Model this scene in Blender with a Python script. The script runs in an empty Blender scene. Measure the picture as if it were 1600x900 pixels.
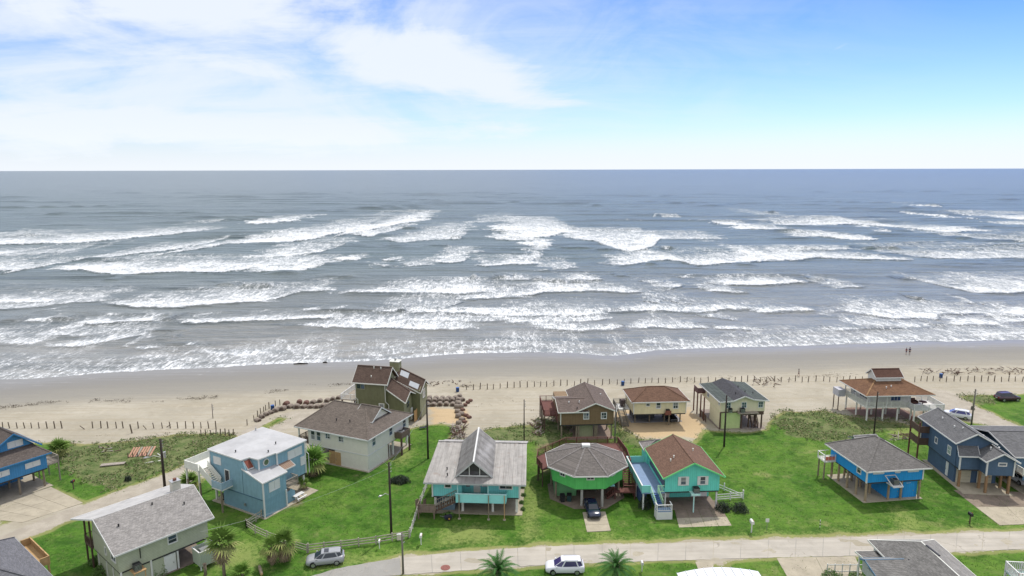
import bpy, bmesh, math, random
import numpy as np
from mathutils import Vector, Matrix
random.seed(7); rng = np.random.default_rng(7)
S = bpy.context.scene; COL = S.collection
R = math.radians
# ---------------------------------------------------------------- camera
CH, CF, CP, CR = 48.0, 1067.0, R(9.85), math.atan(4/1600)
cam = bpy.data.objects.new('camera', bpy.data.cameras.new('camera')); COL.objects.link(cam)
cam.location = (0, 0, CH)
cam.data.sensor_width = 36.0; cam.data.lens = 36.0*CF/1600
cam.data.clip_start = 1; cam.data.clip_end = 120000
cam.rotation_mode = 'QUATERNION'
cam.rotation_quaternion = (Matrix.Rotation(math.pi/2-CP, 4, 'X') @ Matrix.Rotation(-CR, 4, 'Z')).to_quaternion()
S.camera = cam
# ---------------------------------------------------------------- light
S.view_settings.view_transform = 'Standard'; S.view_settings.look = 'None'
S.view_settings.exposure = 0.62; S.view_settings.gamma = 1
SUN = Vector((0.25, 0.433, 0.866)).normalized()          # towards the sun: high over the sea, to the right
sun = bpy.data.objects.new('sun', bpy.data.lights.new('sun', 'SUN')); COL.objects.link(sun)
sun.data.energy = 2.3; sun.data.angle = R(1.5); sun.data.color = (1, .955, .88)
sun.rotation_mode = 'QUATERNION'; sun.rotation_quaternion = SUN.to_track_quat('Z', 'Y')
W = bpy.data.worlds.new('World'); S.world = W; W.use_nodes = True

class NT:
    """small helper to write node trees"""
    def __init__(s, t): s.t = t; s.n = t.nodes; s.l = t.links
    def node(s, ty, **k):
        n = s.n.new(ty)
        for a, b in k.items(): setattr(n, a, b)
        return n
    def put(s, sock, v):
        if isinstance(v, bpy.types.NodeSocket): s.l.new(v, sock)
        elif v is not None:
            if sock.type == 'RGBA' and len(v) == 3: v = (*v, 1)
            sock.default_value = v
    def math(s, op, a, b=None, c=None, clamp=False):
        n = s.node('ShaderNodeMath', operation=op, use_clamp=clamp)
        for i, v in enumerate((a, b, c)):
            if v is not None: s.put(n.inputs[i], v)
        return n.outputs[0]
    def mix(s, f, a, b, mode='MIX'):
        n = s.node('ShaderNodeMix', data_type='RGBA', blend_type=mode); n.clamp_factor = True
        s.put(n.inputs[0], f); s.put(n.inputs[6], a); s.put(n.inputs[7], b); return n.outputs[2]
    def noise(s, vec, scale, detail=4, rough=.55, dist=0, w=None):
        n = s.node('ShaderNodeTexNoise'); s.put(n.inputs['Vector'], vec)
        n.inputs['Scale'].default_value = scale; n.inputs['Detail'].default_value = detail
        n.inputs['Roughness'].default_value = rough; n.inputs['Distortion'].default_value = dist
        return n.outputs[0]
    def ss(s, v, a, b, lo=0., hi=1.):
        n = s.node('ShaderNodeMapRange', interpolation_type='SMOOTHSTEP')
        s.put(n.inputs[0], v); n.inputs[1].default_value = a; n.inputs[2].default_value = b
        n.inputs[3].default_value = lo; n.inputs[4].default_value = hi; return n.outputs[0]
    def mapv(s, vec, sc=(1, 1, 1), rot=(0, 0, 0), loc=(0, 0, 0)):
        n = s.node('ShaderNodeMapping'); s.put(n.inputs[0], vec)
        n.inputs['Scale'].default_value = sc; n.inputs['Rotation'].default_value = rot; n.inputs['Location'].default_value = loc
        return n.outputs[0]
    def attr(s, name): return s.node('ShaderNodeAttribute', attribute_name=name).outputs['Fac']
    def bump(s, h, strength, dist=.1):
        n = s.node('ShaderNodeBump'); n.inputs['Strength'].default_value = strength
        n.inputs['Distance'].default_value = dist; s.put(n.inputs['Height'], h); return n.outputs[0]

w = NT(W.node_tree); W.node_tree.nodes.clear()
sky = w.node('ShaderNodeTexSky', sky_type='NISHITA'); sky.sun_disc = False
sky.sun_elevation = math.asin(SUN.z); sky.sun_rotation = math.atan2(SUN.x, SUN.y)
sky.altitude = 50; sky.air_density = 1.0; sky.dust_density = 0.6; sky.ozone_density = 2.0
gen = w.node('ShaderNodeTexCoord').outputs['Generated']
sx = w.node('ShaderNodeSeparateXYZ'); w.put(sx.inputs[0], gen)
X, Y, Z = sx.outputs
el = w.math('MAXIMUM', Z, 0.0)
# blue deepens away from the horizon, and towards the right
az = w.math('ARCTAN2', X, Y)                                   # 0 = straight out to sea, + = right
azr = w.ss(az, -.9, .55)
deep = w.math('MULTIPLY', w.ss(el, .0, .29), w.math('ADD', .72, w.math('MULTIPLY', azr, .28)))
tint = w.mix(deep, (.80, .98, 1.28), (.25, .53, 1.42))
blue = w.mix(1.0, sky.outputs[0], tint, 'MULTIPLY')
# thin high cloud: a layer seen in perspective
dv = w.math('ADD', el, .16)
cx = w.math('DIVIDE', X, dv); cy = w.math('DIVIDE', Y, dv)
cv = w.node('ShaderNodeCombineXYZ'); w.put(cv.inputs[0], cx); w.put(cv.inputs[1], cy)
n1 = w.noise(w.mapv(cv.outputs[0], (.75, .42, 1), (0, 0, R(-38)), (3.1, 1.7, 0)), .9, 7, .60, .7)
n2 = w.noise(w.mapv(cv.outputs[0], (.8, 2.8, 1), (0, 0, R(-52)), (1.1, .7, 0)), 1.3, 8, .62, .9)
cn = w.math('ADD', w.math('MULTIPLY', n1, .62), w.math('MULTIPLY', n2, .38))
fld = None                                                     # banks of cloud: (azimuth, elevation, half width, half height, tilt, weight)
for ca, ce, ra, re_, tl, wt in ((-.50, .225, .36, .065, -.10, 1.05), (-.13, .145, .17, .048, -.16, 1.15), (-.02, .105, .13, .020, -.10, .8), (-.45, .055, .55, .030, .0, .85), (-.80, .12, .07, .07, 0, .9),
                                (-.36, .135, .16, .022, -.12, .62), (.30, .16, .12, .006, .55, .12), (.36, .205, .09, .010, .6, .15), (.38, .125, .10, .005, .5, .2), (.80, .24, .07, .02, -.4, .8), (-.95, .30, .5, .10, 0, 1.), (1.2, .10, .3, .04, 0, .6)):
    dx = w.math('SUBTRACT', az, ca); dy = w.math('SUBTRACT', w.math('SUBTRACT', el, ce), w.math('MULTIPLY', dx, tl))
    q = w.math('ADD', w.math('POWER', w.math('ABSOLUTE', w.math('DIVIDE', dx, ra)), 2.), w.math('POWER', w.math('ABSOLUTE', w.math('DIVIDE', dy, re_)), 2.))
    g = w.math('MULTIPLY', w.math('EXPONENT', w.math('MULTIPLY', q, -1.)), wt); fld = g if fld is None else w.math('MAXIMUM', fld, g)
ae = w.node('ShaderNodeCombineXYZ'); w.put(ae.inputs[0], az); w.put(ae.inputs[1], w.math('MULTIPLY', el, 2.3))
cn2 = w.math('ADD', w.math('MULTIPLY', w.noise(ae.outputs[0], 4.2, 8, .62, .9), .75), w.math('MULTIPLY', n2, .25))
cl = w.ss(w.math('ADD', fld, w.math('MULTIPLY', w.math('SUBTRACT', cn2, .5), 2.4)), -.05, .85)
cl = w.math('MULTIPLY', cl, w.math('MULTIPLY', w.ss(fld, .02, .25), .95))
cl = w.math('MAXIMUM', cl, w.math('MULTIPLY', w.ss(az, .75, -.45), w.ss(cn2, .32, .62, .22, .85)))
fill_veil = w.math('MULTIPLY', w.ss(el, .30, .55), w.ss(n1, .22, .46))         # thin cirrus veil added overhead and inland, out of frame, to lift fill light
behind = w.math('MULTIPLY', w.ss(Y, .15, -.25), w.ss(n1, .22, .46))  # cloud added inland of the camera for the same fill light
cl = w.math('MAXIMUM', cl, w.math('MULTIPLY', w.math('MAXIMUM', fill_veil, behind), .94))
low = w.ss(el, .085, -.01)                                       # pale haze along the horizon
cl = w.math('MAXIMUM', cl, w.math('MULTIPLY', low, .90))
skc = w.mix(cl, blue, w.mix(w.ss(el, .25, .5), w.mix(low, (6.5, 6.95, 7.9), (7.1, 7.45, 7.95)), (8.3, 8.35, 8.4)))
bg = w.node('ShaderNodeBackground'); w.put(bg.inputs[0], skc); bg.inputs[1].default_value = 0.088
out = w.node('ShaderNodeOutputWorld'); w.l.new(bg.outputs[0], out.inputs[0])

# ---------------------------------------------------------------- where things stand (read off the photograph, on the real ground)
def ray(u, v):
    x = (u-800)/CF; y = -(v-450)/CF; c, s = math.cos(CR), math.sin(CR)
    x, y = x*c+y*s, -x*s+y*c
    return (x, math.cos(CP)+y*math.sin(CP), -math.sin(CP)+y*math.cos(CP))
def G(u, v, z=0.):
    d = ray(u, v); t = (z-CH)/d[2]; return (d[0]*t, d[1]*t)
SEA = -1.2
_wl = [(-260, 600), (-60, 596), (0, 593), (50, 592), (97, 588), (161, 583), (226, 579), (290, 576), (355, 573.5), (400, 570), (448, 568), (513, 566), (568, 564.5),
       (620, 561), (658, 558), (706, 553.5), (754, 552), (800, 551), (832, 550), (897, 551.5), (945, 556), (961, 556), (993, 552), (1026, 547.5), (1074, 545),
       (1130, 543), (1200, 542), (1248, 540), (1329, 537), (1393, 535.6), (1442, 533), (1490, 534), (1538, 532), (1600, 531), (1700, 528), (1900, 522)]
WL = np.array([G(u, v, SEA) for u, v in _wl])
def ws(x): return np.interp(x, WL[:, 0], WL[:, 1])
def gz(x, y):
    d = ws(x)-y
    z = SEA*np.clip(1-d/30, 0, 1)**1.3
    return np.where(d < 0, SEA+d*.03, z)
def gzs(x, y): return float(gz(np.float64(x), np.float64(y)))
def T(u, v):
    z = 0
    for _ in range(8): x, y = G(u, v, z); z = gzs(x, y)
    return (x, y, z)

# ---------------------------------------------------------------- materials
MATS = {}
def M(name, col, rough=.85, var=.16, vs=2.5, fine=.10, bump=.15, groove=None, gd=.45, metal=0., spec=.3, streak=None, rust=None, crack=None):
    if name in MATS: return MATS[name]
    m = bpy.data.materials.new(name); m.use_nodes = True; m.node_tree.nodes.clear(); t = NT(m.node_tree)
    if streak is None and groove and 'siding' in name: streak = (2.2, 2.2, .25); var *= 1.25
    tc = t.node('ShaderNodeTexCoord').outputs['Object']
    a = t.noise(tc, vs, 5, .6); f = t.noise(tc, 26, 3, .7)
    v = t.math('ADD', t.math('MULTIPLY', t.math('SUBTRACT', a, .5), var*3), t.math('MULTIPLY', t.math('SUBTRACT', f, .5), fine*3))
    hgt = f
    if streak:                                       # weather streaks along one axis
        s_ = t.noise(t.mapv(tc, streak), 1.0, 4, .65)
        v = t.math('ADD', v, t.math('MULTIPLY', t.math('SUBTRACT', s_, .5), var*3.5))
    k = t.math('ADD', 1., v)
    c = t.mix(1.0, col, k, 'MULTIPLY')
    if crack:
        vo = t.node('ShaderNodeTexVoronoi', feature='DISTANCE_TO_EDGE'); wv = t.node('ShaderNodeVectorMath', operation='ADD'); nz = t.node('ShaderNodeTexNoise'); t.put(nz.inputs['Vector'], tc); nz.inputs['Scale'].default_value = 1.2
        t.put(wv.inputs[0], tc); t.put(wv.inputs[1], nz.outputs['Color']); t.put(vo.inputs['Vector'], wv.outputs[0]); vo.inputs['Scale'].default_value = crack
        ck = t.math('MULTIPLY', t.math('LESS_THAN', vo.outputs['Distance'], .007), t.ss(a, .52, .60)); c = t.mix(t.math('MULTIPLY', ck, .45), c, (.16, .14, .115))
        pt_ = t.ss(t.noise(tc, .25, 4, .6), .55, .66); c = t.mix(t.math('MULTIPLY', pt_, .22), c, (col[0]*.62, col[1]*.60, col[2]*.56))
    if rust:
        rn = t.ss(t.noise(tc, 1.1, 6, .65), .56, .70); c = t.mix(t.math('MULTIPLY', rn, .6), c, rust)
    if groove:
        s = t.node('ShaderNodeSeparateXYZ'); t.put(s.inputs[0], tc)
        ax, sp, wd = groove
        q = t.math('ADD', s.outputs[0], s.outputs[1]) if ax == 'v' else s.outputs[{'x': 0, 'y': 1, 'z': 2}[ax]]
        g = t.math('LESS_THAN', t.math('FRACT', t.math('DIVIDE', q, sp)), wd/sp)
        c = t.mix(t.math('MULTIPLY', g, gd), c, (col[0]*.35, col[1]*.35, col[2]*.35))
        hgt = t.math('SUBTRACT', f, t.math('MULTIPLY', g, 2.0))
    p = t.node('ShaderNodeBsdfPrincipled')
    t.put(p.inputs['Base Color'], c); p.inputs['Roughness'].default_value = rough
    p.inputs['Metallic'].default_value = metal; p.inputs['Specular IOR Level'].default_value = spec
    if bump: t.put(p.inputs['Normal'], t.bump(hgt, bump, .04))
    o = t.node('ShaderNodeOutputMaterial'); t.l.new(p.outputs[0], o.inputs[0])
    MATS[name] = m; return m
def shingle(name, col, var=.2, rust=None):
    """asphalt shingles: courses, tabs of differing tone, weathering"""
    if name in MATS: return MATS[name]
    m = bpy.data.materials.new(name); m.use_nodes = True; m.node_tree.nodes.clear(); t = NT(m.node_tree)
    tc = t.node('ShaderNodeTexCoord').outputs['Object']
    s = t.node('ShaderNodeSeparateXYZ'); t.put(s.inputs[0], tc)
    cv = t.node('ShaderNodeCombineXYZ')
    t.put(cv.inputs[0], t.math('ADD', s.outputs[0], s.outputs[1])); t.put(cv.inputs[1], t.math('MULTIPLY', s.outputs[2], 2.6))
    b = t.node('ShaderNodeTexBrick'); t.put(b.inputs[0], cv.outputs[0])
    for i, c_ in ((1, .72), (2, 1.28)): b.inputs[i].default_value = (c_, c_, c_, 1)
    b.inputs[3].default_value = (.55, .55, .55, 1); b.inputs['Scale'].default_value = 1
    b.inputs['Mortar Size'].default_value = .012; b.inputs['Brick Width'].default_value = .34; b.inputs['Row Height'].default_value = .15
    n = t.noise(tc, .9, 5, .6); f = t.noise(tc, 9, 4, .75)
    k = t.math('ADD', 1., t.math('ADD', t.math('MULTIPLY', t.math('SUBTRACT', n, .5), var*2.4), t.math('MULTIPLY', t.math('SUBTRACT', f, .5), var*4)))
    c = t.mix(1., t.mix(.75, (1, 1, 1), b.outputs[0]), col, 'MULTIPLY'); c = t.mix(1., c, k, 'MULTIPLY')
    if rust: c = t.mix(t.math('MULTIPLY', t.ss(t.noise(tc, .5, 5, .7), .5, .72), .55), c, rust)
    p = t.node('ShaderNodeBsdfPrincipled'); t.put(p.inputs['Base Color'], c); p.inputs['Roughness'].default_value = .93
    p.inputs['Specular IOR Level'].default_value = .15
    t.put(p.inputs['Normal'], t.bump(t.math('ADD', f, b.outputs[1]), .3, .04))
    o = t.node('ShaderNodeOutputMaterial'); t.l.new(p.outputs[0], o.inputs[0]); MATS[name] = m; return m
white = M('white_paint', (.62, .62, .60), .6, .08)
offwhite = M('off_white_paint', (.66, .66, .60), .7, .1)
glassm = M('window_glass', (.035, .045, .055), .08, .3, .8, 0, 0, spec=.6)
piling = M('weathered_piling', (.22, .18, .13), .95, .3, 3, .2)
darkwood = M('dark_brown_wood', (.10, .065, .05), .9, .3, 3, .2)
redwood = M('red_brown_deck_stain', (.125, .052, .042), .85, .25, 3, .15)
tanwood = M('new_tan_wood', (.42, .27, .13), .85, .25, 3, .15)
greywood = M('grey_weathered_wood', (.30, .26, .21), .95, .3, 4, .2, groove=('v', .14, .02))
concrete = M('old_concrete', (.35, .31, .235), .95, .26, .7, .12, .25, crack=.5)
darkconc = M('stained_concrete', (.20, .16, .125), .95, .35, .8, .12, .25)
roadm = M('pale_road_concrete', (.375, .345, .295), .95, .15, .35, .10, .25, streak=(.1, 1.2, 1), crack=.14)
asph = M('worn_asphalt', (.27, .262, .24), .97, .2, .5, .2, .3, rust=(.36, .32, .27), crack=.6)
black = M('black_plastic', (.02, .02, .022), .5, .2)
rubber = M('rubber', (.022, .022, .024), .85, .1)
metalg = M('grey_metal', (.35, .36, .36), .45, .15, metal=.6)
galv = M('galvanised_metal', (.5, .5, .5), .4, .15, metal=.7)
polem = M('creosoted_pole', (.045, .035, .03), .9, .3, 3, .2)
polegrey = M('grey_pole', (.17, .15, .13), .9, .3, 3, .2)
blindm = M('half_drawn_blind', (.20, .21, .21), .4, .2, 1, 0, 0, spec=.5); blueg = M('dark_blue_glass', (.07, .10, .14), .06, .3, .8, 0, 0, spec=.8); WR = random.Random(3)  # pane tones picked at random: grey blind, dark blue glass
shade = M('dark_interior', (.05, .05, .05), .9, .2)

# ---------------------------------------------------------------- mesh helpers
class MB:
    def __init__(s): s.v = []; s.f = []
    def add(s, vs, fs):
        o = len(s.v); s.v += [tuple(map(float, p)) for p in vs]; s.f += [tuple(i+o for i in f) for f in fs]; return s
    def box(s, x0, x1, y0, y1, z0, z1):
        return s.add([(x0, y0, z0), (x1, y0, z0), (x1, y1, z0), (x0, y1, z0), (x0, y0, z1), (x1, y0, z1), (x1, y1, z1), (x0, y1, z1)],
                     [(0, 3, 2, 1), (4, 5, 6, 7), (0, 1, 5, 4), (1, 2, 6, 5), (2, 3, 7, 6), (3, 0, 4, 7)])
    def beam(s, p, q, w_, h_, up=(0, 0, 1)):
        """rectangular bar from p to q, w_ wide, h_ high"""
        p = Vector(p); q = Vector(q); d = (q-p)
        if d.length < 1e-6: return s
        d.normalize(); u = Vector(up)
        if abs(d.dot(u)) > .98: u = Vector((0, 1, 0))
        r = d.cross(u).normalized(); u = r.cross(d)
        vs = []
        for b in (p, q):
            for a, c in ((-1, -1), (1, -1), (1, 1), (-1, 1)): vs.append(b+r*(a*w_/2)+u*(c*h_/2))
        return s.add(vs, [(0, 1, 2, 3), (7, 6, 5, 4), (0, 4, 5, 1), (1, 5, 6, 2), (2, 6, 7, 3), (3, 7, 4, 0)])
    def tube(s, pts, rs, n=8, cap=True):
        pts = [Vector(p) for p in pts]
        if not hasattr(rs, '__len__'): rs = [rs]*len(pts)
        vs = []; fs = []
        for i, p in enumerate(pts):
            d = (pts[min(i+1, len(pts)-1)]-pts[max(i-1, 0)]).normalized()
            a = Vector((1, 0, 0)) if abs(d.x) < .8 else Vector((0, 1, 0))
            r = d.cross(a).normalized(); u = d.cross(r)
            for k in range(n):
                t = 2*math.pi*k/n; vs.append(p+(r*math.cos(t)+u*math.sin(t))*rs[i])
        for i in range(len(pts)-1):
            for k in range(n): fs.append((i*n+k, i*n+(k+1) % n, (i+1)*n+(k+1) % n, (i+1)*n+k))
        if cap: fs += [tuple(range(n))[::-1], tuple(range((len(pts)-1)*n, len(pts)*n))]
        return s.add(vs, fs)
    def slab(s, poly, t, d=(0, 0, -1)):
        """planar polygon thickened by t along d"""
        n = len(poly); b = [tuple(Vector(p)+Vector(d)*t) for p in poly]
        return s.add(list(poly)+b, [tuple(range(n)), tuple(range(n, 2*n))[::-1]]+[(i, n+i, n+(i+1) % n, (i+1) % n) for i in range(n)])
    def build(s, name, mat, parent=None, smooth=False, kind=None, label=None, fix=True):
        me = bpy.data.meshes.new(name); me.from_pydata(s.v, [], s.f)
        if fix and len(s.f) < 6000:
            bm = bmesh.new(); bm.from_mesh(me); bmesh.ops.recalc_face_normals(bm, faces=bm.faces); bm.to_mesh(me); bm.free()
        if mat: me.materials.append(mat)
        if smooth: me.polygons.foreach_set('use_smooth', [True]*len(me.polygons))
        o = bpy.data.objects.new(name, me); COL.objects.link(o); o.parent = parent
        if kind: o['kind'] = kind
        if label: o['label'] = label
        return o
def thing(name, label, cat, loc=(0, 0, 0), rot=0, group=None):
    o = bpy.data.objects.new(name, None); COL.objects.link(o); o.empty_display_size = .3
    o.location = loc; o.rotation_euler = (0, 0, R(rot)); o['label'] = label; o['category'] = cat
    if group: o['group'] = group
    return o
def tag(o, label, cat, group=None):
    o['label'] = label; o['category'] = cat
    if group: o['group'] = group
    return o
def copy_tree(o, parent=None):
    c = o.copy(); COL.objects.link(c); c.parent = parent
    for ch in list(o.children): copy_tree(ch, c)
    return c
def place(o, loc, rot=0, scale=1, label=None):
    o.location = loc; o.rotation_euler = (0, 0, R(rot)); o.scale = (scale,)*3
    if label: o['label'] = label
    return o

# ================================================================ THE GROUND (one sheet to the horizon)
def spaced(core0, core1, step, far0, far1, grow=1.35):
    a = list(np.arange(core0, core1+step/2, step)); s = step; v = a[-1]
    while v < far1: s *= grow; v = min(v+s, far1); a.append(v)
    s = step; v = a[0]; pre = []
    while v > far0: s *= grow; v = max(v-s, far0); pre.append(v)
    return np.array(pre[::-1]+a)
gx = spaced(-125, 140, .42, -9000, 9000); gy = spaced(60, 200, .36, -9000, 300)
GX, GY = np.meshgrid(gx, gy)
def wn(x, y, f, seed=0):
    """cheap smooth value noise in -1..1"""
    x = x*f+seed*17.3; y = y*f+seed*31.7; xi = np.floor(x).astype(np.int64); yi = np.floor(y).astype(np.int64)
    fx = x-xi; fy = y-yi; fx = fx*fx*(3-2*fx); fy = fy*fy*(3-2*fy)
    def h(i, j):
        n = (i*374761393+j*668265263+seed*982451653) & 0x7fffffff
        n = ((n ^ (n >> 13))*1274126177) & 0x7fffffff; return ((n ^ (n >> 16)) & 0xffff)/32767.5-1
    return (h(xi, yi)*(1-fx)+h(xi+1, yi)*fx)*(1-fy)+(h(xi, yi+1)*(1-fx)+h(xi+1, yi+1)*fx)*fy
def fbm(x, y, f, seed=0, o=4):
    a = 0; amp = 1; t = 0
    for i in range(o): a = a+wn(x, y, f*2**i, seed+i*3)*amp; t += amp; amp *= .55
    return a/t
def sdf(poly, x, y):
    """signed distance, positive inside"""
    d = np.full(x.shape, 1e9); ins = np.zeros(x.shape, bool); n = len(poly)
    for i in range(n):
        ax, ay = poly[i]; bx, by = poly[(i+1) % n]; ex, ey = bx-ax, by-ay
        t = np.clip(((x-ax)*ex+(y-ay)*ey)/(ex*ex+ey*ey+1e-9), 0, 1)
        d = np.minimum(d, np.hypot(x-ax-t*ex, y-ay-t*ey))
        if abs(ey) > 1e-9:
            c = ((ay > y) != (by > y)) & (x < (bx-ax)*(y-ay)/ey+ax); ins ^= c
    return np.where(ins, d, -d)
def P(*uv): return [G(u, v) for u, v in uv]
LAWNS = [P((-400, 1000), (-200, 700), (-60, 694), (60, 692), (130, 694), (200, 690), (240, 684), (290, 679), (350, 678), (372, 684), (330, 708), (255, 742), (130, 787), (84, 766), (40, 790), (0, 800), (-20, 850), (-60, 1000)),
         P((0, 822), (30, 812), (0, 792)),
         P((0, 856), (110, 815), (140, 806), (180, 830), (200, 1000), (-200, 1000)),
         P((325, 742), (300, 760), (290, 790), (200, 1000), (480, 1000), (560, 888), (640, 867), (800, 856), (1000, 847), (1300, 837), (1600, 828), (1900, 820), (1900, 700), (1640, 690), (1560, 668), (1500, 656), (1470, 655), (1420, 665), (1330, 652), (1290, 642), (1250, 645), (1225, 643), (1205, 655), (1195, 672), (1150, 676), (1098, 672), (1085, 692), (1040, 688), (1000, 686), (975, 672), (962, 658), (930, 660), (880, 662), (848, 655), (835, 664), (770, 668), (742, 676), (735, 688), (705, 684), (728, 668), (690, 662), (660, 665), (560, 690), (500, 700), (480, 705), (470, 715), (420, 700)),
         P((398, 674), (436, 652), (446, 655), (408, 676)),
         P((1500, 619), (1540, 617), (1575, 618), (1640, 610), (1900, 610), (1900, 700), (1640, 684), (1560, 650), (1530, 637)),
         P((560, 905), (650, 898), (800, 888), (1000, 876), (1080, 875), (1120, 885), (1140, 875), (1200, 872), (1300, 869), (1500, 863), (1700, 855), (1900, 860), (1900, 1100), (500, 1100))]
SCRUB = [P((60, 692), (130, 694), (200, 690), (240, 684), (290, 679), (350, 678), (372, 684), (330, 708), (255, 738), (170, 768), (110, 735), (85, 715), (90, 700)),
         P((745, 672), (820, 666), (860, 648), (900, 660), (880, 690), (850, 700), (822, 690), (760, 690)),
         P((1205, 655), (1228, 642), (1260, 645), (1290, 641), (1330, 652), (1470, 660), (1440, 668), (1370, 676), (1350, 685), (1290, 690), (1235, 682)),
         P((960, 660), (1000, 686), (1040, 690), (1000, 700), (970, 690)),
         P((1500, 619), (1545, 618), (1560, 628), (1525, 632))]
DIRT = [P((955, 640), (972, 668), (1000, 683), (1050, 684), (1094, 685), (1104, 672), (1090, 650), (1075, 636), (1000, 640)),
        P((672, 638), (735, 640), (728, 662), (700, 662), (672, 664))]
GRAV = [P((-260, 930), (0, 838), (100, 798), (250, 747), (312, 716), (392, 668), (445, 645), (480, 640), (520, 642), (470, 664), (440, 672), (395, 692), (345, 722), (318, 748), (270, 760), (130, 816), (0, 856), (-200, 960)),
        P((105, 818), (145, 806), (170, 850), (200, 900), (140, 860)),
        P((300, 740), (330, 740), (350, 780), (300, 790)),
        P((1430, 605), (1480, 610), (1535, 635), (1600, 662), (1900, 770), (1900, 830), (1610, 700), (1560, 684), (1500, 664), (1470, 640), (1410, 612))]
WORN = [P((808, 752), (836, 748), (848, 790), (842, 850), (812, 850), (812, 790)), P((916, 830), (956, 830), (962, 852), (922, 853)), P((690, 822), (765, 818), (780, 850), (690, 852)), P((1390, 790), (1405, 788), (1452, 832), (1400, 838)), P((480, 870), (560, 868), (800, 846), (1000, 836), (1600, 819), (1600, 832), (1000, 852), (640, 872), (470, 900)), P((590, 690), (650, 700), (640, 730), (600, 720)), P((1380, 665), (1440, 665), (1435, 690), (1390, 688)), P((330, 850), (400, 840), (420, 890), (330, 895))]
MULCH = [P((835, 700), (865, 690), (860, 740), (845, 750)), P((880, 640), (960, 650), (950, 690), (880, 690)), P((1320, 640), (1470, 640), (1470, 655), (1330, 656)), P((410, 735), (480, 735), (475, 790), (440, 795))]
wx = GX+fbm(GX, GY, .35, 5)*1.3; wy = GY+fbm(GX, GY, .35, 9)*1.3
def mask(polys, soft=.7, warp=1.0):
    m = np.full(GX.shape, -1e9)
    X_ = GX+(wx-GX)*warp; Y_ = GY+(wy-GY)*warp
    for p in polys: m = np.maximum(m, sdf(p, X_, Y_))
    return np.clip(m/soft*.5+.5, 0, 1)
a_lawn = mask(LAWNS, .9, .55); a_scrub = mask(SCRUB, 1.6); a_dirt = mask(DIRT, 1.8); a_grav = mask(GRAV, .8, .45); a_mulch = mask(MULCH, 2.); a_worn = mask(WORN, 2.5)
far_land = np.clip((60-GY)/6, 0, 1); a_lawn = np.maximum(a_lawn, far_land)
GZ = gz(GX, GY)
d_sea = ws(GX)-GY
a_wet = np.clip(1-d_sea/34, 0, 1)
core = (np.abs(GX) < 150) & (GY > 55)
sandy = np.clip(1-a_lawn-a_grav, 0, 1)*np.clip(d_sea/12-.8, 0, 1)
GZ = GZ+core*(sandy*fbm(GX, GY*1.6, .30, 21)*.10+a_scrub*(.12+.22*np.maximum(fbm(GX, GY, .22, 33), -.3))+a_lawn*fbm(GX, GY, .12, 44)*.05)
ny, nx = GX.shape
def grid_mesh(name, X_, Y_, Z_, mat, attrs, kind='structure'):
    ny, nx = X_.shape
    me = bpy.data.meshes.new(name); me.vertices.add(nx*ny)
    me.vertices.foreach_set('co', np.stack([X_, Y_, Z_], -1).astype(np.float32).ravel())
    i = (np.arange(ny-1)[:, None]*nx+np.arange(nx-1)[None, :]).ravel()
    q = np.stack([i, i+1, i+nx+1, i+nx], -1).ravel().astype(np.int32)
    me.loops.add(len(q)); me.loops.foreach_set('vertex_index', q)
    npoly = len(q)//4; me.polygons.add(npoly)
    me.polygons.foreach_set('loop_start', np.arange(0, len(q), 4, dtype=np.int32))
    me.polygons.foreach_set('loop_total', np.full(npoly, 4, np.int32))
    me.polygons.foreach_set('use_smooth', np.ones(npoly, bool))
    for k, a in attrs.items():
        at = me.attributes.new(k, 'FLOAT', 'POINT'); at.data.foreach_set('value', a.astype(np.float32).ravel())
    me.update(); me.validate(); me.materials.append(mat)
    o = bpy.data.objects.new(name, me); COL.objects.link(o); o['kind'] = kind; return o
gm = bpy.data.materials.new('ground'); gm.use_nodes = True; gm.node_tree.nodes.clear(); t = NT(gm.node_tree)
pos = t.node('ShaderNodeNewGeometry').outputs['Position']
big = t.noise(pos, .07, 4, .6); mid = t.noise(pos, .5, 5, .6); fin = t.noise(pos, 4.5, 4, .7); vf = t.noise(pos, 14, 2, .7)
streaks = t.noise(t.mapv(pos, (.05, .9, 1), (0, 0, R(3))), 1.0, 5, .65)
ruts = t.noise(t.mapv(pos, (.03, 1.6, 1), (0, 0, R(2))), 1.0, 3, .5, .3)
# sand
sand = t.mix(t.ss(big, .35, .65), (.320, .292, .230), (.395, .362, .292))
sand = t.mix(t.math('MULTIPLY', t.ss(streaks, .42, .66), .5), sand, (.335, .29, .21))
sand = t.mix(t.math('MULTIPLY', t.ss(ruts, .55, .61), .36), sand, (.29, .25, .18))
trk = t.noise(t.mapv(pos, (.05, .12, 1), (0, 0, R(20))), 1.0, 2, .4, 1.5)
sand = t.mix(t.math('MULTIPLY', t.math('LESS_THAN', t.math('ABSOLUTE', t.math('SUBTRACT', t.math('FRACT', t.math('MULTIPLY', trk, 9.)), .5)), .045), t.math('MULTIPLY', t.ss(mid, .4, .6), .30)), sand, (.29, .25, .18))
sand = t.mix(t.math('MULTIPLY', t.ss(mid, .5, .72), .35), sand, (.46, .42, .34))
blo = t.noise(t.mapv(pos, (.35, .8, 1), loc=(2, 8, 0)), 1.0, 6, .7)
sand = t.mix(t.math('MULTIPLY', t.ss(blo, .52, .66), .38), sand, (.27, .24, .175))
sand = t.mix(t.math('MULTIPLY', t.ss(fin, .5, .8), .3), sand, (.32, .27, .18))
wet = t.attr('wet')
wetn = t.math('ADD', wet, t.math('MULTIPLY', t.math('SUBTRACT', streaks, .5), .35))
sand = t.mix(t.ss(wetn, .02, .40), sand, (.245, .232, .200))
sand = t.mix(t.ss(wetn, .35, .78), sand, (.190, .184, .170))
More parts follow.
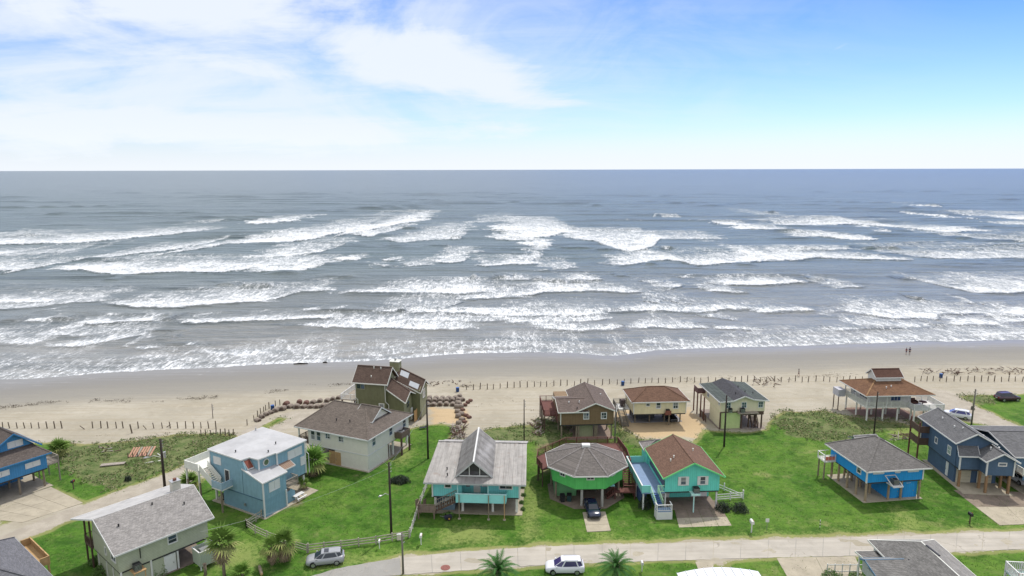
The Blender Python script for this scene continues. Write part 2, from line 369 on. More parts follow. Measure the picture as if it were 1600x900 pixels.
swash = t.math('MULTIPLY', t.ss(t.noise(t.mapv(pos, (.16, 1.3, 1), (0, 0, R(4))), 1, 6, .7, .5), .60, .68), t.ss(wet, .66, .86))
sand = t.mix(t.math('MULTIPLY', swash, .5), sand, (.5, .5, .48))
sand = t.mix(t.ss(t.math('ADD', t.attr('dirt'), t.math('MULTIPLY', t.math('SUBTRACT', mid, .5), .9)), .35, .75), sand, (.45, .34, .205))
# gravel road
grv = t.mix(t.ss(mid, .35, .7), (.32, .285, .23), (.40, .36, .295)); grv = t.mix(t.ss(fin, .5, .75), grv, (.27, .25, .21))
col = t.mix(t.ss(t.math('ADD', t.attr('gravel'), t.math('MULTIPLY', t.math('SUBTRACT', fin, .5), .7)), .38, .62), sand, grv)
# lawn
lw = t.mix(t.ss(mid, .34, .66), (.036, .104, .010), (.068, .165, .018))
lw = t.mix(t.ss(big, .42, .62), lw, (.100, .190, .026))
clump = t.noise(t.mapv(pos, (1, 1, 1), (0, 0, .4)), 1.6, 5, .75)
lw = t.mix(t.math('MULTIPLY', t.ss(clump, .50, .68), .60), lw, (.125, .235, .034))
lw = t.mix(t.math('MULTIPLY', t.ss(clump, .50, .32), .6), lw, (.026, .062, .010))
lw = t.mix(t.math('MULTIPLY', t.ss(fin, .50, .66), .5), lw, (.028, .070, .010))
lw = t.mix(t.math('MULTIPLY', t.ss(vf, .45, .8), .45), lw, (.045, .090, .015))
dry = t.noise(t.mapv(pos, (1, 1, 1), loc=(40, 9, 0)), .16, 5, .68)
lw = t.mix(t.math('MULTIPLY', t.ss(dry, .52, .70), .45), lw, (.185, .235, .060))
mow = t.noise(t.mapv(pos, (.08, 1.7, 1), (0, 0, R(80))), 1, 3, .5)
worn = t.noise(t.mapv(pos, (1, 1, 1), loc=(3, 33, 5)), .22, 6, .72)
lw = t.mix(t.math('MULTIPLY', t.ss(worn, .58, .70), .45), lw, (.30, .27, .13))
lw = t.mix(t.math('MULTIPLY', t.ss(t.noise(t.mapv(pos, (1, 1, 1), loc=(9, 2, 1)), .9, 6, .75), .48, .64), .42), lw, (.120, .150, .050))
pat = t.noise(t.mapv(pos, (1, 1, 1), loc=(7, 70, 0)), .28, 6, .7)
lw = t.mix(t.math('MULTIPLY', t.ss(pat, .50, .64), .6), lw, (.022, .066, .008))
lw = t.mix(t.math('MULTIPLY', t.ss(mow, .54, .66), .25), lw, (.05, .12, .02))
lw = t.mix(t.math('MULTIPLY', t.ss(t.math('ADD', t.attr('worn'), t.math('MULTIPLY', t.math('SUBTRACT', clump, .5), 1.6)), .35, 1.0), .75), lw, (.235, .275, .085))
scr = t.mix(t.ss(mid, .36, .62), (.070, .115, .030), (.150, .170, .070)); scr = t.mix(t.ss(fin, .50, .74), scr, (.21, .175, .105))
scr = t.mix(t.math('MULTIPLY', t.ss(clump, .48, .36), .7), scr, (.03, .06, .015))
grass = t.mix(t.ss(t.math('ADD', t.attr('scrub'), t.math('MULTIPLY', t.math('SUBTRACT', mid, .5), .9)), .35, .65), lw, scr)
la = t.math('ADD', t.attr('lawn'), t.math('MULTIPLY', t.math('SUBTRACT', clump, .5), 1.0))
edge = t.math('MULTIPLY', t.ss(la, .30, .62), t.ss(t.attr('lawn'), 1.0, .75))
col = t.mix(t.ss(la, .40, .58), col, grass)
col = t.mix(t.math('MULTIPLY', edge, .55), col, (.30, .27, .12))
col = t.mix(t.math('MULTIPLY', t.ss(t.attr('mulch'), .3, .8), t.ss(mid, .35, .6)), col, (.20, .145, .095))
rough = t.ss(wetn, .55, .95, .95, .42)
rough = t.math('MAXIMUM', rough, t.math('MULTIPLY', t.attr('lawn'), .95))
p = t.node('ShaderNodeBsdfPrincipled'); t.put(p.inputs['Base Color'], col); t.put(p.inputs['Roughness'], rough)
t.put(p.inputs['Specular IOR Level'], t.ss(wetn, .5, .9, .12, .36))
hh = t.math('ADD', t.math('MULTIPLY', fin, .6), t.math('ADD', t.math('MULTIPLY', vf, .4), t.math('MULTIPLY', ruts, .5)))
hh = t.math('MULTIPLY', hh, t.ss(wetn, .9, .3, .03, 1.))
t.put(p.inputs['Normal'], t.bump(hh, .6, .22))
o = t.node('ShaderNodeOutputMaterial'); t.l.new(p.outputs[0], o.inputs[0])
ground = grid_mesh('ground', GX, GY, GZ, gm, {'lawn': a_lawn, 'scrub': a_scrub, 'dirt': a_dirt, 'gravel': a_grav, 'mulch': a_mulch, 'worn': a_worn, 'wet': a_wet})

# ================================================================ THE SEA
# foam fronts: lower (shoreward) edge of every breaker, read off in four quarters of the surf; (quarter, edge, depth, strength)
FOAM = [
 (0, [(0,230),(230,225),(420,215),(640,195),(800,180),(1040,150)], [40,50,55,40,32,10], .9), (0, [(0,275),(80,262),(250,235),(340,225)], 26, .75),
 (0, [(0,370),(60,355),(200,335),(330,310),(440,285),(600,280),(740,285),(850,250),(960,225),(1100,225),(1241,220)], [55,50,45,45,45,45,45,45,50,55,60], .8),
 (0, [(0,320),(150,290),(300,260),(420,250)], 40, .45), (0, [(230,350),(400,350),(560,380),(700,370),(850,360),(1060,365),(1180,350),(1241,335)], [20,40,60,50,55,60,55,50], .95),
 (0, [(840,130),(1060,115)], 16, .35), (0, [(1160,125),(1241,122)], 16, 1), (0, [(0,545),(180,530),(330,510),(480,500)], 60, .55), (0, [(0,505),(200,508),(330,490)], 28, .85),
 (0, [(490,505),(560,515),(660,535),(820,535),(940,525),(1060,520),(1241,505)], [5,20,50,60,75,85,60], .8), (0, [(130,565),(250,545),(330,530)], 14, .5), (0, [(270,470),(370,445)], 14, .7),
 (0, [(120,600),(210,600)], 18, 1), (0, [(370,612),(480,615),(600,605),(690,600),(780,598)], 22, .95), (0, [(840,605),(980,610),(1100,605),(1241,600)], 22, 1), (0, [(900,580),(1060,560)], 9, .5),
 (0, [(0,705),(60,708),(220,700)], 75, .5), (0, [(110,715),(180,712),(215,700)], 18, .95), (0, [(230,720),(400,720),(600,715),(700,660)], [20,60,60,40], .75), (0, [(150,670),(400,670),(560,650)], 70, .42),
 (0, [(640,725),(700,732),(750,722)], 16, 1), (0, [(900,718),(985,715)], 14, 1), (0, [(985,745),(1080,760),(1200,770),(1241,760)], [8,35,65,65], .6),
 (0, [(0,800),(300,800),(600,780)], 16, .25), (0, [(0,872),(300,855),(600,835),(900,818),(1241,800)], [80,80,60,60,60], .42), (0, [(600,780),(900,790),(1241,790)], 60, .36),
 (1, [(0,125),(160,115)], 30, .9), (1, [(0,220),(100,222),(250,205),(380,190),(430,165),(700,125),(805,110)], [70,80,80,60,50,60,45], .95), (1, [(480,180),(560,188),(640,165),(700,150)], 40, .8),
 (1, [(610,205),(700,215),(860,205),(990,200),(1030,160)], [15,50,85,80,30], .62), (1, [(1050,120),(1241,110)], 35, .35), (1, [(1130,160),(1241,160)], 26, .9), (1, [(1140,200),(1241,205)], 26, .8),
 (1, [(0,290),(120,285),(290,270),(450,220)], [55,60,55,20], .68), (1, [(0,360),(100,362),(230,355),(340,320)], [60,65,65,30], .9), (1, [(385,300),(490,302)], 22, 1), (1, [(630,305),(690,303)], 14, 1),
 (1, [(540,340),(620,330)], 26, .6), (1, [(680,335),(850,325)], 30, .5), (1, [(830,300),(920,315),(1000,310),(1070,270)], [15,60,65,25], .75), (1, [(1060,330),(1120,340),(1241,320)], 32, .75),
 (1, [(0,508),(100,490),(200,460),(350,450)], 36, .7), (1, [(390,465),(550,462),(700,462),(850,462),(960,470),(1140,450)], [15,25,38,42,62,40], .9), (1, [(590,545),(700,550),(900,540),(1000,500)], 90, .45),
 (1, [(1000,495),(1241,480)], 50, .6), (1, [(260,548),(325,548)], 15, 1), (1, [(395,550),(435,545)], 15, 1), (1, [(585,556),(680,553)], 15, 1), (1, [(730,555),(980,558),(1241,572)], 22, .9),
 (1, [(0,600),(100,600),(250,590),(410,580)], 24, .85), (1, [(255,625),(400,632),(520,636),(700,632),(800,642),(950,640),(1055,632)], [8,45,55,55,60,55,20], .85), (1, [(700,600),(1000,600),(1241,590)], 42, .6),
 (1, [(0,770),(200,775),(380,770)], 75, .45), (1, [(480,755),(600,765),(750,750),(840,740)], 55, .5), (1, [(840,740),(1241,720)], 42, .4),
 (2, [(0,195),(100,200),(200,185),(240,170),(320,165)], [95,100,90,60,30], .85), (2, [(60,230),(130,240),(180,230)], 60, .8), (2, [(50,300),(140,290),(160,260)], 55, .6),
 (2, [(270,195),(400,210),(500,250),(580,262),(680,240),(720,200),(760,195)], [30,60,100,100,80,40,15], .85), (2, [(640,200),(850,200),(1050,200)], 38, .5), (2, [(740,92),(830,92)], 7, .55), (2, [(580,110),(640,115)], 8, .4),
 (2, [(990,128),(1150,128)], 18, .8), (2, [(1130,155),(1241,160)], 40, .85), (2, [(1080,260),(1241,290)], 45, .6), (2, [(0,325),(140,320)], 28, .8), (2, [(150,355),(300,340)], 45, .5),
 (2, [(465,322),(540,328),(700,305),(760,300),(900,328),(1050,320),(1241,305)], [12,45,50,45,45,45,50], .85), (2, [(720,250),(780,252)], 8, .9), (2, [(0,398),(90,398)], 14, .8), (2, [(270,410),(440,395)], 25, .8),
 (2, [(0,475),(100,470),(150,455),(250,460),(400,455),(550,465),(640,455)], [20,30,45,45,40,30,10], .9), (2, [(630,410),(740,410)], 13, .5), (2, [(710,455),(850,420)], 26, .6), (2, [(660,500),(780,525)], 22, .6),
 (2, [(640,480),(900,500)], 60, .28), (2, [(800,515),(865,515)], 12, .75), (2, [(850,390),(930,388)], 12, .6), (2, [(970,418),(1120,425),(1241,425)], [10,30,35], .85), (2, [(970,455),(1120,458)], 22, .7),
 (2, [(0,605),(100,605),(250,605),(400,595),(500,580)], 65, .58), (2, [(0,570),(300,570),(500,565)], 32, .8), (2, [(520,560),(700,550),(900,560),(1050,545),(1170,542)], 26, .85), (2, [(900,575),(1120,600)], 32, .4),
 (2, [(130,635),(300,640),(480,640),(530,635)], 26, .82), (2, [(100,620),(300,620)], 40, .4), (2, [(590,635),(750,632),(940,630)], [12,60,20], .75), (2, [(980,635),(1170,638)], 11, .9), (2, [(1180,555),(1241,560)], 30, .8),
 (2, [(640,700),(850,718),(1241,712)], 42, .5), (2, [(0,740),(200,738),(400,745)], 95, .38), (2, [(450,720),(620,730)], 60, .35),
 (3, [(780,42),(855,42)], 8, .9), (3, [(650,25),(690,25)], 5, .5), (3, [(835,92),(920,102),(1015,102)], 22, .95), (3, [(1075,92),(1160,100),(1241,105)], 23, .95), (3, [(1165,128),(1241,128)], 11, .8),
 (3, [(0,158),(130,155)], 24, .8), (3, [(60,135),(230,135),(430,125)], 30, .6), (3, [(240,128),(430,128)], 20, .8), (3, [(470,130),(560,150),(620,165),(700,150),(860,165),(1100,160)], [30,42,45,55,36,20], .8),
 (3, [(0,80),(170,90)], 30, .3), (3, [(140,190),(270,195),(420,205),(560,200)], [6,35,48,10], .88), (3, [(900,190),(1100,200),(1241,215)], 40, .48),
 (3, [(0,300),(150,305),(250,290),(450,300),(700,300)], [60,55,40,35,15], .85), (3, [(130,255),(450,250)], 14, .7), (3, [(640,275),(800,290),(1000,300),(1241,295)], 45, .68), (3, [(0,425),(160,412)], 36, .85),
 (3, [(210,410),(330,440),(490,430)], [15,45,20], .5), (3, [(740,400),(860,430),(1000,460),(1180,465),(1241,455)], [15,50,75,80,70], .75), (3, [(0,560),(210,548)], 28, .8),
 (3, [(360,552),(500,570),(620,590),(800,585),(850,560),(1241,570)], [8,45,90,72,50,40], .7), (3, [(290,570),(420,620),(600,630),(700,630),(870,625)], [10,50,50,30,12], .6),
 (3, [(870,610),(930,618),(1000,615),(1180,615)], 26, .85), (3, [(1180,608),(1241,605)], 30, .9), (3, [(960,490),(1050,540),(1160,575),(1241,570)], 26, .7), (3, [(280,640),(430,635)], 13, .8), (3, [(0,633),(100,633)], 9, .5),
 (3, [(0,705),(300,695),(700,685),(1241,678)], 60, .5), (3, [(930,655),(1020,668),(1241,660)], 16, .7),
]
# dark unbroken wave faces: (quarter, x0, x1, y, height)
FACES = [(0,215,300,80,.9),(0,740,920,84,.5),(0,460,640,105,.5),(0,190,440,132,.5),(0,60,190,182,.8),(0,1040,1140,426,.9),(0,1160,1240,436,1.2),(0,0,120,597,.9),(0,220,365,592,1.1),(0,780,840,592,1.),(0,750,840,684,.5),(0,400,640,192,.5),
 (0,590,660,275,.6),(0,340,600,303,.6),(0,500,580,397,.6),(0,800,900,712,.4),(1,0,75,434,1.2),(1,240,590,549,.9),(1,680,730,548,1.),(1,700,790,148,.9),(1,560,680,182,.7),(1,620,720,232,.7),(1,810,950,235,.8),(1,1040,1070,390,1.),(1,1140,1240,390,1.2),(1,50,210,367,.9),(1,280,480,383,.6),
 (1,940,1000,195,.8),(1,100,260,628,.4),(1,0,130,224,.5),(2,160,270,408,1.2),(2,280,360,408,1.1),(2,380,440,38,.8),(2,700,830,86,.45),(2,720,790,246,1.1),(2,220,400,247,.8),(2,400,520,252,.8),(2,980,1020,125,.9),(2,90,160,398,1.),(2,0,60,392,.9),(2,500,560,378,.5),(2,640,700,320,.6),(2,1080,1170,323,.6),(2,480,560,638,.5),
 (3,0,50,72,.9),(3,180,360,98,.6),(3,120,290,248,1.),(3,440,560,245,1.1),(3,575,640,247,1.2),(3,900,1000,197,1.),(3,640,740,395,.9),(3,720,755,494,.9),(3,420,700,634,.7),(3,800,880,620,.7),(3,30,80,123,.8),(3,640,700,160,.7),(3,740,860,36,.9),(3,1100,1240,8,.8),(3,210,280,400,.9),(3,880,1240,235,.5),(3,960,1200,320,.5),(3,1050,1240,575,.7)]
K = 3.1025
def seag(q, x, y): return G(q*400+x/K, 310+y/K, SEA)
rows = [118.]
while rows[-1] < 1500: rows.append(rows[-1]+max(.40, rows[-1]**2/(683*48)*.42))
while rows[-1] < 90000: rows.append(rows[-1]*1.06)
rows = np.array(rows)
cols = np.concatenate([np.linspace(-3.0, -.86, 26)[:-1], np.linspace(-.86, .86, 860), np.linspace(.86, 3.0, 26)[1:]])
SY, SC = np.meshgrid(rows, cols, indexing='ij'); SX = SC*SY
F_ = np.zeros(SX.shape, np.float32); HZ = np.zeros(SX.shape, np.float32)
inx = (np.abs(SC) < .9) & (SY < 1300)
nwarp = fbm(SX, SY*1.0, .10, 3)*1.0; nfine = fbm(SX, SY*1.2, .45, 11); nw2 = fbm(SX, SY, .035, 15)
def rng_rows(ylo, yhi): return slice(max(0, np.searchsorted(rows, ylo)-1), np.searchsorted(rows, yhi)+1)
for q, e, dep, s in FOAM:
    dep = list(dep) if hasattr(dep, '__len__') else [dep]*len(e); dep = dep[:len(e)]+[dep[-1]]*(len(e)-len(dep)); e = list(e); lo_open = e[0][0] == 0; hi_open = e[-1][0] == 1241
    if lo_open: e = [((-500 if q == 0 else -60), e[0][1])]+e; dep = [dep[0]]+dep
    if hi_open: e = e+[((1900 if q == 3 else 1300), e[-1][1])]; dep = dep+[dep[-1]]
    pts = np.array([seag(q, *a) for a in e]); o_ = np.argsort(pts[:, 0]); pts = pts[o_]
    dl = dep if hasattr(dep, '__len__') else [dep]*len(e)
    th = np.array([seag(q, a[0], a[1]-d_)[1]-seag(q, *a)[1] for a, d_ in zip(e, dl)])[o_]
    sl = rng_rows(pts[:, 1].min()-12, (pts[:, 1]+th).max()+15)
    x = SX[sl]; y = SY[sl]
    dist = pts[:, 1].mean()
    ye = np.interp(x, pts[:, 0], pts[:, 1])+(nwarp[sl]*.010+nfine[sl]*.006)*dist
    tt = np.interp(x, pts[:, 0], th)*(1.22+.4*nw2[sl]+.35*nwarp[sl])
    d = y-ye; L_ = pts[-1, 0]-pts[0, 0]
    xw = x+nwarp[sl]*.03*dist+nfine[sl]*.012*dist; ew = L_*.09+2.5
    ends = (np.clip((xw-pts[0, 0])/(dist*(.001 if q == 0 else .035))+.3, 0, 1) if lo_open else np.clip((xw-pts[0, 0])/ew+.25, 0, 1))*(np.clip((pts[-1, 0]-xw)/(dist*(.001 if q == 3 else .035))+.3, 0, 1) if hi_open else np.clip((pts[-1, 0]-xw)/ew+.25, 0, 1))
    rel = d/np.maximum(tt, .5)
    m = np.clip(d/1.0+.5, 0, 1)*np.clip(1.05-.72*rel, 0, 1)*ends**.6*s
    m = np.maximum(m, np.clip(d/1.0+.5, 0, 1)*np.clip(1-d/np.maximum(tt*2.8, 1.), 0, 1)*.42*ends*s*(1+.9*nw2[sl]))
    m = m*(1+.22*nfine[sl]+.15*nwarp[sl])
    F_[sl] = np.maximum(F_[sl], m)+.25*np.minimum(F_[sl], m)
    # the wave that is breaking: steep shoreward face just in front of the foam
    amp = (.35+.0011*dist)*min(1, np.mean(th)/8+.5)*s*np.clip((dist-165)/60, .12, 1)
    HZ[sl] = np.maximum(HZ[sl], amp*ends*np.where(d < 0, np.exp(-(d/1.3)**2), np.exp(-(d/9.)**2)))
for q, x0, x1, y0, hgt in FACES:
    a = seag(q, x0, y0); b = seag(q, x1, y0); yc = a[1]; xc = (a[0]+b[0])/2; hw = (b[0]-a[0])/2
    sl = rng_rows(yc-25, yc+50); x = SX[sl]; y = SY[sl]
    d = y-yc-nwarp[sl]*.008*yc; e = np.exp(-np.clip(np.abs((x-xc)/hw), 0, 3)**3)
    w_ = 1.0+yc*.0042
    HZ[sl] = np.maximum(HZ[sl], hgt*(.55+.0024*yc)*e*np.where(d < 0, np.exp(-(d/w_)**2), np.exp(-(d/(w_*5))**2)))
# shoreline wash
dsh = SY-ws(SX)-nfine*.9
n_sh = fbm(SX, SY, .06, 27)
sh = np.clip(dsh/.6+.5, 0, 1)*np.clip(1.05-dsh/(3.6+3.0*n_sh), 0, 1)**.6*(.72+.25*nfine)
sh = np.maximum(sh, np.clip(dsh, 0, 1)*np.clip(1-dsh/17, 0, 1)*(.27+.20*nfine+.38*n_sh))
F_ = np.where(SY < 260, np.maximum(F_, sh), F_)
# rows of swell everywhere
ds = np.clip((SY-ws(SX))/70, 0, 1)
def swell(lam, seed, sharp, warp, amp, fx, fy):
    ph = 2*math.pi*(SY+warp*fbm(SX, SY, fx, seed, 3))/lam
    am = np.clip(.45+1.1*wn(SX*fx*2.2, SY*fy, 1, seed+5), 0, 1.4)
    return amp*am*(np.exp(sharp*(np.sin(ph)-1)))
fade = np.clip(1.4-SY/1200, .0, 1)
HZ = HZ+ds*fade*(swell(23, 2, 2.4, 26, .50, .010, .035)+swell(11, 7, 1.8, 14, .22, .02, .06))+np.clip(SY/300-.6, 0, 1)*fade*swell(47, 12, 3.2, 60, 1.15, .005, .02)+np.clip(SY/450-.7, 0, 1)*np.clip(1.6-SY/2500, 0, 1)*swell(71, 19, 5, 90, 2.1, .0035, .012)
HZ = HZ+ds*fade*nfine*.05
depthc = np.clip((SY-ws(SX))/230, 0, 1)
F_ = np.clip(F_, 0, 1.25)
wm = bpy.data.materials.new('sea_water'); wm.use_nodes = True; wm.node_tree.nodes.clear(); t = NT(wm.node_tree)
pos = t.node('ShaderNodeNewGeometry').outputs['Position']
dp = t.attr('offshore')
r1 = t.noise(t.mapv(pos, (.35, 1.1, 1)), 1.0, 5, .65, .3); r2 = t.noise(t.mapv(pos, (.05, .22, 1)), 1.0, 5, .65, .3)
r3 = t.noise(t.mapv(pos, (.006, .03, 1)), 1.0, 5, .6)
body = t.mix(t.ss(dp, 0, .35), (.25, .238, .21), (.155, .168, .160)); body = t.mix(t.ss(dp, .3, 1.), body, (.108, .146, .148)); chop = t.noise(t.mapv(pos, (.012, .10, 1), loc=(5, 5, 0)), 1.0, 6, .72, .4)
chop_shade_fine = t.noise(t.mapv(pos, (.10, .55, 1)), 1.0, 5, .7, .4)
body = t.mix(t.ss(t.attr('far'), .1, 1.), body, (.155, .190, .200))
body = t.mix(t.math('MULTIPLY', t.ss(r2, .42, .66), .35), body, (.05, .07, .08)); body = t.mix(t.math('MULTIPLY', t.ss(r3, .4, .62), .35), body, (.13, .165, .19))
body = t.mix(t.math('MULTIPLY', t.ss(chop, .50, .64), .55), body, (.055, .078, .085)); body = t.mix(t.math('MULTIPLY', t.ss(chop_shade_fine, .52, .66), .35), body, (.06, .08, .082)); body = t.mix(t.math('MULTIPLY', t.ss(chop, .46, .34), .4), body, (.20, .225, .225))  # chop streaks: wind patch colour plus wave shading painted into the water
fa = t.attr('foam')
f1 = t.noise(t.mapv(pos, (.85, .20, 1)), 1.0, 6, .78, .9); f2 = t.noise(t.mapv(pos, (1.6, .75, 1), (0, 0, .3)), 1.0, 5, .75, .6); f3 = t.noise(t.mapv(pos, (.13, .07, 1)), 1.0, 6, .65, 1.2)
fn = t.math('ADD', t.math('MULTIPLY', f1, .50), t.math('ADD', t.math('MULTIPLY', f2, .28), t.math('MULTIPLY', f3, .22)))
fv = t.math('ADD', fa, t.math('MULTIPLY', t.math('SUBTRACT', fn, .5), 5.6))
grain = t.noise(t.mapv(pos, (2.6, .9, 1), (0, 0, -.25)), 1.0, 4, .8, .8)
fm = t.math('MULTIPLY', t.ss(t.math('ADD', fv, t.math('MULTIPLY', t.math('SUBTRACT', grain, .5), 1.6)), .05, .86), t.ss(fa, .02, .22))
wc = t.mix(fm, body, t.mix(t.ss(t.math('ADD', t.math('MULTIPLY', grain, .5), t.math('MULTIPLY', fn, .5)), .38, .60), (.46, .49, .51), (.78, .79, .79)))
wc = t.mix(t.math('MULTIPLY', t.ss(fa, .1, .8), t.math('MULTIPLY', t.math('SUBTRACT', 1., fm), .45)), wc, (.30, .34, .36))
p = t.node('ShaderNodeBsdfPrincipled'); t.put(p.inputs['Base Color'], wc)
t.put(p.inputs['Roughness'], t.math('ADD', .30, t.math('MULTIPLY', fm, .6))); p.inputs['IOR'].default_value = 1.333
t.put(p.inputs['Specular IOR Level'], t.math('MULTIPLY', t.math('SUBTRACT', 1., fm), t.ss(dp, 0, 1, .34, .17)))
hb = t.math('ADD', t.math('MULTIPLY', r1, 1.), t.math('ADD', t.math('ADD', t.math('MULTIPLY', r2, 4.), t.math('MULTIPLY', r3, 16.)), t.math('MULTIPLY', fm, .35)))
t.put(p.inputs['Normal'], t.bump(hb, .75, .55))
o = t.node('ShaderNodeOutputMaterial'); t.l.new(p.outputs[0], o.inputs[0])
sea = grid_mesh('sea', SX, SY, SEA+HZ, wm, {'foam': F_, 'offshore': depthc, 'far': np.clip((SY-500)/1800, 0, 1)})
sea['label'] = 'grey blue sea with rows of white breakers'

# ================================================================ STREETS
def road_strip(name, top, bot, n_gap, mat, joint=.035, z=.03, thick=.12, piece='road_slab'):
    """a road whose slabs are separate pieces, between two traced kerb lines"""
    top = [G(*a) for a in top]; bot = [G(*a) for a in bot]
    def at(pl, f):
        L = [0]
        for a, b in zip(pl, pl[1:]): L.append(L[-1]+math.dist(a, b))
        s = f*L[-1]
        for i in range(len(pl)-1):
            if s <= L[i+1] or i == len(pl)-2:
                k = (s-L[i])/(L[i+1]-L[i]); return Vector((pl[i][0]+(pl[i+1][0]-pl[i][0])*k, pl[i][1]+(pl[i+1][1]-pl[i][1])*k, 0))
    root = thing(name, '', ''); del root['label'], root['category']; root['kind'] = 'structure'
    base = MB(); N = n_gap
    for i in range(N):
        a0, a1, b0, b1 = at(top, i/N), at(top, (i+1)/N), at(bot, i/N), at(bot, (i+1)/N)
        base.slab([Vector((*q[:2], z-.02)) for q in (b0, b1, a1, a0)], .1)
        g = joint/ max(.1, (a1-a0).length)
        c0, c1, d0, d1 = a0.lerp(a1, g), a1.lerp(a0, g), b0.lerp(b1, g), b1.lerp(b0, g)
        zz = z+random.uniform(0, .012)
        k = 5; pa = []; pb = []
        for j in range(k+1):
            f = j/k; jt = (random.uniform(-.10, .10) if 0 < j < k else 0)
            q = d0.lerp(d1, f); pa.append((q.x, q.y+jt, zz)); q = c0.lerp(c1, f); pb.append((q.x, q.y-jt*.8, zz))
        MB().slab(pa+pb[::-1], thick).build(piece, mat, root)
    base.build('road_bed', asph, root)
    return root
road_strip('road', [(628, 872), (700, 864), (800, 857), (900, 852), (1000, 850.5), (1150, 845), (1300, 841), (1450, 835.5), (1600, 830), (1900, 820)],
           [(630, 898), (700, 893), (800, 886), (900, 880), (1000, 877.5), (1150, 873), (1300, 869.5), (1450, 864), (1600, 858), (1900, 850)], 30, roadm)
road_strip('side_road', [(470, 906), (520, 890), (572, 880), (600, 875), (625, 872.3)], [(440, 930), (500, 914), (556, 903), (596, 901), (627, 898.3)], 3, asph)
def pad(name, polypx, mat, nx_, ny_, z=.035, label=None, piece='slab', dark=None):
    """quad drive of separate concrete slabs with recessed joints; polypx: front-left, front-right, back-right, back-left"""
    a, b, c, d = [Vector((*G(*q), 0)) for q in polypx]
    root = thing(name, '', ''); del root['label'], root['category']; root['kind'] = 'structure'
    for i in range(nx_):
        for j in range(ny_):
            g = .018/max(.3, (b-a).length/nx_)/nx_*1.
            def pt(s, t_): return (a.lerp(b, s)).lerp(d.lerp(c, s), t_)
            s0, s1, t0, t1 = i/nx_+g, (i+1)/nx_-g, j/ny_+g, (j+1)/ny_-g
            zz = z+random.uniform(0, .01)
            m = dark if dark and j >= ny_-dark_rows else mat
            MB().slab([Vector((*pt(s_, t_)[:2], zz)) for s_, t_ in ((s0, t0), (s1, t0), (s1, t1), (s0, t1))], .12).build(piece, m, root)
    return root
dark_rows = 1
pad('driveway', [(34.7, 817), (130, 786), (80, 761), (-60, 806)], concrete, 4, 2)
pad('driveway', [(917, 832), (954.5, 830), (946, 800), (910, 801)], concrete, 1, 3, z=.08)
dark_rows = 2
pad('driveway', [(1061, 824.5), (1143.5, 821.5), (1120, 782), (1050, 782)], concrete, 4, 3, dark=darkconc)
dark_rows = 1
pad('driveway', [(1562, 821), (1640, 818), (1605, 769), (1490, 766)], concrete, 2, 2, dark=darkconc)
pad('driveway', [(1232, 905), (1352, 905), (1336, 869.5), (1213, 872)], concrete, 2, 1)
pad('path', [(1092, 893), (1114, 892), (1116, 877.5), (1086, 878)], concrete, 1, 1)

# ================================================================ HOUSE KIT (local x = along the front, local y = back)
def conv(face, pos):
    return {'F': lambda a, d, z: (a, pos-d, z), 'B': lambda a, d, z: (a, pos+d, z), 'L': lambda a, d, z: (pos-d, a, z), 'R': lambda a, d, z: (pos+d, a, z)}[face]
def fbox(mb, cv_, a0, a1, d0, d1, z0, z1):
    vs = [cv_(a, d, z) for z in (z0, z1) for a, d in ((a0, d0), (a1, d0), (a1, d1), (a0, d1))]
    return mb.add(vs, [(0, 3, 2, 1), (4, 5, 6, 7), (0, 1, 5, 4), (1, 2, 6, 5), (2, 3, 7, 6), (3, 0, 4, 7)])
def window(h, face, pos, a, z, w_, hg, fm_=None, kind='sash', pm=None, label=None):
    """framed window proud of the wall: a = centre along the wall, z = sill height"""
    cv_ = conv(face, pos); fm_ = fm_ or white; f = .12
    m = MB(); x0, x1, z0, z1 = a-w_/2, a+w_/2, z, z+hg
    fbox(m, cv_, x0-f, x0, -.02, .06, z0-f, z1+f); fbox(m, cv_, x1, x1+f, -.02, .06, z0-f, z1+f)
    fbox(m, cv_, x0, x1, -.02, .06, z1, z1+f); fbox(m, cv_, x0, x1, -.02, .09, z0-f, z0)
    wo = m.build('window', fm_, h, label=label)
    if kind == 'shutter':
        n = max(1, round(w_/1.1))
        for i in range(n):
            m = MB(); fbox(m, cv_, x0+w_*i/n+.02, x0+w_*(i+1)/n-.02, -.02, .045, z0, z1); m.build('shutter', fm_, wo)
        return wo
    n = {'sash': (1, 2), 'pair': (2, 1), 'grid': (2, 2), 'one': (1, 1), 'tri': (3, 1)}[kind]
    for i in range(n[0]):
        for j in range(n[1]):
            m = MB(); e = .025
            fbox(m, cv_, x0+w_*i/n[0]+e, x0+w_*(i+1)/n[0]-e, -.02, .02, z0+hg*j/n[1]+e, z0+hg*(j+1)/n[1]-e); m.build('pane', pm or WR.choice((glassm, glassm, glassm, blindm, blueg)), wo)
    m = MB(); fbox(m, cv_, x0, x1, -.02, .012, z0, z1); 
    for i in range(1, n[0]): fbox(m, cv_, x0+w_*i/n[0]-.025, x0+w_*i/n[0]+.025, 0, .05, z0, z1)
    for j in range(1, n[1]): fbox(m, cv_, x0, x1, 0, .052, z0+hg*j/n[1]-.025, z0+hg*j/n[1]+.025)
    m.build('muntin', fm_, wo)
    return wo
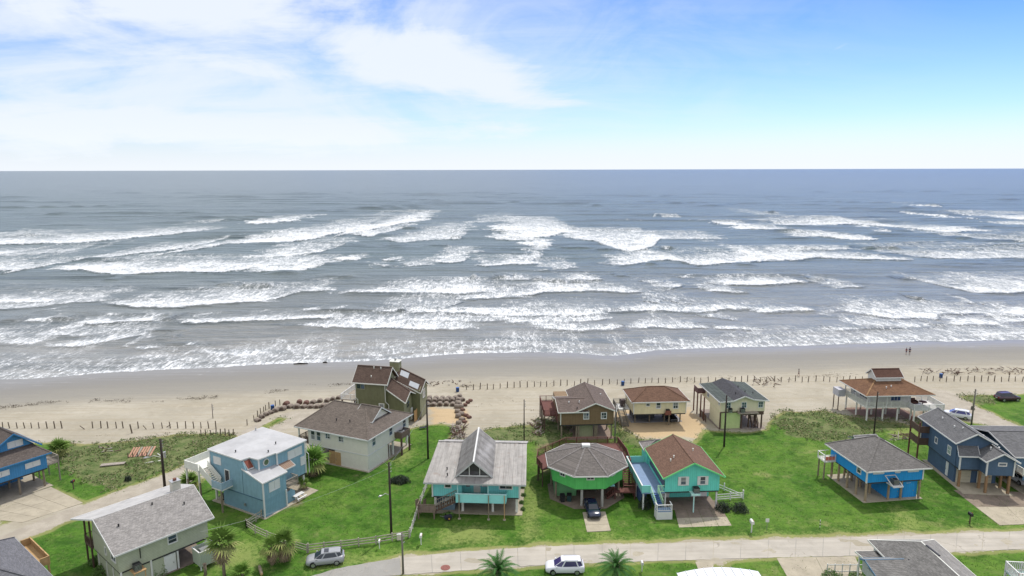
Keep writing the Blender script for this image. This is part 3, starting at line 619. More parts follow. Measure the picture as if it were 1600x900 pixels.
def door(h, face, pos, a, z, w_, hg, mat, trim=None, panels=0, name='door'):
    cv_ = conv(face, pos); m = MB(); fbox(m, cv_, a-w_/2, a+w_/2, -.02, .05, z, z+hg); d = m.build(name, mat, h)
    if trim:
        m = MB(); fbox(m, cv_, a-w_/2-.1, a-w_/2-.001, -.02, .08, z, z+hg+.1); fbox(m, cv_, a+w_/2+.001, a+w_/2+.1, -.02, .08, z, z+hg+.1); fbox(m, cv_, a-w_/2, a+w_/2, -.02, .08, z+hg+.001, z+hg+.1); m.build('door_frame', trim, d)
    m = MB(); fbox(m, cv_, a+w_*.32, a+w_*.32+.07, .05, .11, z+.95, z+1.1); m.build('handle', metalg, d)
    for i in range(panels):
        m = MB(); fbox(m, cv_, a-w_/2+.08, a+w_/2-.08, .05, .07, z+.06+hg*i/panels, z+hg*(i+1)/panels-.06); m.build('panel', mat, d)
    return d
def wallbox(h, x0, x1, y0, y1, z0, z1, mat, name='wall', trim=None, open_bottom=False):
    wo = MB().box(x0, x1, y0, y1, z0, z1).build(name, mat, h)
    if trim:
        for (x, y) in ((x0, y0), (x1, y0), (x0, y1), (x1, y1)):
            MB().box(x-.07, x+.07, y-.07, y+.07, z0-.01, z1-.01).build('corner_board', trim, wo)
    return wo
def roof(h, slopes, mat, fmat, ridges=(), t=.14, edges=True, name='roof', capm=None):
    """slopes: list of polygons (top surface)"""
    m = MB()
    for s in slopes: m.slab(s, t)
    ro = m.build(name, mat, h)
    if edges:
        cnt = {}
        for s in slopes:
            for a, b in zip(s, list(s[1:])+[s[0]]):
                k = tuple(sorted((tuple(round(c, 2) for c in a), tuple(round(c, 2) for c in b)))); cnt[k] = cnt.get(k, 0)+1
        inner = set()
        for a, b in ridges: inner.add(tuple(sorted((tuple(round(c, 2) for c in a), tuple(round(c, 2) for c in b)))))
        m = MB()
        for (a, b), c in cnt.items():
            if c == 1 and (a, b) not in inner:
                ctr = Vector((sum(p_[0] for s in slopes for p_ in s), sum(p_[1] for s in slopes for p_ in s), 0))/sum(len(s) for s in slopes)
                A = Vector(a); B = Vector(b); d = (B-A).normalized(); nrm = Vector((d.y, -d.x, 0))
                if nrm.length < .01: continue
                nrm.normalize()
                if nrm.dot((A+B)/2-ctr) < 0: nrm = -nrm
                A = A+nrm*.03+Vector((0, 0, -.085)); B = B+nrm*.03+Vector((0, 0, -.085)); m.beam(A-d*.03, B+d*.03, .05, .19)
        if m.v: m.build('fascia', fmat, ro)
    if ridges:
        for a, b in ridges:
            m = MB(); m.beam(Vector(a)+Vector((0, 0, .02)), Vector(b)+Vector((0, 0, .02)), .26, .05); m.build('ridge_cap', capm or mat, ro)
    return ro
def gable(h, x0, x1, y0, y1, ze, zr, mat, fmat, axis='x', r=None, **k):
    if axis == 'x':
        r = (y0+y1)/2 if r is None else r
        A = [(x0, y0, ze), (x1, y0, ze), (x1, r, zr), (x0, r, zr)]; B = [(x0, r, zr), (x1, r, zr), (x1, y1, ze), (x0, y1, ze)]; rd = ((x0, r, zr), (x1, r, zr))
    else:
        r = (x0+x1)/2 if r is None else r
        A = [(x0, y1, ze), (x0, y0, ze), (r, y0, zr), (r, y1, zr)]; B = [(r, y1, zr), (r, y0, zr), (x1, y0, ze), (x1, y1, ze)]; rd = ((r, y0, zr), (r, y1, zr))
    return roof(h, [A, B], mat, fmat, [rd], **k)
def hip(h, x0, x1, y0, y1, ze, zr, mat, fmat, ra, rb, **k):
    """ra, rb: ridge ends (x, y)"""
    a, b = (*ra, zr), (*rb, zr); c = [(x0, y0, ze), (x1, y0, ze), (x1, y1, ze), (x0, y1, ze)]
    if abs(ra[0]-rb[0]) > abs(ra[1]-rb[1]):
        sl = [[c[0], c[1], b, a], [c[1], c[2], b], [c[2], c[3], a, b], [c[3], c[0], a]]; rd = [(a, b), (c[0], a), (c[1], b), (c[2], b), (c[3], a)]
    else:
        sl = [[c[0], c[1], a], [c[1], c[2], b, a], [c[2], c[3], b], [c[3], c[0], a, b]]; rd = [(a, b), (c[0], a), (c[1], a), (c[2], b), (c[3], b)]
    return roof(h, sl, mat, fmat, rd, **k)
def gwall(h, face, pos, a0, a1, z0, z1, ar, zr, mat, t_=.15):
    """wall with gable peak; face plane at pos, thickness goes inward"""
    cv_ = conv(face, pos); pts = [cv_(a0, 0, z0), cv_(a1, 0, z0), cv_(a1, 0, z1), cv_(ar, 0, zr), cv_(a0, 0, z1)]
    d = Vector(cv_(0, -1, 0))-Vector(cv_(0, 0, 0)); m = MB(); m.slab(pts, t_, d); return m.build('gable_wall', mat, h)
def posts(h, pts, z1, mat=None, r=.15, z0=-.2, sq=False):
    for x, y in pts:
        m = MB()
        if sq: m.box(x-r, x+r, y-r, y+r, z0, z1)
        else: m.tube([(x, y, z0), (x, y, z1)], [r*1.05, r*.95], 9)
        m.build('post', mat or piling, h, smooth=False)
def rail(h, pts, z, hg=1.0, mat=None, solid=False, closed=False, step=1.6, bal=.13, bw=.03, name='railing'):
    """pts: list of xy or xyz"""
    mat = mat or white; pts = [Vector((p_[0], p_[1], p_[2] if len(p_) > 2 else z)) for p_ in pts]
    if closed: pts.append(pts[0])
    up = Vector((0, 0, 1)); m = MB(); b = MB()
    for p_, q in zip(pts, pts[1:]):
        m.beam(p_+up*hg, q+up*hg, .12, .05); L = (q-p_).length
        if solid: m.beam(p_+up*(hg*.48), q+up*(hg*.48), .05, hg*.92)
        else:
            m.beam(p_+up*.12, q+up*.12, .05, .08)
            n = max(1, int(L/bal))
            for i in range(1, n):
                c = p_.lerp(q, i/n); b.beam(c+up*.1, c+up*(hg-.03), bw, bw)
    ro = m.build(name, mat, h)
    if b.v: b.build('baluster', mat, ro, kind='stuff')
    for p_, q in zip(pts, pts[1:]):
        n = max(1, round((q-p_).length/step))
        for i in range(n):
            c = p_.lerp(q, i/n); MB().box(c.x-.055, c.x+.055, c.y-.055, c.y+.055, c.z-.1, c.z+hg+.06).build('railing_post', mat, ro)
    return ro
def stairs(h, top, bot, w_, mat, rmat=None, rails=True, solid=False, n=None):
    top = Vector(top); bot = Vector(bot); n = n or max(3, round((top.z-bot.z)/.19)); d = bot-top; hd = Vector((d.x, d.y, 0)).normalized(); s = Vector((-hd.y, hd.x, 0))
    st = thing('stairs', '', ''); del st['label'], st['category']; st.parent = h
    for k in (-1, 1): MB().beam(top+s*(k*w_/2)-Vector((0, 0, .15)), bot+s*(k*w_/2)-Vector((0, 0, .05)), .06, .28).build('stringer', mat, st)
    for i in range(1, n):
        c = top.lerp(bot, i/n); MB().beam(c-s*(w_/2-.04), c+s*(w_/2-.04), .28, .05).build('tread', mat, st)
    if rails:
        for k in (-1, 1):
            m = MB(); a = top+s*(k*(w_/2+.05)); b = bot+s*(k*(w_/2+.05)); u = Vector((0, 0, .95))
            m.beam(a+u, b+u, .08, .06)
            if solid: m.beam(a+u*.5, b+u*.5, .04, .75)
            N = max(2, int((b-a).length/ (1.3 if solid else .35)))
            for i in range(N+1):
                c = a.lerp(b, i/N); m.beam(c, c+u, .05, .05)
            m.build('handrail', rmat or mat, st)
    return st
def deck(h, poly, z, mat, t_=.16, boards=True):
    d = MB().slab([(x, y, z) for x, y in poly], t_).build('deck', mat, h); return d
def ac_unit(h, x, y, z, s=.9, stand=None):
    a = MB(); n = 12
    a.box(x-s/2, x+s/2, y-s/2, y+s/2, z, z+s*.95); o = a.build('air_conditioner', metalg, h)
    m = MB(); m.tube([(x, y, z+s*.95), (x, y, z+s*.95+.05)], s*.38, 14); m.build('fan_guard', black, o)
    m = MB()
    for i in range(5): m.box(x-s/2-.015, x+s/2+.015, y-s/2-.015, y+s/2+.015, z+.12+i*.15, z+.19+i*.15)
    m.build('louvre', black, o); return o
def vents(h, lst, mat=None):
    for x, y, z in lst:
        m = MB(); m.tube([(x, y, z-.1), (x, y, z+.28)], .08, 8); m.tube([(x, y, z+.28), (x, y, z+.36)], [.13, .05], 8); m.build('roof_vent', mat or metalg, h)
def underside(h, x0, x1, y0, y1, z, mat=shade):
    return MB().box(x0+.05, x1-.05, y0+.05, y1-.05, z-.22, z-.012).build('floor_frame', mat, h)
def slabg(h, x0, x1, y0, y1, mat=None, z=.07):
    return MB().box(x0, x1, y0, y1, -.2, z).build('ground_slab', mat or concrete, h)
def downpipe(h, pts, mat):
    return MB().tube(pts, .05, 6).build('downpipe', mat, h)
def bin_(x, y, z, rot, mat, lid, label, name='wheelie_bin', s=1.):
    b = thing(name, label, 'bin', (x, y, z), rot); m = MB()
    v = [(-.28, -.3, .05), (.28, -.3, .05), (.28, .3, .05), (-.28, .3, .05), (-.34, -.38, 1.0), (.34, -.38, 1.0), (.34, .38, 1.0), (-.34, .38, 1.0)]
    m.add(v, [(0, 3, 2, 1), (4, 5, 6, 7), (0, 1, 5, 4), (1, 2, 6, 5), (2, 3, 7, 6), (3, 0, 4, 7)]); m.build('body', mat, b)
    m = MB(); m.slab([(-.36, -.42, 1.04), (.36, -.42, 1.04), (.36, .4, 1.12), (-.36, .4, 1.12)], .05); m.build('lid', lid, b)
    for k in (-1, 1): MB().tube([(k*.30, .28, .11), (k*.36, .28, .11)], .11, 10).build('wheel', rubber, b)
    MB().beam((-.28, .45, 1.0), (.28, .45, 1.0), .05, .05).build('handle', mat, b)
    b.scale = (s,)*3; return b

# ================================================================ HOUSES
# -- 1 blue house at the left edge
h = thing('beach_house', 'royal blue raised house with brown shingle roof cut by the left edge', 'house', (-71.5, 98.8, 0), 57.3, 'stilt houses')
bl = M('blue_siding', (.055, .225, .44), .7, .10, 2, .06, groove=('v', .3, .03))
rf = shingle('dark_brown_shingle', (.105, .088, .078))
wallbox(h, -14, 0, 0, 9, 3, 5.45, bl); underside(h, -14, 0, 0, 9, 3)
roof(h, [[(-14.5, -.6, 5.45), (.5, -.6, 5.45), (-1, 2.3, 6.75), (-14.5, 2.3, 6.75)], [(.5, -.6, 5.45), (.5, 9.5, 5.45), (-1, 9.5, 6.75), (-1, 2.3, 6.75)]], rf, bl, [((.5, -.6, 5.45), (-1, 2.3, 6.75))], name='skirt_roof')
gwall(h, 'F', 2.25, -7, -.6, 6.3, 6.7, -3.3, 9.0, bl); MB().box(-7, -.6, 2.5, 9, 5.5, 6.7).build('wall', bl, h)
gable(h, -8, .2, 1.5, 9.5, 6.4, 9.3, rf, bl, 'y', -3.3, name='upper_roof')
wallbox(h, -14, -8, 3, 9, 5.5, 7.6, bl); gable(h, -15, -7, 2.4, 9.5, 7.5, 9.3, rf, bl, 'x', name='rear_roof')
window(h, 'F', 2.25, -3.0, 7.05, 1.8, .75, kind='shutter'); window(h, 'F', 0, -1.9, 3.95, 1.8, .6, kind='shutter'); window(h, 'F', 0, -6.0, 3.95, 1.8, .6, kind='shutter')
posts(h, [(-.5, .4), (-3.8, .4), (-7.2, .4), (-11, .4), (-.5, 4), (-3.8, 4), (-7.2, 4), (-.5, 8.6)], 3)
wallbox(h, -6.5, -1.2, 6, 8.9, 0, 2.98, bl, 'lower_wall'); slabg(h, -14, .3, -.4, 9)
deck(h, [(0.02, .8), (2.0, .8), (2.0, 4.6), (0.02, 4.6)], 3.1, greywood); rail(h, [(.1, .85), (1.95, .85), (1.95, 4.6), (.1, 4.6)], 3.1, 1., greywood)
posts(h, [(1.9, .9), (1.9, 4.5), (.5, 4.5)], 2.95, greywood, .08, sq=True)

# -- 2 sage green house in front
h = thing('beach_house', 'sage green house with long grey shingle roof and small chimney beside the curving street', 'house', (-44.9, 70.6, 0), 49.2, 'stilt houses')
sg = M('sage_siding', (.40, .425, .315), .75, .08, 2, .06, groove=('z', .19, .03))
sh2 = shingle('grey_beige_shingle', (.27, .255, .24), .26); met = M('white_membrane', (.40, .39, .375), .6, .22, 1.2, .08, streak=(.5, .5, .5))
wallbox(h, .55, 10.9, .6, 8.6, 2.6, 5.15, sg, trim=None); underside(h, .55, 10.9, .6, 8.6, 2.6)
roof(h, [[(0, 0, 5.2), (11.5, 0, 5.2), (11.5, 5.1, 7.95), (-.2, 5.1, 7.95)]], sh2, white)
roof(h, [[(-.2, 5.13, 7.95), (11.5, 5.13, 7.95), (11.5, 11.2, 6.15), (-.8, 11.2, 6.15)]], met, white, name='rear_roof')
m = MB(); m.slab([(.6, .62, 5.1), (.6, 8.55, 5.1), (.6, 8.55, 6.8), (.6, 5.1, 7.85), (.6, .62, 5.3)], .15, (1, 0, 0)); m.build('gable_wall', sg, h)
m = MB(); m.slab([(10.85, .62, 5.1), (10.85, 8.55, 5.1), (10.85, 8.55, 6.8), (10.85, 5.1, 7.85), (10.85, .62, 5.3)], .15, (-1, 0, 0)); m.build('gable_wall', sg, h)
m = MB(); m.box(9.0, 10.0, 5.3, 6.2, 7.2, 9.0); c = m.build('chimney', M('cream_stucco', (.52, .49, .42), .9, .12), h); MB().box(8.93, 10.07, 5.23, 6.27, 9.0, 9.1).build('chimney_cap', galv, c)
MB().tube([(9.5, 5.75, 9.1), (9.5, 5.75, 9.35)], .22, 10).build('flue', M('rusty_metal', (.16, .07, .05), .8, .3), c)
window(h, 'F', .6, 6.6, 3.75, .95, .9, kind='sash'); window(h, 'L', .55, 2.0, 3.6, 1.3, .85, kind='pair'); window(h, 'L', .55, 4.4, 3.5, .35, .8, kind='one')
wallbox(h, .7, 6.9, .75, 8.2, .05, 2.58, sg, 'lower_wall')
for x in (.72, 4.0): MB().box(x-.1, x+.1, .62, .78, 0, 2.6).build('corner_board', white, h)
for y in (3.0, 5.0, 7.6): MB().box(.62, .72, y-.07, y+.07, 0, 2.6).build('corner_board', white, h)
door(h, 'F', .75, 6.15, .1, 1.15, 2.1, white, white)
posts(h, [(7.1, .8), (10.6, .8), (10.6, 5), (7.2, 5), (10.6, 8.3)], 2.6, white, .1, sq=True); slabg(h, .5, 11, .5, 8.6, darkconc)
deck(h, [(.3, 8.6), (10, 8.6), (10, 10.9), (.3, 10.9)], 2.75, darkwood); rail(h, [(.35, 8.7), (.35, 10.85), (9.9, 10.85)], 2.75, 1., darkwood)
posts(h, [(.4, 10.7), (3.5, 10.7), (7, 10.7), (.4, 8.9)], 6.1, darkwood, .09, sq=True)
ac_unit(h, 2.2, -.15, 2.55, .75); m = MB(); m.box(1.6, 3.0, -.7, .55, 2.4, 2.5); m.beam((1.7, -.5, 0), (1.7, -.5, 2.4), .09, .09); m.beam((2.9, -.5, 0), (2.9, -.5, 2.4), .09, .09); m.build('bracket', tanwood, h)
MB().tube([(2.9, .52, 3.4), (2.9, .52, 5)], .05, 6).build('conduit', black, h)
vents(h, [(1.8, 3.2, 6.9), (6.1, 4.4, 7.5), (9.3, 3.0, 6.8)], black)
m = MB()
for a, b in (((8.6, -1.9), (10.8, -1.9)), ((10.8, -1.9), (10.8, .1)), ((10.8, .1), (8.6, .1)), ((8.6, .1), (8.6, -1.9))): m.beam((*a, 1.45), (*b, 1.45), .06, 1.9)
e = m.build('equipment_enclosure', M('pale_sage_panel', (.42, .47, .38), .7, .06, groove=('v', .2, .03)), h)
m = MB()
for a, b in (((8.6, -1.95), (10.85, -1.95)), ((10.85, -1.95), (10.85, .1)), ((8.55, .1), (8.55, -1.95))): m.beam((*a, 2.43), (*b, 2.43), .14, .08)
m.build('enclosure_cap', white, e); MB().box(9.1, 10.2, -1.4, -.4, .8, 2.2).build('condenser', metalg, e)
posts(h, [(8.65, -1.85), (10.75, -1.85)], .6, white, .07, sq=True)

# -- 3 dark roof in the lower left corner
h = thing('beach_house', 'charcoal shingle roof corner with tan timber rail at the lower left', 'house', (-58.7, 74.2, 0), -38.9, 'stilt houses')
sh3 = shingle('charcoal_shingle', (.135, .135, .145), .2)
hip(h, 0, 15, -9.5, 0, 5.5, 8.2, sh3, metalg, (4.6, -4.7), (10.5, -4.7)); wallbox(h, .6, 14.4, -8.9, -.6, 0, 5.4, M('grey_green_siding', (.25, .27, .22), .8, groove=('z', .2, .03)))
deck(h, [(1.4, .25), (7.6, .25), (7.6, 1.25), (1.4, 1.25)], 4.6, tanwood); rail(h, [(1.4, .3), (1.4, 1.2), (7.6, 1.2), (7.6, .3)], 4.6, .8, tanwood, solid=True)
posts(h, [(1.5, 1.1), (7.5, 1.1), (4.5, 1.1)], 4.5, tanwood, .09, sq=True)
MB().slab([(4.3, -5.6, 7.95), (6.2, -6.6, 7.35), (5.0, -6.9, 7.25)], .04).build('flashing', M('yellow_flashing', (.55, .43, .12), .6), h)

# -- 4 pale blue house with cut corner and flat roof
h = thing('beach_house', 'slate blue flat roofed house with cut corner and round window', 'house', (-34.6, 88.6, 0), 60.3, 'stilt houses')
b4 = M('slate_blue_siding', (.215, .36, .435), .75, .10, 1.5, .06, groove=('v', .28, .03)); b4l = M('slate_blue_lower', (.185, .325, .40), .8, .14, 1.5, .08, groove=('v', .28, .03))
mem = M('pale_roof_membrane', (.395, .395, .395), .75, .16, .5, .05, streak=(.35, .35, .35), rust=(.36, .37, .38))
up = [(0, 4.2), (1.25, 3.95), (1.4, 2.35), (4.1, 2.05), (4.1, 1.75), (9.5, 1.75), (9.5, 11), (0, 11)]
MB().slab([(x, y, 7.6) for x, y in up], 5.0).build('wall', b4, h)
rp = [(-.15, 4.05), (1.1, 3.8), (1.25, 2.15), (3.95, 1.85), (3.95, 1.55), (9.7, 1.55), (9.7, 11.2), (-.15, 11.2)]
roof(h, [[(x, y, 7.78+.02*y) for x, y in rp]], mem, white)
m = MB(); prof = [(0, 2.62), (0, 5.25), (4.1, 6.45), (4.1, 2.62)]; m.slab([(0.003, y, z) for y, z in prof], 4.05, (1, 0, 0)); m.build('wall', b4, h)
roof(h, [[(-.12, -.15, 5.32), (4.2, -.15, 5.32), (4.2, 4.05, 6.55), (-.12, 4.05, 6.55)]], mem, white, name='lower_roof')
m = MB(); m.slab([(0.001, 3.2, 6.2), (0.001, 4.25, 6.2), (0.001, 4.25, 7.6), (0.001, 3.9, 7.4)], .16, (1, 0, 0)); m.build('parapet', b4, h)
m = MB(); m.slab([(.2, 3.15, 6.4), (1.2, 3.0, 6.4), (1.2, 3.95, 7.55), (.2, 4.05, 7.55)], .06, (0, .7, -.7)); wq = m.build('skylight', white, h)
m = MB(); m.slab([(.3, 3.2, 6.52), (1.1, 3.08, 6.52), (1.1, 3.88, 7.48), (.3, 3.98, 7.48)], .09, (0, -.6, .6)); m.build('pane', M('brown_glass', (.20, .06, .04), .25, .2, 1), wq)
wallbox(h, .04, 3.9, .05, 8.6, 0, 2.6, b4l, 'lower_wall'); underside(h, 3.9, 9.5, 1.75, 11, 2.6); underside(h, .1, 3.9, 8.6, 11, 2.6)
for x, y, z0, z1 in ((0, 0, 0, 5.2), (3.95, -.02, 0, 2.6), (1.42, 2.3, 6.0, 7.6), (9.45, 1.75, 2.6, 7.6), (0, 11, 2.6, 7.6), (4.15, 1.72, 5.9, 7.6)): MB().box(x-.09, x+.09, y-.09, y+.09, z0, z1).build('corner_board', white, h)
MB().box(-.05, 0, 0, 11, 2.55, 2.68).build('trim_or_shadow_band', M('painted_shadow_band', (.08, .16, .22), .8), h)  # dark strip painted as the shadow line under the upper storey
window(h, 'F', 1.75, 7.5, 6.0, 2.5, 1.05, kind='shutter'); window(h, 'F', 1.75, 9.0, 4.2, .8, 1.1, kind='shutter'); window(h, 'F', 1.75, 5.2, 4.3, .7, 1.0, kind='shutter')
window(h, 'F', 0, 1.95, 3.55, 1.7, 1.2, kind='shutter'); window(h, 'L', 0, 9.4, 6.1, 1.4, .9, kind='shutter')
m = MB(); m.tube([(2.55, 2.2, 6.9), (2.55, 2.08, 6.9)], .52, 22); wr = m.build('window', white, h, label='round porthole window'); MB().tube([(2.55, 2.1, 6.9), (2.55, 2.05, 6.9)], .40, 22).build('pane', M('green_glass', (.10, .14, .08), .15, .5, 3), wr)
roof(h, [[(4.3, .6, 5.3), (6.4, .6, 5.3), (6.4, 1.75, 5.9), (4.3, 1.75, 5.9)]], M('brown_lattice', (.25, .17, .12), .8, groove=('x', .3, .08)), white, name='porch_roof')
deck(h, [(4.1, .3), (6.6, .3), (6.6, 1.75), (4.1, 1.75)], 2.75, greywood); rail(h, [(4.2, .35), (6.5, .35), (6.5, 1.7)], 2.75, .95, greywood)
posts(h, [(9.2, 2.1), (9.2, 6.5), (9.2, 10.6), (6.0, 10.6), (6.2, 6.5), (.4, 10.7)], 2.6, offwhite, .13, sq=True); slabg(h, -.3, 9.8, -.3, 11)
m = MB(); m.slab([(4.6, .5, 0), (6.0, .5, 0), (6.0, .5, 1.5), (5.4, .5, 2.0), (4.6, .5, 1.8)], .1, (0, 1, 0)); m.build('screen_panel', b4l, h)
deck(h, [(-2.0, 11.2), (2.5, 11.2), (2.5, 14.2), (-2.0, 14.2)], 5.3, offwhite); rail(h, [(-1.95, 11.3), (-1.95, 14.15), (2.4, 14.15)], 5.3, 1., offwhite, solid=True)
stairs(h, (-1.05, 11.2, 5.3), (-1.05, 8.5, 3.5), 1.3, offwhite, offwhite, solid=True)
deck(h, [(-1.9, 6.3), (-.05, 6.3), (-.05, 8.5), (-1.9, 8.5)], 3.45, offwhite); rail(h, [(-1.85, 8.4), (-1.85, 6.35), (-.1, 6.35)], 3.45, 1., M('pale_blue_panel', (.30, .42, .50), .7), solid=True)
posts(h, [(-1.8, 6.6), (-1.8, 11.2), (-1.8, 14), (2.2, 14)], 3.4, piling, .14, z0=-.2); posts(h, [(-1.8, 11.3), (-1.8, 14.1), (2.3, 14.1)], 5.2, offwhite, .1, sq=True)
door(h, 'L', 0, 7.4, 3.55, .85, 1.95, shade, offwhite)
downpipe(h, [(9.62, 1.6, 7.5), (9.62, 1.6, 5.9), (9.72, 1.3, 5.6), (9.72, 1.3, 2.6)], white)
vents(h, [(1.2, 6.8, 7.9), (6.2, 4.2, 7.9), (3.6, 2.8, 7.85)], black); vents(h, [(8.2, 10.9, 8.1)], metalg)
MB().box(-.16, 0, 3.8, 4.05, .9, 1.3).build('electric_meter', metalg, h)

# -- 5 cream house with brown hip roof
h = thing('beach_house', 'cream stucco house with broad brown hip roof and white gablet', 'house', (-23.2, 103.4, 0), 65.7, 'stilt houses')
cr = M('cream_stucco_wall', (.67, .64, .555), .85, .06, 1.5, .05, groove=('z', .2, .02), gd=.25); sh5 = shingle('taupe_shingle', (.135, .113, .096), .2)
wallbox(h, 0, 12, 0, 12, 2.75, 5.65, cr); underside(h, 0, 12, 0, 12, 2.75); MB().box(-.05, 12.05, -.05, 12.05, 2.66, 2.80).build('trim_or_shadow_band', white, h)
hip(h, -.6, 12.6, -.6, 14.4, 5.7, 8.55, sh5, white, (6.1, 4.6), (6.1, 11.2))
sl = [[(3.4, 1.4, 7.0), (6.1, 1.4, 8.75), (6.1, 5.5, 8.75), (3.4, 5.5, 7.0)], [(6.1, 1.4, 8.75), (8.8, 1.4, 7.0), (8.8, 5.5, 7.0), (6.1, 5.5, 8.75)]]
roof(h, sl, sh5, white, [((6.1, 1.4, 8.75), (6.1, 5.5, 8.75))], name='gablet_roof'); gwall(h, 'F', 1.75, 3.7, 8.5, 6.6, 6.85, 6.1, 8.55, cr)
for x in (1.7, 6.5, 10.6): window(h, 'F', 0, x, 3.9, .85, 1.3, kind='sash')
window(h, 'L', 0, 11.0, 3.75, .75, 1.55, kind='sash'); window(h, 'L', 0, 9.8, 3.75, .75, 1.55, kind='sash'); window(h, 'L', 0, 7.9, 4.4, .85, .8, kind='grid'); window(h, 'L', 0, 5.2, 4.3, .9, .8, kind='grid')
wallbox(h, .03, 5.4, .03, 6.6, 0, 2.64, cr, 'lower_wall'); wallbox(h, 5.4, 5.6, .05, 9.6, 0, 2.64, cr, 'lower_wall')
door(h, 'L', .03, 6.0, .1, 1.1, 2.2, tanwood, None); m = MB(); m.box(.1, .2, 6.75, 8.0, 0, 2.2)
for i in range(5): MB().box(.08, .16, 6.62+i*.26, 6.84+i*.26, .1, 2.3).build('plank', tanwood, h)
posts(h, [(7.4, .3), (11.7, .3), (11.7, 6), (11.7, 11.7), (.3, 9.5), (.3, 11.7), (4.5, 11.7), (8.2, 11.7)], 2.7, offwhite, .14, sq=True); slabg(h, -.3, 12.3, -.3, 12.3)
deck(h, [(0, 12), (12, 12), (12, 14.1), (0, 14.1)], 2.9, greywood); rail(h, [(.05, 12.1), (.05, 14.05), (11.9, 14.05)], 2.9, 1., darkwood); posts(h, [(.1, 14.05), (4, 14.05), (8, 14.05), (11.9, 14.05)], 5.6, offwhite, .1, sq=True)
m = MB(); m.box(7.6, 10.2, -1.4, -.06, 2.95, 3.1)
for a, b in (((7.6, -1.4), (10.2, -1.4)), ((10.2, -1.4), (10.2, 0)), ((7.6, -1.4), (7.6, 0))): m.beam((*a, 3.5), (*b, 3.5), .07, 1.)
m.build('equipment_deck', M('brown_panel', (.16, .115, .09), .85, groove=('v', .15, .03)), h); ac_unit(h, 8.5, -.7, 3.1, .95); ac_unit(h, 9.6, -.7, 3.1, .8)
posts(h, [(7.7, -1.3), (10.1, -1.3)], 2.95, darkwood, .13, sq=True)
vents(h, [(2.0, 7.6, 6.9), (2.2, 5.0, 7.0)], black); MB().tube([(5.9, -.1, .2), (5.9, -.1, 2.6)], .06, 6).build('downpipe', white, h)

# -- 6 olive house by the beach
h = thing('beach_house', 'olive green house with brown gabled roofs nearest the surf', 'house', (-23.9, 122.8, 0), -12, 'stilt houses')
ol = M('olive_siding', (.150, .152, .082), .8, .12, 2, .07, groove=('z', .22, .04)); ol2 = M('olive_light_siding', (.25, .25, .15), .8, .12, 2, .07, groove=('z', .22, .04)); sh6 = shingle('warm_brown_shingle', (.105, .073, .058), .2)
wallbox(h, -6, 0, .4, 5.0, 0, 5.0, ol, 'lower_wall'); wallbox(h, -6.03, .03, .37, 5.03, 5.0, 8.5, ol, trim=None)
gwall(h, 'R', .05, .4, 5.0, 8.3, 8.5, 2.7, 10.7, ol2); gwall(h, 'L', -6.05, .4, 5.0, 8.3, 8.5, 2.7, 10.7, ol2)
gable(h, -6.5, .6, -.15, 5.5, 8.45, 11.05, sh6, offwhite, 'x')
window(h, 'F', .37, -5.0, 7.15, 1.6, 1.0, ol2, kind='pair'); window(h, 'F', .4, -.9, 3.5, .85, .9, offwhite, kind='one')
for p_ in ([(-6.05, .25, 8.4), (-6.05, .25, 5.4), (-5.6, .22, 5.0), (-5.6, .22, 0)], [(-.05, .25, 8.4), (-.05, .25, 4.9), (.6, .22, 4.4), (.6, .22, 1)]): downpipe(h, p_, offwhite)
m = MB(); m.slab([(0.05, .95, 0), (3.3, .95, 0), (3.3, .95, 4.85), (0.05, .95, 7.0)], .15, (0, 1, 0)); m.build('wall', ol, h)
gwall(h, 'R', 3.4, .95, 5.0, 0.2, 4.9, 3.1, 6.2, ol2); gwall(h, 'R', 5.1, 5.0, 9.2, 0.2, 5.9, 7.1, 7.4, ol2); m = MB(); m.slab([(3.4, 4.95, 0.2), (5.1, 4.95, 0.2), (5.1, 4.95, 5.8), (3.4, 4.95, 6.3)], .15, (0, 1, 0)); m.build('wall', ol, h)
m = MB(); m.slab([(0, 9.2, 0), (5.1, 9.2, 0), (5.1, 9.2, 5.9), (0, 9.2, 8.1)], .15, (0, -1, 0)); m.build('wall', ol, h); m = MB(); m.slab([(0.02, 5.0, 0), (0.02, 9.2, 0), (0.02, 9.2, 8), (0.02, 7.2, 9.6), (0.02, 5, 8)], .15, (1, 0, 0)); m.build('wall', ol, h)
A, B, C_, D, E_, F2 = (0.06, .6, 7.3), (3.8, .6, 4.85), (3.9, 3.1, 6.35), (0.06, 3.1, 8.75), (0.06, 5.0, 7.7), (4.3, 5.1, 5.3)
roof(h, [[A, B, C_, D], [D, C_, F2, E_]], sh6, offwhite, [(C_, D)], name='wing_roof')
A2, B2, C2, D2, E2, F3 = (0.06, 4.9, 7.75), (5.3, 4.9, 5.45), (5.6, 7.1, 7.5), (0.06, 7.1, 9.8), (0.06, 9.5, 8.2), (5.5, 9.5, 5.9)
roof(h, [[A2, B2, C2, D2], [D2, C2, F3, E2]], sh6, offwhite, [(C2, D2)], name='wing_roof')
tarp = M('pale_roof_patch', (.48, .50, .52), .5, .1)
def lerp4(a, b, c, d, s, t_): return tuple((Vector(a).lerp(Vector(b), s)).lerp(Vector(d).lerp(Vector(c), s), t_)+Vector((0, 0, .05)))
for s0, s1, t0, t1, q in ((.12, .42, .5, .92, (A2, B2, C2, D2)), (.52, .86, .12, .5, (A2, B2, C2, D2))):
    MB().slab([lerp4(*q, s, t_) for s, t_ in ((s0, t0), (s1, t0+.02), (s1, t1), (s0, t1-.05))], .06).build('roof_patch', tarp, h)
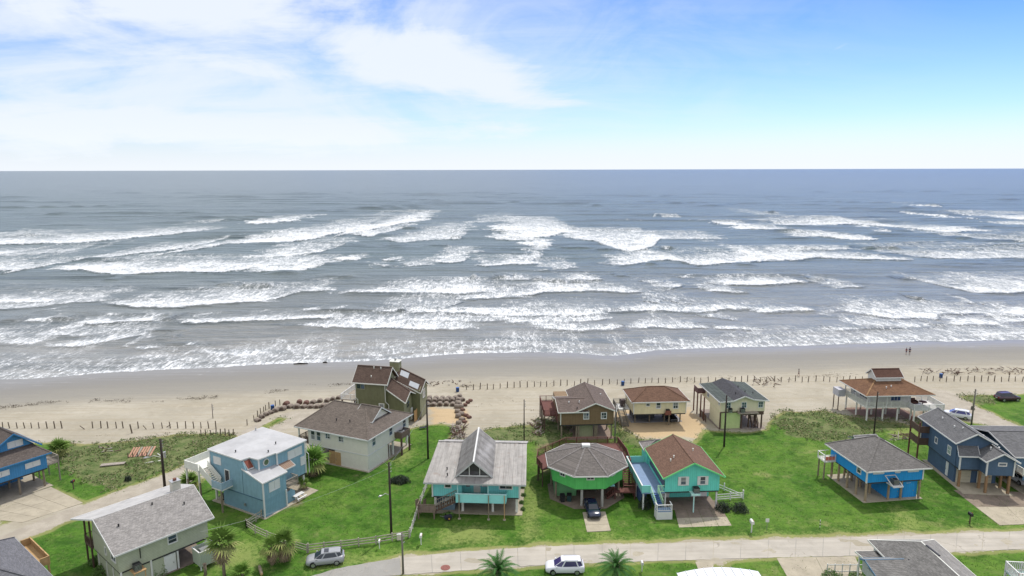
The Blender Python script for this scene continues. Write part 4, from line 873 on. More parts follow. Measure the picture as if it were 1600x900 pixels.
window(h, 'R', 3.4, 2.9, 3.2, 1.3, 1.2, ol2, kind='grid'); window(h, 'R', 5.1, 7.2, 4.0, 1.2, 1.5, offwhite, kind='sash', pm=M('pale_blind', (.55, .5, .4), .6)); MB().box(3.5, 3.7, 3.9, 4.7, .3, 2.6).build('door', offwhite, h)  # pane of the rear gable window has a pale tan blind colour
m = MB(); m.box(-1.5, .4, 6.4, 7.8, 8, 10.9); c = m.build('chimney', ol2, h); MB().box(-1.6, .5, 6.3, 7.9, 10.9, 11.05).build('chimney_cap', offwhite, c); MB().tube([(-.55, 7.1, 11.0), (-.55, 7.1, 11.5)], .22, 8).build('flue', metalg, c)
vents(h, [(-3.0, 2.3, 10.7), (-1.6, 2.3, 10.7), (-3.0, .9, 9.4)], offwhite)
deck(h, [(-10, 2), (-6.06, 2), (-6.06, 8.4), (-10, 8.4)], 4.2, greywood); rail(h, [(-6.1, 2.05), (-9.95, 2.05), (-9.95, 8.35), (-6.1, 8.35)], 4.2, 1.05, white); posts(h, [(-9.8, 2.2), (-9.8, 8.2), (-7.2, 2.2), (-7.2, 8.2)], 4.1, darkwood, .12, sq=True)
stairs(h, (-6.9, 1.9, 3.4), (-8.6, -.6, 1.0), 1.1, white); posts(h, [(3.2, 1.1), (3.2, 4.8), (5.0, 5.3), (5.0, 9)], 1.6, darkwood, .14, sq=True)

# -- 7 aqua house with metal roof and prow gable
h = thing('beach_house', 'turquoise house with weathered grey metal roof and glazed prow gable', 'house', (-12.4, 88.8, 0), -3.4, 'stilt houses')
aq = M('aqua_siding', (.19, .58, .57), .7, .08, 2, .05, groove=('v', .3, .03)); mr = M('weathered_metal_roof', (.33, .315, .30), .6, .26, 1.2, .10, .1, streak=(2.2, .15, .3), rust=(.27, .22, .19), metal=.1)
def sheets(h, a, b, c, d, n, mat, name='roof_sheet'):
    """metal sheets laid side by side over the quad a-b (eave) d-c (ridge); every sheet a piece with raised seams"""
    a, b, c, d = map(Vector, (a, b, c, d)); nn = (b-a).cross(d-a).normalized()
    if nn.z < 0: nn = -nn
    for i in range(n):
        s0, s1 = i/n, (i+1)/n; z = nn*(random.uniform(0, .02)+(.02 if i % 2 else 0)); g = .002
        q = [a.lerp(b, s0+g)+z, a.lerp(b, s1-g)+z, d.lerp(c, s1-g)+z, d.lerp(c, s0+g)+z]
        m = MB(); m.slab(q, .03, -nn)
        for f in (.0, .33, .66):
            p0 = q[0].lerp(q[1], f+.03)+nn*.02; p1 = q[3].lerp(q[2], f+.03)+nn*.02; m.beam(p0, p1, .05, .05, nn)
        m.build(name, mat, h)
e0, e1, r1, r0 = (0, 0, 5.2), (14.3, 0, 5.2), (14.1, 8, 8.0), (.9, 8, 8.0)
m = MB(); m.slab([(*p_[:2], p_[2]-.05) for p_ in (e0, e1, r1, r0)], .12); m.slab([(.9, 8, 7.95), (14.1, 8, 7.95), (14.1, 14.5, 5.6), (.9, 14.5, 5.6)], .12); ro = m.build('roof', mr, h)
sheets(ro, e0, e1, r1, r0, 22, mr); MB().beam((.9, 8, 8.05), (14.1, 8, 8.05), .4, .06).build('ridge_cap', mr, ro); MB().beam((0, -.05, 5.1), (14.3, -.05, 5.1), .06, .2).build('gutter', M('grey_gutter', (.36, .38, .38), .6), ro)
pk0, pk1 = (7.0, .35, 8.25), (7.0, 7.7, 10.4)
gl, gr = (4.4, 1.15, 5.62), (9.6, 1.15, 5.62); vl, vr = (4.5, 8, 8.1), (9.5, 8, 8.1)
m = MB(); m.slab([gl, pk0, pk1, vl], .12, (.6, 0, -.8)); m.slab([pk0, gr, vr, pk1], .12, (-.6, 0, -.8)); m.slab([pk1, vl, (7, 13, 6.3)], .1); m.slab([pk1, (7, 13, 6.3), vr], .1); pr_ = m.build('prow_roof', mr, h)
sheets(pr_, gl, vl, pk1, pk0, 11, mr); sheets(pr_, gr, vr, pk1, pk0, 11, mr); MB().beam(pk0, pk1, .22, .08).build('ridge_cap', white, pr_)
for q in (gl, gr): MB().beam(Vector(q)+Vector((0, -.04, 0)), Vector(pk0)+Vector((0, -.04, 0)), .07, .2).build('barge_board', M('grey_board', (.42, .43, .43), .7), pr_)
m = MB(); m.slab([(4.8, 1.3, 5.75), (9.1, 1.3, 5.75), (7, 1.0, 7.9)], .1, (0, 1, 0)); pw = m.build('gable_window', shade, h, label='triangular window split by two posts')
for pl in ([(5.1, 1.2, 6.0), (6.25, 1.2, 6.0), (6.25, 1.2, 7.1)], [(6.4, 1.2, 6.0), (7.7, 1.2, 6.0), (7.7, 1.2, 7.15), (7.0, 1.2, 7.8), (6.4, 1.2, 7.2)], [(7.85, 1.2, 6.0), (8.9, 1.2, 6.0), (7.85, 1.2, 7.05)]): MB().slab(pl, .05, (0, 1, 0)).build('pane', glassm, pw)
MB().beam((4.9, 1.1, 5.85), (9.0, 1.1, 5.85), .14, .14).build('sill', white, pw); MB().beam((6.32, 1.12, 5.9), (6.32, 1.12, 7.2), .1, .08, (0, 1, 0)).build('mullion', white, pw); MB().beam((7.78, 1.12, 5.9), (7.78, 1.12, 7.1), .1, .08, (0, 1, 0)).build('mullion', white, pw)
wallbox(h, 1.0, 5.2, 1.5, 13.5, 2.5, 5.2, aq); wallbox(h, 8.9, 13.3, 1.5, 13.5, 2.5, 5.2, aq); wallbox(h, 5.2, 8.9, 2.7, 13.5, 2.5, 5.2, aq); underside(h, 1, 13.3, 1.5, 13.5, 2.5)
for x in (1.0, 13.3): MB().box(x-.1, x+.1, 1.4, 1.56, 2.4, 5.1).build('corner_board', white, h)
window(h, 'F', 1.5, 3.2, 3.85, .8, .65, kind='one'); window(h, 'F', 1.5, 11.4, 3.85, 1.7, .65, kind='pair'); door(h, 'F', 2.7, 7.2, 2.6, .95, 2.0, offwhite, None); window(h, 'F', 2.7, 8.3, 3.6, .6, .8, kind='one'); window(h, 'F', 2.7, 5.9, 3.4, .6, 1.1, aq, kind='one')
deck(h, [(4.5, .1), (11.5, .1), (11.5, 1.5), (4.5, 1.5)], 2.55, greywood)
aqp = M('aqua_panel', (.26, .63, .62), .65, .08, 2, .04)
m = MB(); m.box(4.5, 11.5, 0, .1, 2.35, 3.62); fp = m.build('balcony_panel', aqp, h); MB().box(4.42, 11.58, -.06, .16, 3.62, 3.7).build('top_rail', M('pale_aqua_trim', (.45, .68, .68), .6), fp); MB().box(11.5, 11.58, .1, 1.5, 2.5, 3.6).build('balcony_side', aqp, h)
for x in (4.75, 9.0): MB().box(x-.05, x+.05, .2, .3, 2.6, 5.15).build('porch_post', M('pale_aqua_trim', (.45, .68, .68), .6), h)
for x in (5.0, 9.1, 11.3): MB().box(x-.06, x+.06, -.25, -.13, 0, 3.6).build('brace_post', piling if x < 11 else tanwood, h); MB().tube([(x, -.2, 0), (x, -.2, .12)], .22, 10).build('footing', concrete, h)
posts(h, [(5.2, 2.1), (9.5, 2.1), (12.9, 2.1), (1.3, 2.1), (1.3, 7), (5.2, 7), (9.5, 7), (12.9, 7)], 2.5, offwhite, .16, sq=True)
slabg(h, 1.0, 13.7, 1.2, 13.7, concrete)
wallbox(h, 1.1, 4.0, 2.2, 8, .07, 2.4, M('blue_grey_board', (.17, .25, .30), .8), 'lower_wall'); window(h, 'F', 2.2, 1.8, 1.0, .9, 1.1, kind='one'); window(h, 'F', 2.2, 3.2, 1.0, .9, 1.1, kind='one', pm=M('pale_curtain', (.45, .55, .6), .7))
wallbox(h, 9.3, 12.2, 6.5, 10, .07, 2.4, M('grey_store', (.33, .36, .38), .8), 'lower_wall'); wallbox(h, 8.3, 9.2, 6.3, 7.5, .07, 2.4, aq, 'lower_wall')
stairs(h, (4.45, .75, 2.55), (1.6, .45, 1.15), 1.15, darkwood, greywood); br = M('brown_grey_wood', (.20, .15, .115), .9, .25, 3, .15)
deck(h, [(-.8, -.5), (1.65, -.5), (1.65, 1.2), (-.8, 1.2)], 1.15, br); rail(h, [(1.6, -.45), (-.75, -.45), (-.75, 1.15)], 1.15, 1.0, br, step=.8, bal=.15, bw=.05); posts(h, [(-.7, -.4), (1.5, -.4), (-.7, 1.1), (1.5, 1.1)], 1.1, br, .08, sq=True)
stairs(h, (-.8, .9, 1.15), (-.9, 3.4, .1), 1.0, br); vents(h, [(5.4, 4.2, 6.7), (3.0, 2.4, 6.1), (3.2, 1.3, 5.75)], black)
MB().tube([(4.3, 1.0, 5.4), (4.3, 1.0, 7.0)], .05, 6).build('vent_pipe', white, h)

# -- 8 brown house
h = thing('beach_house', 'mocha brown house with plum roof beside a tall pole, red deck on its left', 'house', (8.3, 116.0, 0), 3.5, 'stilt houses')
b8 = M('mocha_siding', (.20, .135, .075), .8, .10, 2, .07, groove=('v', .3, .03)); sh8 = shingle('plum_brown_shingle', (.125, .098, .085), .18)
wallbox(h, .4, 9.9, .5, 11.8, 2.8, 5.3, b8, trim=None); underside(h, .4, 9.9, .5, 11.8, 2.8); gwall(h, 'F', .48, 3.1, 9.9, 5.2, 5.35, 6.6, 6.7, b8)
gable(h, 2.9, 10.4, -.05, 12.3, 5.35, 6.95, sh8, offwhite, 'y', 6.6); gable(h, -.1, 5.4, 0, 8.8, 5.32, 6.4, sh8, offwhite, 'x', name='side_roof')
MB().box(.32, .48, .42, .58, 2.8, 5.3).build('corner_board', offwhite, h); MB().box(9.82, 9.98, .42, .58, 2.8, 5.3).build('corner_board', b8, h)
for x in (5.0, 8.2): window(h, 'F', .5, x, 3.85, .85, 1.05, kind='grid')
posts(h, [(x, y) for x in (.6, 3.3, 3.7, 6.7, 7.0, 9.7) for y in (.8, 5, 9)]+[(.6, 11.6), (9.7, 11.6)], 2.8, piling, .15)
pg = M('pale_green_panel', (.32, .33, .20), .8, .1, groove=('v', .3, .03)); wallbox(h, 3.9, 6.5, 1.6, 6, .05, 2.7, pg, 'lower_wall'); slabg(h, .2, 10.1, .3, 11.8, M('brown_slab', (.24, .18, .14), .9, .25), .06)
deck(h, [(-2.2, 4), (.38, 4), (.38, 12.4), (-2.2, 12.4)], 3.3, redwood); rail(h, [(.3, 12.3), (-2.15, 12.3), (-2.15, 4.05), (.3, 4.05)], 3.3, 1., redwood); posts(h, [(-2.1, 4.1), (-2.1, 7), (-2.1, 9.6), (-2.1, 12.2), (-.1, 12.2)], 3.2, darkwood, .12)
rail(h, [(-.2, .6), (-.2, 4)], 3.3, 1., redwood); vents(h, [(2.2, 2.9, 6.05), (4.1, 2.9, 6.1), (8.8, 7, 6.0)], white); vents(h, [(3.4, .9, 5.6)], black)

# -- 9 green octagonal house
h = thing('beach_house', 'bright green eight sided house with dark grey faceted roof over a parked car', 'house', (11.0, 96.6, 0), 0, 'stilt houses')
gn = M('bright_green_siding', (.10, .45, .12), .7, .10, 2, .06, groove=('v', .3, .03)); sh9 = shingle('taupe_grey_shingle', (.140, .126, .116), .18)
def ring(r, z, a0=-66, n=8): return [(r*math.cos(R(a0+i*360/n)), r*math.sin(R(a0+i*360/n)), z) for i in range(n)]
MB().slab(ring(5.6, 5.2), 2.35).build('wall', gn, h); MB().slab(ring(5.3, 2.84), .2).build('floor_frame', shade, h)
rg = ring(6.35, 5.15); ap = (0, 0, 7.35)
roof(h, [[rg[i], rg[(i+1) % 8], ap] for i in range(8)], sh9, white, [(rg[i], ap) for i in range(8)], capm=shingle('pale_hip_cap', (.19, .175, .165), .1))
m = MB(); m.box(-.6, .6, -.45, .45, 7.0, 7.5); sk = m.build('skylight', white, h); MB().box(-.48, .48, -.34, .34, 7.5, 7.53).build('pane', M('milky_dome', (.75, .76, .76), .3), sk)
def facet(i, r=5.6):
    a, b = ring(r, 0)[i % 8], ring(r, 0)[(i+1) % 8]; return Vector(a), Vector(b)
def fwin(i, f, z, w_, hg):
    a, b = facet(i); d = (b-a).normalized(); n_ = Vector((d.y, -d.x, 0)); c = a.lerp(b, f)
    m = MB()
    for s0, s1, z0, z1 in ((-w_/2-.1, -w_/2, z-.1, z+hg+.1), (w_/2, w_/2+.1, z-.1, z+hg+.1), (-w_/2, w_/2, z+hg, z+hg+.1), (-w_/2, w_/2, z-.1, z)):
        q = [c+d*s0+n_*.06+Vector((0, 0, z0)), c+d*s1+n_*.06+Vector((0, 0, z0)), c+d*s1+n_*.06+Vector((0, 0, z1)), c+d*s0+n_*.06+Vector((0, 0, z1))]; m.slab(q, .09, -n_)
    wo = m.build('window', white, h); q = [c+d*s+n_*.02+Vector((0, 0, z_)) for s, z_ in ((-w_/2, z), (w_/2, z), (w_/2, z+hg), (-w_/2, z+hg))]; MB().slab(q, .04, -n_).build('pane', glassm, wo)
    m = MB(); m.beam(c+n_*.04+Vector((0, 0, z)), c+n_*.04+Vector((0, 0, z+hg)), .04, .03); m.build('muntin', white, wo)
fwin(7, .5, 4.35, .95, .5); fwin(6, .45, 4.2, .8, .7); fwin(0, .45, 4.35, .7, .6); fwin(5, .5, 3.9, .8, 1.1)
for x, y in ((-1.0, -4.6), (1.9, -4.9)): posts(h, [(x, y)], 2.8, M('concrete_column', (.36, .35, .32), .9), .2)
posts(h, [(-4.6, -2.2), (4.7, -2.0), (-5, 2), (5, 2), (0, 4), (-1, 0), (2, 0)], 2.8, piling, .16)
MB().slab(ring(6.0, .07), .25).build('ground_slab', darkconc, h)
wallbox(h, -4.7, -1.5, -1.6, 3, .07, 2.6, M('dull_green_board', (.16, .38, .17), .8, groove=('v', .3, .03)), 'lower_wall'); wallbox(h, -1.0, 1.6, .5, 3.5, .07, 2.6, M('brown_store', (.14, .085, .05), .9), 'lower_wall')
for x0, x1 in ((-2.9, -1.7), (2.5, 3.9)): MB().slab([(x0, -3.6, 2.55), (x1, -3.6, 2.55), (x1, -2.8, 2.7), (x0, -2.8, 2.7)], .05).build('awning', M('pale_aqua_awning', (.28, .60, .62), .6), h)
outer = [(-6.5, 1.2), (-7.2, 3.6), (-6.9, 6.4), (-2.0, 11.3), (6.6, 11.5), (7.3, 6.6), (7.2, 2.2), (5.9, 1.2)]
ri = ring(5.6, 0); inn = sorted([(x, y) for x, y, z in ri if y > -.5], key=lambda q: -q[0])
deck(h, outer+[(x, y) for x, y in inn], 2.9, redwood); rail(h, outer[:7], 2.9, 1.05, redwood, bal=.16, bw=.045)
posts(h, [(-6.4, 1.5), (-7.0, 3.6), (-6.7, 6.2), (-4.4, 8.7), (-1.9, 11.1), (2.3, 11.2), (6.4, 11.3), (7.1, 6.6), (7.0, 2.4)], 2.8, darkwood, .1)
stairs(h, (6.5, 1.6, 2.9), (6.2, -1.4, 1.25), 1.3, redwood); deck(h, [(4.0, -2.8), (7.1, -2.8), (7.1, -1.35), (4.0, -1.35)], 1.2, redwood); rail(h, [(7.05, -1.4), (7.05, -2.75), (5.4, -2.75)], 1.2, 1., redwood)
stairs(h, (4.0, -2.1, 1.2), (2.9, -2.1, .1), 1.2, redwood); posts(h, [(7, -2.7), (4.1, -2.7), (7, -1.5)], 1.15, redwood, .08, sq=True)
red = M('red_cushion', (.34, .035, .04), .8, .2); blk = M('dark_cushion', (.03, .03, .05), .8); pale = M('pale_cushion', (.5, .42, .38), .8)
for i in range(5):
    a = R(52+i*9); cx_, cy_ = 8.2*math.cos(a)-.2, 8.2*math.sin(a)
    s = thing('patio_chair', 'patio chair on the round deck, %s' % ('red cushions, nearest the right rail', 'black cushions, second from the right', 'wine cushions, middle of the row', 'pale pink cushions, second from the left', 'maroon cushions, leftmost of the row')[i], 'chair', (11+cx_, 96.6+cy_, 2.9), math.degrees(a)+90, 'patio chairs on the round deck')
    mt = (red, blk, M('wine_cushion', (.22, .03, .05), .8), pale, M('maroon_cushion', (.28, .05, .06), .8))[i]
    MB().box(-.4, .4, -.35, .35, .35, .5).build('seat', mt, s); MB().slab([(-.4, .35, .5), (.4, .35, .5), (.4, .5, 1.0), (-.4, .5, 1.0)], .1, (0, -1, 0)).build('backrest', mt, s)
    for sx_ in (-.36, .36): MB().box(sx_-.04, sx_+.04, -.35, .4, .5, .66).build('armrest', blk, s); MB().box(sx_-.03, sx_+.03, -.33, -.27, 0, .35).build('leg', blk, s); MB().box(sx_-.03, sx_+.03, .27, .33, 0, .35).build('leg', blk, s)

# -- 10 yellow house, brown hip roof
h = thing('beach_house', 'pale yellow house with rust brown hip roof over orange sand', 'house', (22.4, 122.3, 0), 3.2, 'stilt houses')
ye = M('pale_yellow_siding', (.66, .585, .38), .75, .07, 2, .05, groove=('z', .2, .02), gd=.25); sh10 = shingle('rust_brown_shingle', (.140, .082, .056), .22)
wallbox(h, .5, 10.5, .5, 7.3, 2.45, 4.95, ye, trim=white); underside(h, .5, 10.5, .5, 7.3, 2.45); hip(h, 0, 11.1, 0, 7.9, 4.95, 6.75, sh10, white, (3.8, 3.9), (7.2, 3.9))
window(h, 'F', .5, 3.2, 4.05, .6, .45, kind='pair'); window(h, 'F', .5, 5.2, 3.55, .75, 1.05, kind='sash'); window(h, 'F', .5, 8.5, 3.45, .85, 1.15, kind='grid')
posts(h, [(x, y) for x in (1.3, 4.1, 7.0, 10.1) for y in (2.6, 6.8)]+[(7.4, .8)], 2.45, piling, .13); slabg(h, .5, 10.5, 2.4, 7.3, M('grey_slab', (.25, .24, .24), .9, .2), .05)
wallbox(h, 1.4, 5.6, 4.5, 7.2, .05, 2.2, M('dark_lattice', (.10, .10, .11), .9, groove=('v', .2, .08)), 'lower_wall')
m = MB(); m.box(6.3, 7.4, -.5, .45, 2.5, 2.62); m.beam((6.3, -.5, 3.0), (7.4, -.5, 3.0), .05, .7); m.build('balcony', M('rust_panel', (.18, .07, .05), .8), h); ac_unit(h, 6.9, 0, 2.65, .65)
gw = M('grey_stair_wood', (.16, .15, .13), .9, .2, 3, .1); deck(h, [(-2.2, 3.4), (.45, 3.4), (.45, 6.6), (-2.2, 6.6)], 2.45, M('white_deck', (.55, .55, .53), .7)); rail(h, [(.4, 6.55), (-2.15, 6.55), (-2.15, 3.4)], 2.45, 1., gw); stairs(h, (-1.4, 3.4, 2.45), (-1.0, .3, .1), 1.2, gw); posts(h, [(-2.1, 3.5), (-2.1, 6.5)], 2.4, gw, .1); wallbox(h, -1.0, -.2, 4.6, 5.6, 2.46, 3.8, M('dark_box', (.08, .06, .06), .9), 'locker')

# -- 11 cream house with slate roof
h = thing('beach_house', 'light yellow house with dark slate green roof and lime lower wall by a pole', 'house', (38.4, 120.8, 0), 4.2, 'stilt houses')
y11 = M('light_yellow_siding', (.64, .60, .42), .75, .07, 2, .05, groove=('z', .2, .02), gd=.3); li = M('lime_siding', (.50, .60, .27), .75, .07, 2, .05, groove=('z', .2, .02), gd=.3); sh11 = shingle('slate_green_shingle', (.075, .088, .082), .18); sh11b = shingle('slate_dark_shingle', (.062, .062, .068), .12)
prf = [(0, 5.5), (2.6, 5.7), (4.75, 6.55), (6.5, 5.85), (9.4, 5.55)]
for i in range(4):
    (xa, za), (xb, zb) = prf[i], prf[i+1]; roof(h, [[(xa, 0, za), (xb, 0, zb), (xb, 11.2, zb), (xa, 11.2, za)]], sh11 if i != 1 and i != 2 else sh11b, white, edges=False)
m = MB()
for i in range(4): (xa, za), (xb, zb) = prf[i], prf[i+1]; m.beam((xa, -.04, za-.09), (xb, -.04, zb-.09), .06, .2)
m.beam((-.04, 0, 5.41), (-.04, 11.2, 5.41), .06, .2); m.beam((9.44, 0, 5.46), (9.44, 11.2, 5.46), .06, .2); m.build('fascia', white, h)
m = MB(); m.slab([(.5, .6, 3.3)]+[(8.9, .6, 3.3), (8.9, .6, 5.45), (6.5, .6, 5.7), (4.75, .6, 6.4), (2.6, .6, 5.55), (.5, .6, 5.4)], 10, (0, 1, 0)); m.build('wall', y11, h)
wallbox(h, .52, 4.3, .62, 6.2, 0, 3.29, li, 'lower_wall'); MB().box(.46, .5, .7, 6.0, 0.1, 3.25).build('side_wall', y11, h); underside(h, 4.3, 8.9, .6, 10.6, 3.3)
for x in (1.9, 4.9, 8.1): window(h, 'F', .6, x, 4.1, .8, 1.0, kind='grid', pm=M('teal_glass', (.05, .10, .10), .1))
window(h, 'L', .5, 7.2, 4.1, .9, 1.1, kind='grid'); window(h, 'L', .5, 1.5, 4.5, .4, .5, kind='one')
MB().box(.4, 4.4, .5, .6, 3.2, 3.36).build('trim_or_shadow_band', darkwood, h); ac_unit(h, 4.4, .05, 3.4, .75); ac_unit(h, 2.1, .1, 3.42, .6)
m = MB(); m.box(3.5, 7.4, -.5, .5, 3.2, 3.35); m.box(3.5, 3.62, -.5, .5, 3.35, 3.6); m.build('equipment_deck', greywood, h)
posts(h, [(.4, .45), (4.5, .5), (6.1, 1), (7.4, 1), (8.5, .8), (8.6, 4), (8.6, 7.5), (8.6, 10.3), (5, 6.5)], 3.3, darkwood, .15); posts(h, [(-1.0, 5.2), (-1.0, 7.1), (-1.0, 9), (-1.0, 11)], 4.7, redwood, .1, sq=True); slabg(h, .2, 9.1, .3, 11, M('brown_grey_slab', (.24, .20, .17), .9, .2), .06)
deck(h, [(-1.1, 8.8), (.48, 8.8), (.48, 11.1), (-1.1, 11.1)], 4.4, redwood); rail(h, [(.4, 8.85), (-1.05, 8.85), (-1.05, 11.05)], 4.4, .9, M('plum_panel', (.12, .07, .07), .8), solid=True)
rail(h, [(-1.0, 4.0), (-1.0, 7.6)], .2, 1.3, darkwood, bal=.3, bw=.07); stairs(h, (7.4, 3.4, 3.3), (7.2, .5, .1), 1.1, darkwood); vents(h, [(6.6, 4.4, 5.8), (7.9, 3.8, 5.7), (3.9, 2.4, 6.2), (6.2, 6.8, 6.0)], black)
m = MB(); m.slab([(4.3, .64, 2.6), (8.8, .64, 2.6), (8.8, .64, 3.28), (4.3, .64, 3.28)], .08, (0, 1, 0)); m.build('rim_beam', darkwood, h)

# -- 12 turquoise house, brown roof, lime trim
h = thing('beach_house', 'turquoise house with rust brown gable roof, lime trim and blue side deck', 'house', (21.3, 90.0, 0), 3.2, 'stilt houses')
tq = M('turquoise_siding', (.14, .60, .50), .7, .07, 2, .05, groove=('v', .3, .03)); lime = M('lime_trim', (.16, .62, .22), .6, .05); sh12 = shingle('red_brown_shingle', (.150, .090, .064), .2)
wallbox(h, .4, 8.3, .8, 10, 2.7, 5.1, tq); gwall(h, 'F', .78, .4, 8.3, 5.0, 5.15, 4.3, 7.1, tq); gwall(h, 'B', 10.02, .4, 8.3, 5.0, 5.15, 4.3, 7.1, tq); underside(h, .4, 8.3, .8, 10, 2.7)
gable(h, -.1, 8.8, 0, 10.6, 5.15, 7.35, sh12, lime, 'y', 4.3); hip(h, -.2, 4.4, 10.4, 13.8, 4.9, 6.1, shingle('grey_shingle', (.22, .20, .19), .15), white, (1.9, 11.6), (2.5, 11.6), name='rear_roof'); wallbox(h, .2, 4, 10.1, 13.4, 0, 4.85, tq)
for x in (3.05, 5.85):
    window(h, 'F', .78, x, 3.75, .72, 1.1, kind='sash')
    for s in (-1, 1): MB().box(x+s*.62-.17, x+s*.62+.17, .70, .78, 3.65, 4.95).build('shutter', white, h)
wallbox(h, .7, 8.1, 4.3, 9.8, .05, 2.68, tq, 'lower_wall'); door(h, 'F', 4.3, 6.6, .08, 2.2, 2.2, white, white, 4, 'garage_door'); door(h, 'F', 4.3, 1.5, .08, 1.1, 2.1, offwhite, white)
posts(h, [(8.05, 1.1), (.6, 1.1), (-2.6, 1.0), (-2.6, 5), (-2.6, 9.5)], 2.7, white, .1, sq=True); slabg(h, .4, 8.3, .6, 4.3, darkconc, .06)
m = MB(); m.box(3.9, 5.1, -.55, .6, 2.75, 2.85); m.beam((4.3, -.3, 0), (4.3, -.3, 2.75), .14, .14); m.box(3.85, 5.15, -.6, -.5, 2.7, 2.95); m.build('bracket', M('pale_turquoise_paint', (.45, .70, .66), .6), h); ac_unit(h, 4.7, .05, 2.86, .8)
bd = M('blue_deck_paint', (.17, .245, .38), .6, .15, 1.5, .1, groove=('v', .15, .02))
deck(h, [(-2.9, .6), (.38, .6), (.38, 10.8), (-2.9, 10.8)], 2.75, bd)
tr = M('turquoise_rail', (.20, .56, .50), .6, .06); r_ = rail(h, [(-1.75, .65), (-2.85, .65), (-2.85, 10.7), (-.1, 10.7)], 2.75, 1.05, tr, solid=True); rail(h, [(-.6, .65), (.3, .65)], 2.75, 1.0, M('pale_lime_rail', (.45, .72, .45), .6), bal=.2, bw=.06)
MB().box(-2.95, -2.78, .6, 10.75, 3.8, 3.88).build('top_rail', white, h); MB().box(.3, .36, .8, 9, 3.3, 4.4).build('window_band', glassm, h)
stairs(h, (-1.15, .6, 2.75), (-.75, -.9, 1.25), 1.0, M('blue_stair', (.08, .15, .35), .7), M('pale_lime_rail', (.45, .72, .45), .6))
deck(h, [(-1.4, -2.0), (.75, -2.0), (.75, -.8), (-1.4, -.8)], 1.2, bd); rail(h, [(-1.35, -.85), (-1.35, -1.95), (.7, -1.95), (.7, -.85)], 1.2, .95, white, bal=.25, step=2.2)
for a, b in (((-1.4, -2.02), (.75, -2.02)), ((-1.42, -2.0), (-1.42, -.8)), ((.77, -2.0), (.77, -.8))): MB().beam((*a, .58), (*b, .58), .05, 1.1).build('skirting', white, h)
MB().box(-2.6, -1.6, 3, 6, .1, 1.7).build('storage_box', M('dark_blue_box', (.05, .09, .2), .7), h); vents(h, [(6.0, 6, 6.6), (1.9, 3.4, 6.2), (2.5, 3.9, 6.5)], offwhite)

# -- 13 white house with cupola on the beach
h = thing('beach_house', 'white porch house with wide rust brown roof and raised cupola by the sand', 'house', (67.0, 123.8, 0), 2.6, 'stilt houses')
wh = M('white_siding', (.62, .61, .57), .75, .06, 2, .04, groove=('z', .2, .02), gd=.25); sh13 = shingle('orange_brown_shingle', (.150, .083, .050), .22, rust=(.22, .125, .065))
hip(h, 0, 13.5, 0, 10, 5.55, 7.5, sh13, white, (4.6, 4.9), (9.0, 4.9), capm=shingle('orange_cap', (.26, .16, .085), .2))
wallbox(h, 2.0, 9.9, 1.9, 8.6, 2.95, 5.5, wh, trim=white); deck(h, [(.8, 1.0), (12.7, 1.0), (12.7, 9.2), (.8, 9.2)], 2.95, offwhite, .2)
wallbox(h, 4.1, 9.1, 4.0, 6.9, 6.3, 8.0, wh); gwall(h, 'L', 4.08, 4.0, 6.9, 7.9, 8.0, 5.45, 9.1, wh); gwall(h, 'R', 9.12, 4.0, 6.9, 7.9, 8.0, 5.45, 9.1, wh); gable(h, 3.8, 9.4, 3.7, 7.2, 7.95, 9.25, shingle('deep_rust_shingle', (.10, .055, .042), .2), white, 'x', name='cupola_roof')
window(h, 'F', 1.9, 7.0, 3.9, 1.9, 1.1, kind='tri', pm=M('blue_glass', (.05, .08, .18), .1)); window(h, 'L', 2.0, 4.2, 3.9, 2.6, 1.2, kind='tri'); window(h, 'L', 2.0, 7.4, 3.9, .9, 1.2, kind='one'); door(h, 'F', 1.9, 3.0, 3.0, .9, 2.1, offwhite, white)
rail(h, [(9.0, 1.05), (.85, 1.05), (.85, 9.15), (4, 9.15)], 2.95, 1.0, offwhite, bal=.16, bw=.05)
pdk = [(9.0, 1.0), (9.0, -.9), (14.9, -.9), (15.3, 4.6), (12.7, 4.6), (12.7, 1.0)]; deck(h, pdk, 2.94, M('pale_deck', (.60, .58, .55), .7, groove=('v', .15, .02)), .2); rail(h, [(9.0, 1.0), (9.0, -.85), (14.85, -.85), (15.25, 4.55), (12.75, 4.55)], 2.95, 1.0, white, bal=.16, bw=.05)
posts(h, [(x, y) for x in (1.2, 4.3, 7.2, 9.9, 12.4) for y in (1.3, 5, 8.8)]+[(9.2, -.7), (14.7, -.7), (15.0, 4.3), (12.0, -.7)], 2.85, offwhite, .16); posts(h, [(.95, 1.1), (.95, 5), (.95, 9), (4.8, 1.1), (12.6, 9)], 5.5, white, .08, sq=True, z0=2.95)
slabg(h, 1, 12.5, 2.2, 9, M('reddish_slab', (.20, .13, .10), .9, .2), .04); wallbox(h, -1.2, .2, 7.6, 9.8, 2.9, 4.3, M('lilac_grey_box', (.42, .42, .45), .8), 'locker'); posts(h, [(-1.0, 7.8), (-1.0, 9.6)], 2.9, darkwood, .1); vents(h, [(5.0, 2.0, 6.4), (6.2, 2.4, 6.5)], white)

